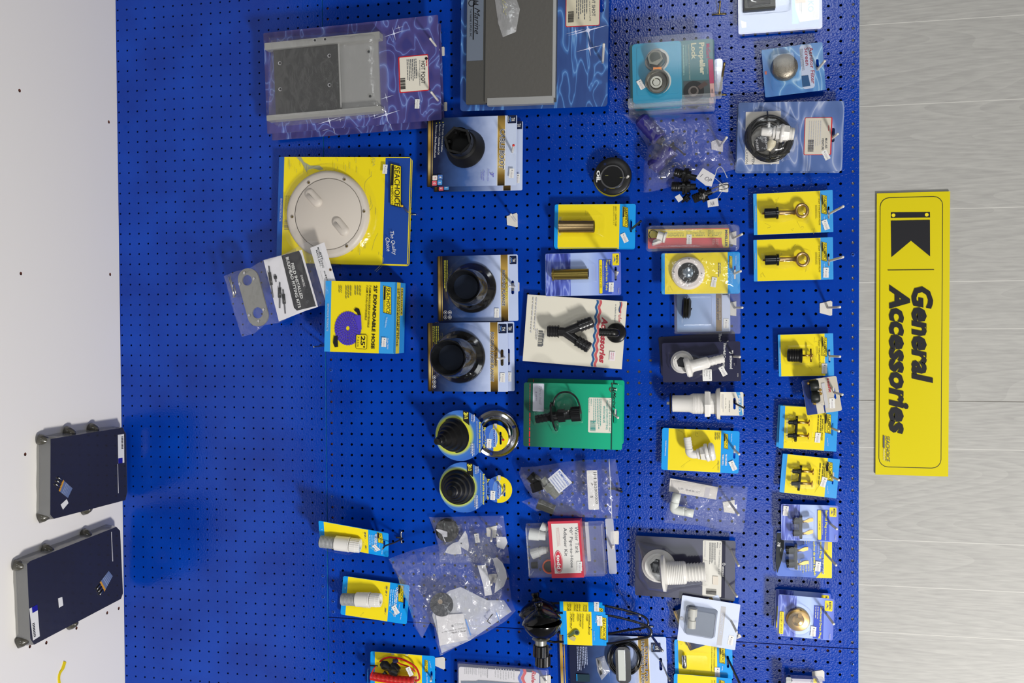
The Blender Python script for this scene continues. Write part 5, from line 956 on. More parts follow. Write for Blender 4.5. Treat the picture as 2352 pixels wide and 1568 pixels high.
# courtesy light
s = Item('light_ring_pack', 'shiny yellow and sky-blue pack with a white ringed round courtesy light', 'boat light', TP, [(285, 468), (1330, 460), (1340, 1010), (285, 1022)], 1.15)
m = sccard(s, .045, .845, (1265, 640, 820, 12), (1188, 505, 1232, 678)); m.T('The Quality Choice', (1278, 505), (1280, 620), 16, WHITE); m.dash(1040, 600, 1080, 790, 2, TXT); m.T('SEACHOICE', (1222, 700), (1222, 880), 26, M('#7ac0ec')); m.tag(985, 858, -10); m.build()
m = s.mb('light_ring', 'white round bezel'); m.lat((645, 742, .04), (None, .6), [(0, 220), (.4, 222), (.8, 212), (1, 190), (1, 140), (.8, 130)], M('#d8d0cc', .3, coat=.4), 48)
for x, y in ((655, 548), (452, 725), (822, 742), (632, 908)): m.disc(x, y, 10, M('#6a6660'), .66)
m.build()
m = s.mb('lens', 'dark rimmed glass lens'); m.lat((645, 732, .4), (None, .28), [(0, 132), (1, 130), (1, 104)], BLACK, 40); m.lat((645, 732, .5), (None, .25), [(0, 104), (.5, 90), (.9, 50), (1, 0)], M('#93a4b4', .08, .7), 32); m.build()
m = s.mb('film', 'glossy shrink film'); m.sheet([(288, 470), (700, 465), (1325, 465), (1335, 740), (1335, 1005), (800, 1015), (290, 1018), (286, 740)], .8, CLEAR('gloss', .07, .05, .07, 1, .4, 30, dist=.005), .05, .17, .1, 33, False); m.build()
hook('white peg hook through the shiny courtesy light pack', TP, (1262, 745), (1340, 712), 1.3)
# repair kit
s = Item('repair_kit_pack', 'pale blue repair kit card in clear clamshell with a small black coil', 'repair kit', TP, [(442, 925), (1345, 925), (1352, 1545), (452, 1558)], .35)
m = s.mb('card', 'pale blue gradient card with gold band'); a = s.P(492, 950); b = s.P(1205, 1515); m.slab(m.rr(a.x, a.y, b.x, b.y, .06), .02, .06, RAMP('pale_fade', [(0, '#5a84b8'), (.3, '#86a4d0'), (1, '#a9b9e0')], 'y', -s.H/2, s.H*.3)); m.w = .06; m.rect(1095, 950, 1204, 1514, M('#bcc6de', .35)); m.rect(1012, 950, 1092, 1512, M('#84683a', .3, .4)); m.T('REPAIR KIT', (1035, 1072), (1038, 1368), 30, NAVY, .02, .1); m.T('CONTROL CABLE', (1066, 1075), (1066, 1365), 18, LG, 0, .1); m.rect(1100, 1018, 1168, 1030, INK); m.tag(1148, 1410, -2); m.build()
m = s.mb('coil', 'black wound strip'); m.lat((560, 1200, .5), (680, 1205, .5), [(0, 110), (.2, 150), (.3, 130), (.5, 148), (.6, 128), (.8, 145), (1, 100)], M('#1c1c18', .35), 24); m.poly([(650, 1210), (700, 1200), (670, 1260)], BLACK, .5); m.build()
m = s.mb('clamshell', 'clear outer shell'); m.blis(448, 930, 1342, 1548, .3, .15, CLEAR('shellrim'), 0, .08); m.blis(545, 1050, 985, 1440, 1.0, .2, CL, .07); m.build()
hook('white peg hook with square base beside the repair kit pack', TP, (1260, 1200), (1362, 1198), .12, 3.2, plate=[(1200, 1130), (1285, 1115), (1285, 1310), (1205, 1300)])
# snap plugs
def snap(label, Zz, cor, logo, slot, model, plug, tagp, tagang, hw):
    s = Item('drain_plug_pack', label, 'drain plug', Zz, cor, .6, 'drain plug cards')
    m = sccard(s, .045, .845, slot, logo, r=.05, cy=M('#3b98dc', .3, coat=.4)); m.T(model[0], model[1], model[2], 22, M('#6a6418'), .01); m.dash(*model[3], 2, M('#8a8232'), .3); m.tag(*tagp, tagang); m.T('Quality Choice', hw[0], hw[1], 16, WHITE); m.T('MARINE PRODUCTS', *hw[2], 14, LG); m.build(); return s
for (oy, lab, tp, ang) in ((0, 'yellow snap-type drain plug card with ring handle, upper one next to the open board top', (1285, 628), 18), (706, 'yellow snap-type drain plug card with ring handle, hanging directly above the empty hook', (1290, 1345), -2)):
    c = [(193, 160), (1385, 112), (1402, 740), (208, 780)] if oy == 0 else [(195, 852), (1392, 818), (1400, 1450), (210, 1476)]
    s = snap(lab, SN, c, (1218, 172+oy, 1302, 475+oy), (1328, 352+oy, 540+oy, 13), ('SNAP TYPE DRAIN PLUG', (1188, 235+oy), (1195, 632+oy), (1125, 340+oy, 1165, 540+oy)), None, tp, ang, ((1262, 505+oy), (1262, 560+oy), ((230, 350+oy), (232, 585+oy))))
    x0, y0 = (362, 458) if oy == 0 else (370, 1158)
    m = s.mb('rubber_plug', 'black rubber barrel'); m.lat((x0, y0, .6), (x0+210, y0-8, .6), [(0, 66), (.04, 78), (.8, 76), (.85, 92), (1, 92)], M('#111418', .2, coat=.4), 28); m.lat((x0-30, y0, .6), (x0, y0, .6), [(0, 12), (1, 14)], M('#6a4a2c', .4, .8), 10); m.lat((x0+208, y0-8, .6), (x0+228, y0-8, .6), [(0, 70), (1, 40)], CHROME, 20); m.build()
    m = s.mb('ring_handle', 'brass shank with round ring'); BRZ = M('#c0a070', .28, 1); m.lat((x0+225, y0-10, .6), (x0+460, y0-18, .6), [(0, 38), (.3, 34), (.8, 32), (1, 48)], BRZ, 16)
    cx, cy = x0+565, y0-42 if oy == 0 else y0-10; m.tube([(cx+86*math.cos(t*math.pi/8), cy+92*math.sin(t*math.pi/8), .6) for t in range(16)], 25, BRZ, 10, 2, True); m.build()
    m = s.mb('blister', 'clear plastic bubble'); m.sheet([(x0-60, y0-110), (x0+250, y0-140), (x0+430, y0-90), (x0+500, y0-170), (x0+680, y0-150), (x0+730, y0), (x0+650, y0+160), (x0+460, y0+90), (x0+250, y0+140), (x0-60, y0+110)], .95, CLEAR('shrink2'), .05, .2, .02, 41+oy, False); m.build()
hook('long white peg hook through the upper snap-type plug card', SN, (1335, 465), (1545, 352), .7)
hook('long white peg hook through the lower snap-type plug card', SN, (1338, 1170), (1540, 1112), .7)
s = snap('yellow twist-type drain plug card with brass T handle', TW, [(90, 532), (775, 514), (788, 1040), (103, 1050)], (628, 552, 700, 808), (728, 712, 878, 11), ('TWIST TYPE DRAIN PLUG', (600, 595), (612, 940), (560, 680, 590, 800)), None, (668, 952), -2, ((668, 830), (668, 885), ((115, 690), (120, 885))))
m = s.mb('rubber_plug', 'black ribbed rubber plug'); m.lat((203, 787, .6), (390, 790, .6), [(0, 55), (.05, 78)]+[(.1+i*.08, 84 if i % 2 else 79) for i in range(10)]+[(.93, 92), (1, 92)], RUB, 28); m.build()
m = s.mb('t_handle', 'brass T handle'); m.tube([(390, 790, .6), (500, 790, .6)], 12, BRASS, 10, 1); m.tube([(505, 790, .6), (525, 790, .6)], 18, BRASS, 8, 1); m.tube([(498, 705, .6), (502, 872, .6)], 11, M('#8a7040', .3, 1), 8, 1); m.build()
m = s.mb('blister', 'clear plastic bubble'); m.blis(170, 665, 555, 900, .95, .3); m.build()
hook('white peg hook through the twist-type plug card', TW, (735, 798), (858, 803), .7)
# seafit
s = Item('livewell_plug_pack', 'tilted beige and navy pack with two dark rubber plugs over a yellow card', 'livewell plug', TW, [(385, 1112), (815, 1032), (888, 1478), (450, 1528)], 1.7)
m = s.mb('card', 'beige card with navy end'); m.card(M('#bdb6a8', .4, coat=.3), .04, .15, (793, 1185, 1330, 13)); m.fr(.003, .003, .997, .36, M('#1c3274', .35, coat=.4), .1); m.fr(.7, .3, .997, .52, M('#c4beb2', .4)); m.fr(.78, .5, .997, .54, M('#1c3274', .35)); m.T('seafit', (714, 1070), (742, 1248), 34, M('#b02838'), .02); m.tag(764, 1382, -6); m.rect(672, 1130, 680, 1440, LG); m.build()
m = s.mb('rubber_plugs', 'pair of dark rubber plugs'); DK = M('#181c1a', .4)
for x, y in ((545, 1165), (560, 1310)): m.lat((x-60, y, .5), (x+50, y-10, .5), [(0, 68), (.3, 76), (.8, 74), (1, 60)], DK, 20)
for x, y in ((470, 1135), (545, 1385), (612, 1215), (618, 1262)): m.lat((x, y, .55), (None, .25), [(0, 18), (.6, 20), (1, 8)], BRASS, 12)
m.build()
m = s.mb('blister', 'clear plastic bubble'); m.blis(440, 1110, 655, 1430, 1.05, .2); m.build()
hook('white peg hook through the tilted beige pack', TW, (795, 1250), (888, 1275), 1.8)
# baitwell
def bait(label, cor, logo, slot, T1, tag, ta, P, bar, d=.7, grp='baitwell plug cards'):
    s = Item('baitwell_plug_pack', label, 'livewell plug', BW, cor, d, grp); m = sccard(s, .085, .79, slot, logo, r=.05, cy=M('#2f94dc', .3, coat=.4)); m.T('BAITWELL PLUGS', *T1, 22, M('#5a5210'), .02); m.dash(T1[0][0]-85, T1[0][1]-60, T1[0][0]-25, T1[1][1], 2, M('#6a6418'), .35); m.tag(*tag, ta); m.T('The Quality Choice', (850, T1[0][1]+280), (862, T1[0][1]+400), 16, WHITE, 0, .2); m.build()
    m = s.mb('hanger_strip', 'black moulded strip'); a, b = bar; m.tube([(a[0], a[1], .35), ((a[0]+b[0])/2, (a[1]+b[1])/2, .4), (b[0], b[1], .35)], 20, BLACK, 8); m.build()
    for x, y in P:
        m = s.mb('plug', 'black plug with brass T screw'); m.lat((x-130, y, .5), (x, y, .5), [(0, 24), (.05, 34), (.6, 32), (.65, 42), (1, 40)], M('#161a1c', .22, coat=.3), 20); m.lat((x-155, y, .5), (x-130, y, .5), [(0, 8), (1, 9)], BRASS, 8); m.tube([(x, y, .5), (x+60, y, .5), (x+175, y+6, .5)], 20, BRASS, 10, 1); m.lat((x+170, y+6, .5), (x+195, y+8, .5), [(0, 30), (.3, 52), (.7, 52), (1, 20)], BRASS, 16); m.build()
    m = s.mb('blister', 'clear plastic bubble'); x, y = P[0]; m.blis(x-170, y-110, x+240, P[1][1]+110, .9, .3); m.build(); return s
s = bait('yellow baitwell plug card partly covered by the beige pack, front of its pair', [(140, 68), (1015, 122), (985, 766), (125, 706)], (808, 185, 908, 502), (930, 330, 525, 13), ((786, 278), (768, 598)), (708, 555), -3, ((395, 325), (385, 522)), ((395, 232), (372, 612)))
dup(s, -5.5, -2, -.55, 'yellow baitwell plug card just showing past the edge of its twin', -.6, skip=('plug', 'hanger_strip', 'blister'))
bait('yellow baitwell plug card with curled glossy corner, lower of the two', [(182, 790), (1042, 880), (985, 1460), (132, 1375)], (830, 905, 932, 1215), (935, 1070, 1255, 12), ((812, 995), (800, 1290)), (797, 1220), -10, ((455, 1058), (440, 1240)), ((458, 970), (418, 1345)))
hook('white peg hook through the yellow baitwell card beside the beige pack', BW, (925, 415), (1022, 455), .8)
hook('white peg hook through the lower yellow baitwell card', BW, (925, 1145), (1018, 1188), .8)
# marpac bailwell
def bplug(s, P, r, L):
    for x, y in P:
        m = s.mb('plug', 'black plug with brass lever'); m.lat((x, y, .55), (x+L, y, .55), [(0, r*.8), (.03, r), (.85, r*.98), (.86, r*.8), (1, r*.8)], M('#17191b', .22, coat=.3), 24); m.tube([(x-12, y+5, .5), (x+5, y+5, .5)], 10, BRASS, 8, 1)
        m.lat((x+L+45, y+10, .55), (x+L+130, y+12, .55), [(0, 26), (.3, 30), (.35, 18), (1, 18)], BRASS, 6, False); m.solid([(x+L+60, y+10), (x+L+170, y-45), (x+L+240, y-50), (x+L+240, y+5), (x+L+150, y+30)], .45, .7, BRASS); m.build()
    m = s.mb('hanger_strip', 'black moulded strip'); m.box((P[0][0]+L-5, P[0][1]-100), (P[0][0]+L+45, P[1][1]+110), .2, .75, BLACK, .08); m.build()
s = Item('baitwell_plug_pack', 'blue sea-print Bailwell Plug card with sticker in its corner', 'livewell plug', BP, [(260, 130), (1303, 166), (1290, 822), (275, 776)], 1.1)
m = mpcard(s, None, .33); mplogo(m, 1140, 195, 1265, 368); m.rect(920, 240, 1135, 800, M('#3a54c0', .35)); m.rect(926, 243, 992, 780, YEL, .1); m.T('1 1/8" ID', (962, 440), (960, 598), 26, INK); m.T('Bailwell Plug', (1080, 250), (1072, 565), 50, YTX, .02); m.T('with Brass Handle', (1075, 575), (1068, 785), 26, YTX); m.dash(1005, 265, 1025, 780, 1, LG, .4); m.tag(352, 258, -4); m.T('7-0485', (1252, 695), (1250, 780), 20, LG); m.build()
bplug(s, ((470, 440), (470, 655)), 60, 135); m = s.mb('blister', 'clear plastic bubble'); m.blis(430, 270, 880, 770, 1.0, .3); m.build()
s = Item('baitwell_plug_pack', 'blue and yellow bilingual Baitwell Plug card with black 7/8 band', 'livewell plug', BP, [(185, 640), (1192, 660), (1182, 1475), (180, 1420)], .35)
m = s.mb('card', 'blue card with yellow end'); m.card(M('#4a6cc4', .35, coat=.5), .035, .18, (1085, 970, 1205, 26)); m.poly([(1060, 650), (1185, 655), (1180, 1470), (900, 1462), (1010, 1330), (1040, 1100)], YEL); m.rect(1060, 815, 1112, 960, M('#b8a878')); m.poly([(190, 650), (285, 655), (320, 800), (318, 950), (270, 1180), (200, 1375), (185, 1300), (170, 1150)], M('#22282c', .4)); m.T('7/8', (232, 822), (225, 900), 56, WHITE, .03); m.T('Type', (262, 925), (262, 985), 24, WHITE)
m.T('Baitwell Plug', (985, 690), (975, 1115), 48, YTX, .02); m.T('Bouchon de puits \u00e0 app\u00e2t', (858, 740), (872, 1425), 46, YTX, .02); m.dash(800, 1100, 815, 1420, 1, WHITE, .4); m.dash(540, 1150, 790, 1400, 5, M('#b8b88a'), .3); m.dash(660, 760, 790, 860, 3, M('#b8b88a'), .3); m.T('marpac', (1010, 1120), (1015, 1400), 60, WHITE, .03, .1); m.T('marpac', (1008, 1125), (1012, 1395), 48, M('#3a5ab8'), .02, .1); m.dash(920, 850, 945, 1080, 1, LG, .4); m.tag(932, 1258, -5); m.build()
bplug(s, ((355, 960), (360, 1205)), 80, 160); m = s.mb('blister', 'clear plastic bubble'); m.blis(335, 800, 860, 1350, 1.05, .3); m.build()
hook('white peg hook through the sea-print Bailwell Plug card', BP, (1165, 500), (1268, 582), 1.2)
hook('long grey-white peg hook through the bilingual Baitwell Plug card', BP, (1082, 1040), (1255, 1232), .45)
# garboard
s = Item('garboard_plug_pack', 'blue sea-print card with a round brass Garboard Drain Plug, front of its pair', 'drain plug', GD, [(182, 222), (1028, 300), (1012, 932), (162, 838)], 1.6, 'garboard drain plugs')
m = mpcard(s, None, .33); mplogo(m, 890, 318, 1000, 488); m.rect(728, 398, 858, 905, M('#3a50bc', .35)); m.rect(205, 485, 255, 828, YEL, .08); m.T('FITS 1" OR 1 1/4" HOLE', (230, 500), (226, 810), 22, INK); m.T('Garboard Drain Plug', (830, 412), (808, 895), 42, YTX, .02); m.dash(735, 410, 790, 660, 2, LG, .4); m.T('7-0304', (965, 825), (962, 910), 18, LG); m.tag(712, 788, -3); m.build()
m = s.mb('drain_plug', 'brass plate with domed hex plug'); BR2 = M('#cda868', .35, 1); m.lat((480, 605, .1), (None, .75), [(0, 185), (.1, 185), (.3, 170), (.42, 130), (.5, 80), (.5, 60)], BR2, 48); m.lat((482, 612, .4), (475, 625, 1.1), [(0, 95), (.5, 90), (.85, 78), (1, 40)], BR2, 32); m.lat((498, 560, .6), (510, 545, 1.0), [(0, 45), (1, 38)], BR2, 4, False)
for x, y in ((518, 475), (338, 622), (575, 705)): m.disc(x, y, 20, M('#3a2c18'), .35)
m.build()
m = s.mb('blister', 'clear round bubble'); m.lat((485, 600, .04), (None, 1.1), [(0, 240), (.06, 238), (.5, 215), (.9, 200), (1, 180), (1, 0)], CL, 48); m.build()
dup(s, -7.5, -13, -1.3, 'garboard drain plug card shadowed behind the front one', skip=('drain_plug', 'blister'))
hook('white peg hook through the garboard drain plug card', GD, (915, 530), (1018, 672), 1.7, 4.6)
s = Item('clamshell_pack', 'clear clamshell cut by the lower picture edge near the board top', 'blister pack', GD, [(240, 1440), (890, 1450), (880, 2000), (230, 2000)], .9)
m = s.mb('card', 'white card with yellow mark'); m.box((380, 1500), (860, 1950), .02, .06, M('#c9c4cc', .35)); m.w = .06; m.rect(712, 1500, 765, 1570, YEL); m.T('C', (690, 1530), (690, 1568), 30, NAVY); m.build()
m = s.mb('contents', 'dark and silver part'); m.box((300, 1480), (390, 1900), .1, .8, STEEL, .08); m.lat((330, 1460, .5), (350, 1540, .5), [(0, 30), (1, 50)], BLACK, 12); m.build()
m = s.mb('clamshell', 'clear outer shell'); m.blis(245, 1440, 885, 1990, 1.1, .3, CLEAR('shellrim'), 0, .12); m.build()
hook('white peg hook base above the clamshell in the lower picture corner', GD, (800, 1560), (815, 1600), .3, 1.4, plate=[(690, 1398), (850, 1372), (880, 1400), (880, 1540), (700, 1500)])
# ================================================================ purple knob bag and loose black fittings
s = Item('knob_parts_bag', 'clear bag of dark blue ribbed knobs under the teal clamshells', 'parts bag', BG, [(80, 95), (1500, 95), (1780, 1310), (380, 1310)], .6)
PRP = M('#28246c', .35, coat=.2)
for a, b in (((330, 200, .75), (620, 520, .75)), ((500, 960, .75), (800, 660, .75))):
    m = s.mb('knob', 'dark blue ribbed knob'); d = Vector((b[0]-a[0], b[1]-a[1])).normalized(); m.lat(a, b, [(0, 90), (.1, 118)]+[(.15+i*.1, 122 if i % 2 else 112) for i in range(8)]+[(.95, 128), (1, 100)], PRP, 28); m.lat(b, (b[0]+d.x*60, b[1]+d.y*60, .75), [(0, 70), (1, 55)], M('#1c1c30', .4), 20); m.build()
m = s.mb('strap', 'thin dark tie'); m.tube([(820, 620, .6), (900, 670, .6), (1000, 760, .6)], 12, M('#1c1c40', .4), 6); m.build()
m = s.mb('bag', 'crumpled clear plastic'); m.sheet([(75, 150), (170, 138), (1000, 140), (1465, 140), (1500, 390), (1620, 470), (1700, 700), (1785, 960), (1600, 1015), (1250, 1070), (1000, 1160), (700, 1260), (440, 1318), (380, 1318), (385, 900), (440, 620), (300, 420), (250, 290)], 1.35, CLEAR('bag4', .1, .05, .05, 1, .4, 45, (.93, .93, 1), .004), .05, .17, .14, 51); m.build()
hook('white peg hook through the knob bag, its base seen in the clear film', BG, (1530, 620), (1625, 495), .3, 3.4, plate=[(1395, 560), (1480, 520), (1575, 560), (1570, 712), (1400, 672)])
def bf(label, a, b, d, r, extra=None, cuff=.42):
    s = Item('barbed_fitting', label, 'hose fitting', BG, [(min(a[0], b[0]), min(a[1], b[1])-r), (max(a[0], b[0]), min(a[1], b[1])-r), (max(a[0], b[0]), max(a[1], b[1])+r), (min(a[0], b[0]), max(a[1], b[1])+r)], d)
    m = s.mb('body', 'black threaded body'); B4 = M('#121213', .35, coat=.1)
    m.lat((*a, 0), (*b, 0), [(0, r*.7), (.02, r*.85)]+[(.04+i*.05, r*(.9 if i % 2 else .82)) for i in range(7)]+[(cuff, r*.85), (cuff, r*1.4), (cuff+.1, r*1.4), (cuff+.1, r*1.05), (cuff+.32, r*1.05), (cuff+.34, r*.6), (1, r*.6)], B4, 24); m.build()
    m = s.mb('hex_nut', 'black hex nut'); g = lambda t: (a[0]+(b[0]-a[0])*t, a[1]+(b[1]-a[1])*t, 0); m.lat(g(cuff+.12), g(cuff+.2), [(0, r*1.55), (1, r*1.55), (1, r)], B4, 6, False); m.build()
    if extra: extra(s)
    return s
def tagf(pts, tx=None, p0=None, p1=None, h=40):
    def f(s):
        m = s.mb('paper_tag', 'white handwritten paper tag'); m.solid(pts, .72, .75, M('#cbc9cc', .5)); m.w = .76
        if tx: m.T(tx, p0, p1, h, M('#4a4a58'), -.01, .3)
        m.build(); m = s.mb('string', 'thin string'); c = Vector((sum(p[0] for p in pts)/len(pts), sum(p[1] for p in pts)/len(pts))); m.tube([(c.x, c.y, .7), (c.x+60, c.y-60, .5), (1600, 1230, .3)], 4, LG, 5); m.build()
    return f
bf('black barbed fitting at the top of the loose cluster, with the biggest paper tag', (842, 1010), (1170, 1105), 2.6, 75, tagf([(1270, 952), (1458, 1062), (1400, 1230), (1310, 1215), (1168, 1102)], '1  OP', (1240, 1060), (1395, 1150), 60), .4)
bf('black barbed fitting in the middle of the loose cluster, pointing straight down', (800, 1228), (1165, 1235), 1.9, 85, None, .45)
bf('black barbed fitting at the right of the loose cluster with N/A tag', (1120, 1420), (1400, 1300), 2.2, 78, tagf([(1336, 1440), (1490, 1400), (1508, 1518), (1345, 1543)], 'N/A', (1385, 1490), (1440, 1480), 60), .4)
bf('short black fitting tucked lowest in the loose cluster with blank white tag', (990, 1375), (1060, 1440), 1.5, 70, lambda s: (lambda m: (m.solid([(848, 1385), (920, 1342), (975, 1418), (905, 1468)], .5, .53, M('#cbc9cc', .5)), m.build()))(s.mb('paper_tag', 'small white tag')), .3)
s = Item('wire_loop', 'bright wire pin holding the loose black fittings', 'wire loop', BG, [(1380, 1180), (1660, 1180), (1660, 1370), (1380, 1370)], 2.0)
m = s.mb('wire'); m.tube([(1400, 1330, 0), (1500, 1290, 0), (1610, 1262, 0), (1655, 1240, 0), (1650, 1205, 0), (1600, 1198, 0), (1500, 1230, 0), (1390, 1270, 0)], 9, M('#3a3a3c', .3, .5), 8); m.build()
m = s.mb('plastic_pouch', 'small clear pouch'); m.sheet([(1400, 1190), (1640, 1195), (1650, 1250), (1520, 1300), (1390, 1330)], .15, BAG, .05, .15, .08, 3, False); m.build()
s = Item('string_loop', 'thin white string loop sticking up beside the paper tags', 'string', BG, [(1450, 930), (1640, 930), (1640, 1100), (1450, 1100)], 1.9)
m = s.mb('string'); m.tube([(1455, 1060, 0), (1480, 970, 0), (1525, 935, 0), (1570, 965, 0), (1635, 1100, 0)], 6, LG, 6); m.build()
hook('white peg hook behind the loose black fittings', BG, (1590, 1240), (1615, 1225), .25, .8)
# ================================================================ free hooks
hook('empty white peg hook with trapezoid base left of the drain tube cards', HK, (620, 960), (360, 590), .1, 3.2, plate=[(95, 690), (690, 490), (745, 560), (760, 1320), (680, 1345), (120, 1215)])
hook('empty white peg hook with trapezoid base between the snap-type and twist-type plug cards', TW, (710, 198), (858, 188), .1, 3.2, plate=[(610, 145), (745, 110), (766, 125), (764, 290), (740, 296), (610, 262)])
s = Item('peg_hook', 'black double-prong wire hook holding the edge-on flush kit card', 'hook', OF, [(1100, 290), (1200, 290), (1200, 450), (1100, 450)], .05)
m = s.mb('prongs', 'bright wire prongs'); m.tube([(1188, 300, -.2), (1180, 295, .1), (1168, 310, .15), (1172, 380, .15), (1176, 440, .15), (1188, 445, -.2)], 11, STEEL, 8); m.tube([(1100, 370, .12), (1170, 375, .15)], 11, M('#4a4a4c', .4, .6), 8, 1); m.build()
m = s.mb('rod', 'dark wire arm'); m.tube([(1190, 385, .15), (1080, 440, 1.6), (962, 480, 2.6), (925, 520, 3.2)], 11, M('#3a3a3c', .4, .6), 8); m.lat((925, 520, 3.2), (921, 524, 3.35), [(0, 12), (.6, 12), (1, 5)], STEEL, 10); m.build()
# ================================================================ flush kits
s = Item('flush_kit_pack', 'yellow and sky-blue Outboard Flush Kit card half under the big clear bag', 'flush kit', OF, [(415, 905), (1292, 987), (1240, 1506), (343, 1416)], .5)
FK = s
m = sccard(s, .075, .71, (1212, 1170, 1320, 13), (1130, 1000, 1200, 1242)); m.T('OUTBOARD FLUSH KIT', (1122, 1035), (1078, 1428), 30, WHITE, .03); m.dash(1022, 1060, 1082, 1370, 3, M('#a8d4f0'), .4); m.T('The Quality Choice', (1150, 1255), (1138, 1330), 14, WHITE); m.tag(1096, 1338, 38); m.dash(945, 1020, 1005, 1160, 1, TXT, .2); m.dash(935, 1310, 985, 1420, 1, TXT, .2); m.T('Model 18692', (1172, 1380), (1160, 1465), 12, WHITE); m.T('MARINE', (425, 1030), (422, 1060), 14, LG); m.build()
m = s.mb('threaded_end', 'grey threaded hose end'); m.lat((380, 1196, .85), (570, 1200, .85), [(i/22, 82 if i % 2 else 76) for i in range(23)], M('#8e9092', .5), 28); m.lat((372, 1196, .85), (380, 1196, .85), [(0, 60), (1, 60)], BLACK, 20); m.build()
m = s.mb('connector_body', 'white plastic body'); m.lat((570, 1198, .85), (760, 1203, .85), [(0, 86), (.04, 96), (.93, 98), (.95, 102), (1, 100), (1, 82)], WH, 32); m.build()
m = s.mb('knurled_collar', 'white ribbed collar'); m.lat((762, 1203, .85), (898, 1208, .85), [(0, 80), (.05, 92), (.6, 94), (.62, 92), (.95, 90), (1, 80), (1, 45), (.7, 40)], WH, 44, True, -.035); m.build()
m = s.mb('blister', 'clear plastic bubble'); m.blis(355, 1080, 960, 1310, 1.6, .25); m.build()
# same kit, turned edge-on
yaw = math.radians(42); Rb = Matrix(((1, 0, 0), (0, 0, -1), (0, 1, 0)))
Ry = Matrix.Rotation(yaw, 3, 'Y')
M4 = None
c2 = at(*nz(OF, 540, 390), 1.9)
R2 = (Matrix.Rotation(math.radians(-40), 3, 'Z').inverted() @ Rb @ Matrix.Rotation(math.radians(-13), 3, 'Z'))
M4 = Matrix.Translation(c2) @ R2.to_4x4()
dup(FK, 0, 0, 0, 'yellow and sky-blue Outboard Flush Kit card swung sideways on a black hook', M4=M4)
# ================================================================ small and big bag
s = Item('round_pad_bag', 'clear bag with a black round pad and torn paper above the biggest bag', 'parts bag', BB, [(485, 70), (1280, 62), (1345, 575), (600, 570)], .3)
m = s.mb('round_pad', 'black foam disc'); m.lat((680, 215, .1), (None, .22), [(0, 126), (.8, 126), (1, 118), (1, 0)], M('#17181a', .7), 36); m.build()
pw = M('#c3c4cc', .55); m = s.mb('torn_paper', 'torn white paper'); m.w = .4; m.poly([(655, 452), (680, 400), (740, 355), (820, 330), (830, 470), (725, 475)], pw); m.poly([(800, 330), (870, 222), (892, 270), (910, 380), (900, 440), (830, 400)], pw); m.build(); m = s.mb('torn_paper', 'torn white paper'); m.w = .4; m.poly([(1200, 285), (1300, 290), (1318, 350), (1280, 420), (1205, 395)], pw); m.build(); m = s.mb('torn_paper', 'torn white paper'); m.w = .4; m.poly([(560, 205), (600, 210), (680, 235), (680, 290), (640, 290), (665, 340), (655, 345), (620, 260), (570, 225)], pw); m.poly([(812, 350), (838, 352), (830, 368)], YEL); m.build(); m = s.mb('price_tag'); m.w = .4; m.tag(995, 303, 4); m.build()
m = s.mb('bag', 'crumpled clear plastic'); m.sheet([(485, 76), (560, 82), (900, 70), (1275, 62), (1290, 180), (1320, 380), (1345, 572), (1000, 560), (600, 560), (590, 400), (545, 230)], .4, CLEAR('bag5', .12, .05, .06, 1, .5, 60, dist=.004), .03, .15, .1, 61); m.build()
hook('white peg hook through the bag with the black round pad', BB, (1150, 225), (1145, 328), .45, 3.6, plate=[(1092, 195), (1205, 170), (1195, 300), (1100, 285)])
s = Item('gauge_kit_bag', 'biggest crumpled clear bag with gauge leaflet, foam disc and small black hex key', 'parts bag', BB, [(250, 420), (1200, 330), (1350, 1300), (430, 1400)], 1.2)
m = s.mb('inner_pouch', 'cloudy grey inner pouch'); m.solid([(700, 860), (820, 820), (1100, 960), (1280, 960), (1360, 1080), (920, 1385), (620, 1520), (560, 1250), (520, 1120), (560, 960)], .02, .1, CLEAR('cloudy', .3, .4, .05, .5)); m.build()
m = s.mb('foam_disc', 'dark foam disc with central hole'); m.lat((625, 1000, .1), (None, .3), [(0, 125), (1, 125), (1, 0)], M('#2c2f36', .8), 32); m.w = .4; m.disc(605, 975, 26, M('#8a7c6c')); m.build()
m = s.mb('leaflet', 'white instruction leaflet'); m.w = .2; m.poly([(560, 1120), (850, 1100), (900, 1378), (598, 1442)], M('#cfced2', .5)); m.disc(735, 1232, 13, GREY); m.T('Figure 1. Gauge', (728, 1306), (880, 1282), 20, INK, .0); m.T('a - Face Plate  b - Stud (2)', (622, 1302), (872, 1252), 14, TXT); m.rect(760, 1214, 855, 1220, LG); m.build()
m = s.mb('paper_scrap', 'torn white paper'); m.w = .3; m.poly([(1000, 592), (1085, 588), (1100, 640), (1120, 720), (1155, 900), (1078, 915), (1060, 800)], pw); m.build(); m = s.mb('paper_scrap', 'torn white paper'); m.w = .3; m.poly([(1160, 520), (1205, 505), (1262, 560), (1300, 640), (1312, 720), (1280, 810), (1180, 885), (1190, 780), (1215, 700)], pw); m.build()
m = s.mb('hex_key', 'black hex key'); m.tube([(1160, 1105, .5), (1128, 1145, .5), (1104, 1182, .5), (1140, 1210, .5)], 6, BLACK, 6, 1); m.build()
m = s.mb('blue_tape', 'blue edge lines'); m.w = .14; m.poly([(868, 1160), (880, 1160), (935, 1330), (922, 1335)], M('#5a90d8')); m.poly([(1195, 1090), (1202, 1090), (1240, 1190), (1232, 1190)], M('#5a90d8')); m.build()
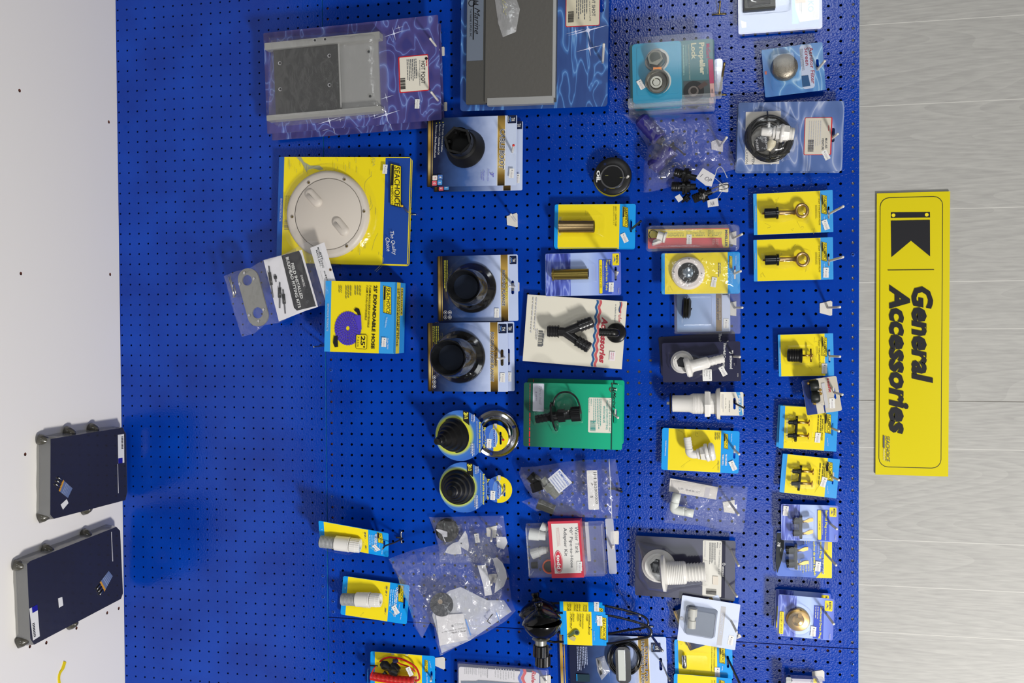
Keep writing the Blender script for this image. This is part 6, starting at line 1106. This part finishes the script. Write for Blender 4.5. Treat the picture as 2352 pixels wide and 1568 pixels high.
m = s.mb('bag', 'crumpled clear plastic'); m.sheet([(60, 520), (300, 430), (600, 362), (850, 300), (1090, 240), (1180, 370), (1250, 500), (1330, 700), (1360, 960), (1405, 1070), (1300, 1180), (1080, 1310), (880, 1400), (605, 1548), (560, 1400), (540, 1250), (500, 1190), (450, 1290), (415, 1362), (370, 1300), (330, 1240), (290, 1080), (220, 880), (160, 740)], .95, CLEAR('bag6', .1, .06, .06, 1.1, .5, 38, dist=.006), .03, .17, .2, 77); m.build()
hook('white peg hook through the biggest bag between torn papers', BB, (1160, 740), (1145, 792), .9, 3.6)
# ================================================================ bottom row
s = Item('coil_lanyard_pack', 'yellow and sky-blue pack with coiled red cord and black clips, lower picture edge', 'lanyard pack', RD, [(120, 252), (1870, 465), (1880, 1500), (140, 1360)], .8)
m = sccard(s, .07, .8, (1780, 830, 1090, 30), (1588, 522, 1680, 870)); m.T('KILL SWITCH LANYARD', (1650, 890), (1660, 1400), 40, M('#b8dcf4'), .02); m.T('The Quality Choice', (1720, 560), (1765, 745), 30, WHITE, 0, .2); m.dash(540, 340, 1300, 440, 2, M('#c9c9a0'), .2); m.build()
RC = M('#c01c1c', .25, coat=.4)
m = s.mb('coiled_cord', 'coiled red cord'); pts = []; A0 = m.q((150, 960, .9)); A1 = m.q((1350, 1090, .9)); md = m.q((750, 1080, .9))
for i in range(34*10):
    t = i/340; c = A0*(1-t)**2+md*2*t*(1-t)+A1*t*t; d = ((md-A0)*(1-t)+(A1-md)*t).normalized(); n1 = Vector((-d.y, d.x, 0)); a = 2*math.pi*i/10; pts.append(c+(n1*math.cos(a)+Vector((0, 0, 1))*math.sin(a))*.36)
m.tube(pts, .058, RC, 6, 1, raw=True); m.build()
m = s.mb('cord_loop', 'straight red cord'); m.tube([(1340, 1090, 1.0), (1450, 1050, .9), (1420, 860, .8), (1300, 680, .7), (1000, 520, .6), (700, 460, .5), (500, 490, .5), (380, 580, .5)], 26, RC, 10); m.tube([(270, 700, 1.3), (190, 820, 1.35), (135, 960, 1.3)], 16, RC, 8); m.tube([(820, 570, .7), (950, 640, .7), (1180, 720, .7), (1340, 850, .7)], 20, RC, 8); m.build()
m = s.mb('clips', 'black plastic clips'); m.lat((420, 610, .9), (870, 900, 1.1), [(0, 70), (.2, 130), (.5, 90), (.7, 140), (1, 90)], RUB, 14); m.lat((700, 620, .9), (880, 820, 1.0), [(0, 70), (.5, 110), (1, 100)], RUB, 12); m.tube([(120, 680, 1.1), (320, 690, 1.1)], 22, RUB, 8, 1); m.lat((760, 580, .8), (860, 540, .8), [(0, 70), (1, 50)], M('#1a1a40', .4), 12); m.lat((480, 860, .8), (560, 930, .8), [(0, 60), (1, 40)], RUB, 10); m.build()
m = s.mb('price_tag', 'white price sticker'); m.tag(1185, 845, 28, w=1.3); m.build()
m = s.mb('blister', 'clear plastic bubble'); m.blis(100, 540, 1480, 1380, 1.55, .4, inset=.2); m.build()
hook('white peg hook with wide base beside the red coiled cord pack', RD, (1780, 1010), (1755, 1095), .9, 2.6, plate=[(1870, 478), (2090, 448), (2138, 480), (2140, 770), (2100, 790), (1880, 690)])
s = Item('pump_card_pack', 'clear pack with white card, red heading and wavy blue and red lines, lower picture edge', 'bilge pump pack', RL, [(195, 362), (2165, 482), (2120, 1500), (180, 1400)], .7)
m = s.mb('card', 'white card with red and blue waves'); a = s.P(228, 470); b = s.P(1962, 1400); m.slab(m.rr(a.x, a.y, b.x, b.y, .2), .02, .06, M('#d6d4da', .35, coat=.4)); m.w = .06
m.T('Rule-Mate', (1848, 568), (1815, 1150), 96, M('#b8203c', .4), .04, .15); wave(m, 1530, 525, 1500, 1300, 62, 3, M('#4a68c0', .4), 24); wave(m, 1600, 530, 1575, 1300, 66, 3, M('#cc3a48', .4), 24)
m.dash(990, 510, 1445, 780, 8, LG, .35); m.dash(640, 490, 860, 720, 5, LG, .35); m.dash(340, 480, 620, 700, 7, LG, .35); m.T('Mercury free', (852, 500), (842, 718), 20, DGREY, .02); m.build()
m = s.mb('window', 'recessed dark window'); m.w = .06; m.poly([(275, 790), (600, 792), (650, 770), (1440, 830), (1560, 835), (1540, 1300), (270, 1300)], M('#5a6a84', .3, coat=.5), .12); m.build()
m = s.mb('clamshell', 'clear outer shell'); m.blis(192, 362, 2160, 1480, .3, .2, CLEAR('shellrim'), 0, .08); m.build()
hook('white peg hook base beside the card with red heading and wavy lines', RL, (2080, 760), (2110, 790), .3, 1.2, plate=[(1980, 690), (2195, 660), (2212, 690), (2210, 900), (1990, 880)])
# motor flushers
def flusher(label, ox, oy, d, ko, front):
    s = Item('motor_flusher', label, 'motor flusher', EM, [(120+ox, 260+oy), (1975+ox, 260+oy), (1975+ox, 840+oy), (120+ox, 840+oy)], d, 'motor flushers'); x = lambda a: a+ox; y = lambda a: a+oy
    GB = M('#0c0c0e', .16, coat=.5); WR = M('#17171a', .18, coat=.6)
    m = s.mb('wire_frame', 'black coated wire loop'); m.tube([(x(380), y(270), .5), (x(450), y(300), .6), (x(570), y(350), .7), (x(700), y(352), .7), (x(1300), y(385), .7), (x(1600), y(445), .7), (x(1850), y(520), .7), (x(1940), y(580), .7), (x(1955), y(650), .7), (x(1890), y(700), .7), (x(1600), y(745), .7), (x(1300), y(790), .7), (x(700), y(765), .7), (x(570), y(768), .7), (x(450), y(740), .7)], 17, WR, 10, 5); m.build()
    m = s.mb('rubber_cup', 'glossy black cup'); m.lat((x(360), y(270), .9), (x(395), y(470), 1.0), [(0, 55), (.15, 70), (.3, 130), (.6, 230), (.9, 285), (1, 292), (.97, 275), (.6, 180), (.5, 0)], GB, 40); m.lat((x(345), y(200), .85), (x(360), y(275), .9), [(0, 55), (.3, 65), (1, 45)], GB, 18); m.build()
    m = s.mb('rubber_cup', 'glossy black cup'); m.lat((x(405), y(720), 1.0), (x(400), y(485), 1.0), [(0, 90), (.1, 130), (.35, 210), (.7, 270), (.95, 290), (1, 290), (1, 265), (.8, 200), (.7, 0)], GB, 40); m.build()
    kx, ky = x(385)+ko[0], y(705)+ko[1]
    m = s.mb('hose_coupling', 'knurled black hose coupling'); m.lat((kx, ky-5, 1.0), (kx, ky+105, 1.0), [(0, 110), (.2, 130), (.25, 88), (1, 86)], M('#8a8a84', .3, .6), 28); m.lat((kx, ky+100, 1.0), (kx-2, ky+265, 1.0), [(0, 98), (.05, 112), (.95, 114), (1, 108), (1, 88), (.5, 80), (.5, 0)], GB, 40, True, -.06); m.build()
    m = s.mb('card', 'yellow and sky-blue wrap card'); a = s.P(x(697), y(325), .85); b = s.P(x(1318), y(820), .85); s.W0 = 1; o = m.rr(a.x, a.y, b.x, b.y); m.slab(o, .82, .85, CYAN); m.w = .85
    m.rect(x(748), y(327), x(1118), y(818), YEL); c = s.P(x(1335), y(385), .85); m.poly([(x(1285), y(330)), (x(1290), y(380)), (x(1335), y(385)), (x(1338), y(770)), (x(1295), y(775)), (x(1285), y(820))], CYAN)
    if front:
        m.logo(x(1228), y(405), x(1318), y(745)); m.tag(x(1222), y(468), 0); m.T('The Quality', (x(1180), y(385)), (x(1168), y(500)), 26, WHITE, 0, .3); m.T('Model 17671', (x(1142), y(615)), (x(1145), y(745)), 16, LG)
    else: m.logo(x(1228), y(405), x(1318), y(745)); m.tag(x(1222), y(400), 0)
    for k, (t, xx, yy, ln) in enumerate((('UNIVERSAL MOTOR', 1078, 378, 290), ('FLUSHER', 1048, 378, 95), ('ENJUAGADOR', 985, 372, 210), ('PARA MOTOR', 953, 372, 180), ('UNIVERSAL', 920, 368, 105), ('RINCAGE', 855, 366, 115), ('DE MOTEUR', 822, 366, 220))): m.T(t, (x(xx), y(yy)), (x(xx-6), y(yy+ln)), 19, INK, .02)
    if front:
        m.poly([(x(765), y(690)), (x(850), y(600)), (x(900), y(590)), (x(930), y(640)), (x(850), y(665)), (x(790), y(695))], M('#4a5a34')); m.disc(x(895), y(632), 42, M('#5a6a50')); m.disc(x(895), y(632), 26, M('#2c342c')); m.poly([(x(775), y(715)), (x(840), y(680)), (x(890), y(710)), (x(860), y(760)), (x(820), y(740))], M('#b0a878')); m.disc(x(1105), y(590), 9, DGREY)
    m.build(); return s
flusher('black motor flusher earmuffs with yellow card, front one with the ribbed knob facing down', 0, 0, 4.8, (0, 0), True)
flusher('black motor flusher earmuffs mostly hidden behind the front one', -45, -135, 1.15, (75, 268), False)
hook('bright steel wire hook holding the motor flushers', EM, (1700, 378), (1790, 395), .3, 5.6, kind='steel', grp='metal wire hooks on the blue board')
s = Item('underwater_light_pack', 'navy to pale card with chrome Underwater Light and coiled cable, lower picture edge', 'boat light', EM, [(790, 640), (2175, 712), (2190, 1750), (815, 1760)], .3)
m = thcard(s, (.715, .82), (2090, 990, 1170, 22), side=-.1); thlogo(m, 1952, 778, 2090, 912); m.T('EXTREME PRO', (1888, 830), (1890, 1330), 42, M('#c9b888'), .04); m.T('EXTREME PRO', (1888, 832), (1890, 1326), 34, M('#5a6a9c'), .01); m.T('UNDERWATER LIGHT', (1835, 745), (1838, 1430), 44, WHITE, .05, .1); m.T('UNDERWATER LIGHT', (1835, 748), (1838, 1426), 36, M('#2c3c64'), .01, .1); m.dash(890, 830, 1060, 1190, 7, M('#a9b4d4'), .4); m.rect(890, 1222, 1082, 1335, M('#16303c')); m.rect(890, 1220, 905, 1320, CYAN); m.build()
m = s.mb('cable_coil', 'black coiled cable')
for i, (rx, w) in enumerate(((225, .2), (205, .35), (235, .4), (190, .5))): m.tube([(1565+i*6+rx*math.cos(t*math.pi/6), 990+i*4+(rx+10)*math.sin(t*math.pi/6), w) for t in range(12)], 15, BH, 8, 4, True)
m.build()
m = s.mb('light_bar', 'chrome rimmed glass bar'); m.box((1440, 835), (1672, 1360), .5, .95, M('#c9c9cc', .1, 1), .5); m.box((1478, 880), (1590, 1320), .95, 1.08, M('#d8dcd8', .15, .3), .05); m.build()
m = s.mb('screw_bag', 'small bag of screws'); m.sheet([(1165, 1000), (1290, 960), (1365, 1180), (1250, 1310), (1190, 1180)], .3, CLEAR('wrap2'), .05, .15, .08, 91, False)
for i in range(4): m.tube([(1195+i*14, 1020+i*6, .2), (1235+i*10, 1240-i*8, .2)], 6, STEEL, 6, 1)
m.build()
m = s.mb('blister', 'clear plastic bubble'); m.blis(1330, 760, 1800, 1500, 1.5, .5); m.build()
hook('long steel hook ending over the navy logo of the underwater light card', EM, (1920, 620), (2110, 890), 1.2, 4.2, kind='steel', r=.11, grp='metal wire hooks on the blue board')
hook('bent steel wire hook through the slot of the underwater light card', EM, (2100, 1050), (2215, 1312), .4, 4.0, kind='steel', r=.08, grp='metal wire hooks on the blue board')
# cable connectors
for k, (cor, d, lab) in enumerate((([(322, 212), (1735, 222), (1738, 1160), (315, 1120)], .35, 'yellow Battery Cable Connector card peeking from under the glossy white blister'), ([(305, 1035), (1735, 1140), (1700, 2060), (275, 1960)], .85, 'second yellow cable connector card cut off by the lower picture edge'))):
    s = Item('cable_connector_pack', lab, 'cable connector', CC, cor, d, 'cable connector cards'); oy = 0 if k == 0 else 905
    m = sccard(s, .065, .735, (1622, 590, 890, 28) if k == 0 else None, (1410-8*k, 335+oy-60*k, 1555-8*k, 800+oy-60*k)); m.T('BATTERY CABLE CONNECTOR', (1300, 300+oy), (1285, 962+oy), 30, M('#5a5616'), .01); m.T('FITS TOP MOUNT SIDE TERMINAL', (1235, 300+oy), (1225, 998+oy), 22, M('#5a5616'), .01)
    if k == 0: m.tag(1365, 1000, 0); m.T('Quality', (1490, 850), (1480, 960), 30, WHITE, .01, .3)
    m.build()
    m = s.mb('connector', 'bright silver metal connector'); m.lat((550, 575+oy, .4), (560, 890+oy, .4), [(0, 50), (.1, 66), (.9, 66), (1, 50)], CHROME, 16); m.build()
    m = s.mb('blister', 'clear plastic bubble'); m.blis(470, 500+oy, 1190, 935+oy, .8 if k else .45, .25); m.build()
hook('black bent wire hook through the cable connector card', CC, (1640, 690), (1905, 1258), .5, 4.0, kind='black', grp='metal wire hooks on the blue board')
# ================================================================ shelf packs
def shelfpack(label, Zz, top, h, tagrect, corners_lobes, sticker, strip, pouch):
    P = [shp(*nz(Zz, *p), h) for p in top]
    if True:                                    # keep clear of the board face
        for p in P: p.y = min(p.y, -.08)
    c = sum(P, Vector((0, 0, 0)))/len(P)
    M4 = Matrix.Translation(Vector((c.x, c.y, SHZ))); it = Item('trim_tab_pack', label, 'shrink-wrapped pack', (0, 0, 1), M4=M4, group='shrink-wrapped packs on the white shelf'); L = [p-Vector((c.x, c.y, SHZ)) for p in P]
    def Q(x, y, z=h):
        p = shp(*nz(Zz, x, y), z); return p-Vector((c.x, c.y, SHZ))
    NV = M('#2b2a2d', .08, coat=.9, bump=.12, bs=6); GR = M('#5b584f', .5)
    m = MB(it, 'slab', 'glossy dark slab'); m.slab([(p.x, p.y) for p in L], .25, h, NV, (), GR); m.build()
    m = MB(it, 'shrink_wrap', 'smoky grey shrink wrap'); n = len(L); V = []; F = []
    rn = random.Random(5); ctr = Vector((0, 0, 0)); base = []
    for i in range(n):
        a, b = L[i], L[(i+1) % n]
        for j in range(8):
            q = a.lerp(b, j/8); d = (b-a).normalized(); nn = Vector((d.y, -d.x, 0)); 
            if nn.dot(q) < 0: nn = -nn
            lob = .12+.16*abs(noise.noise(Vector((q.x*.9, q.y*.9, 3))))
            if any((q-Q(*l, 0)).length < 1.0 for l in corners_lobes): lob += .6
            lim = -.06-SHZ*0
            bx = q+nn*lob; bm = q+nn*lob*.75
            for z, e in ((h+.012, q*.93), (h+.012, q), (h*.55, bm), (.2, bx), (.02, bx)):
                y = min(e.y, -.05-c.y); base.append(Vector((e.x, y, z)))
    N8 = n*8
    for i in range(N8):
        for j in range(1, 4): F.append((i*5+j, ((i+1) % N8)*5+j, ((i+1) % N8)*5+j+1, i*5+j+1))
    m.add(base, F, SMK, True); m.build()
    for l in corners_lobes:
        m = MB(it, 'wrap_ear', 'puckered ear of shrink wrap'); c0 = Q(*l, .1); c1 = Vector((c0.x*.93, c0.y*.93, h*.8)); m.lat3(c0, c1, [(0, .46), (.4, .44), (.8, .3), (1, .14), (1, 0)], M('#45433c', .25, coat=.8), 14); c2_ = Q(*l, h*.45)*1.0; m.build()
    m = MB(it, 'label', 'white barcode label'); w = h+.02; q = [Q(*p) for p in tagrect]; m.add([(p.x, p.y, w) for p in q], [(0, 1, 2, 3)], WHITE)
    for i in range(9):
        t0 = .08+i*.05; A = q[0].lerp(q[1], .25+.0*i); m.add([(p.x, p.y, w+.01) for p in (q[0].lerp(q[3], t0).lerp(q[1].lerp(q[2], t0), .55), q[0].lerp(q[3], t0+.03).lerp(q[1].lerp(q[2], t0+.03), .55), q[0].lerp(q[3], t0+.03).lerp(q[1].lerp(q[2], t0+.03), .85), q[0].lerp(q[3], t0).lerp(q[1].lerp(q[2], t0), .85))], [(0, 1, 2, 3)], INK)
    m.add([(p.x, p.y, w+.01) for p in (q[0].lerp(q[3], .82), q[1].lerp(q[2], .82).lerp(q[0].lerp(q[3], .82), .3), q[2].lerp(q[3], .3), q[3])], [(0, 1, 2, 3)], M('#1c1c8c'))
    m.build(); m = MB(it, 'price_sticker', 'small white sticker'); q = [Q(*p) for p in sticker]; m.add([(p.x, p.y, w) for p in q], [(0, 1, 2, 3)], WHITE); m.build()
    m = MB(it, 'side_strip', 'thin white printed line'); q = [Q(*p) for p in strip]; m.add([(p.x, p.y, w) for p in q], [(0, 1, 2, 3)], LG); m.build()
    m = MB(it, 'hardware_pouch', 'small clear hardware pouch with yellow edge'); q = [Q(*p) for p in pouch]
    m.add([(p.x, p.y, h+.02) for p in q], [(0, 1, 2, 3)], M('#5f6f94', .3)); e = [q[0], q[0].lerp(q[1], .14), q[3].lerp(q[2], .14), q[3]]; m.add([(p.x, p.y, h+.035) for p in e], [(0, 1, 2, 3)], M('#c8902c', .4))
    d = (q[0]-q[1])*.45
    for i in range(3): a = q[0].lerp(q[3], .15+.3*i); m.tube([a+d*.1+Vector((0, 0, .08)), a+d+Vector((0, 0, .1))], .07, STEEL, 6, 1, raw=True)
    for i in range(5): a = q[0].lerp(q[1], .35+i*.13); b = q[3].lerp(q[2], .35+i*.13); m.add([(p.x, p.y, h+.03) for p in (a, a.lerp(q[1], .08), b.lerp(q[2], .08), b)], [(0, 1, 2, 3)], M('#8a96b4', .4))
    m.build(); return it
SMK = CLEAR('smokewrap', .12, .14, .05, .7, .3, 40, (.5, .49, .46), .003)
shelfpack('squarer dark shrink-wrapped slab on the white shelf with label along the board', KH, [(350, 300), (1395, 135), (1412, 185), (1436, 220), (1455, 1060), (1430, 1180), (400, 1450), (345, 1390)], 1.25, [(1318, 240), (1408, 228), (1412, 640), (1325, 655)], [(170, 300), (180, 1440), (560, 180), (920, 130), (820, 1330)], [(495, 1245), (582, 1165), (608, 1222), (528, 1318)], [(1312, 660), (1320, 660), (1332, 1080), (1322, 1080)], [(525, 885), (665, 1010), (600, 1150), (465, 1045)])
shelfpack('longer tilted dark shrink-wrapped slab on the white shelf reflecting the peg holes', KL, [(262, 530), (300, 495), (1300, 98), (1345, 145), (1378, 870), (1355, 935), (345, 1468), (300, 1400)], 1.25, [(410, 1370), (330, 1420), (288, 1050), (380, 1000)], [(110, 540), (150, 1450), (450, 350), (920, 170), (750, 1240)], [(622, 930), (670, 912), (682, 1010), (632, 1040)], [(1238, 160), (1246, 155), (1262, 500), (1252, 500)], [(1105, 745), (1210, 610), (1258, 670), (1160, 850)])
pts = [(150.5, 1519), (146, 1534), (139, 1546), (137, 1560), (141, 1580), (150, 1600)]; P = [shp(x, y, .12) for x, y in pts]; c = P[2]
it = Item('yellow_strap', 'thin yellow plastic strap lying on the white shelf near the picture corner', 'strap', (0, 0, 1), M4=Matrix.Translation(Vector((c.x, c.y, SHZ))))
m = MB(it, 'strap'); pp = catmull([p-Vector((c.x, c.y, SHZ)) for p in P], 4); V = []; n = len(pp)
for i, p in enumerate(pp):
    t = (pp[min(i+1, n-1)]-pp[max(0, i-1)]).normalized(); nn = Vector((-t.y, t.x, 0))*(.17 if i < 5 else .12); V += [(p.x-nn.x, p.y-nn.y, .0), (p.x+nn.x, p.y+nn.y, .0), (p.x+nn.x, p.y+nn.y, .1), (p.x-nn.x, p.y-nn.y, .1)]
F = [(0, 3, 2, 1), (4*n-4, 4*n-3, 4*n-2, 4*n-1)]
for i in range(n-1):
    for j in range(4): F.append((4*i+j, 4*i+(j+1) % 4, 4*i+4+(j+1) % 4, 4*i+4+j))
m.add(V, F, M('#dcc400', .3)); m.build()
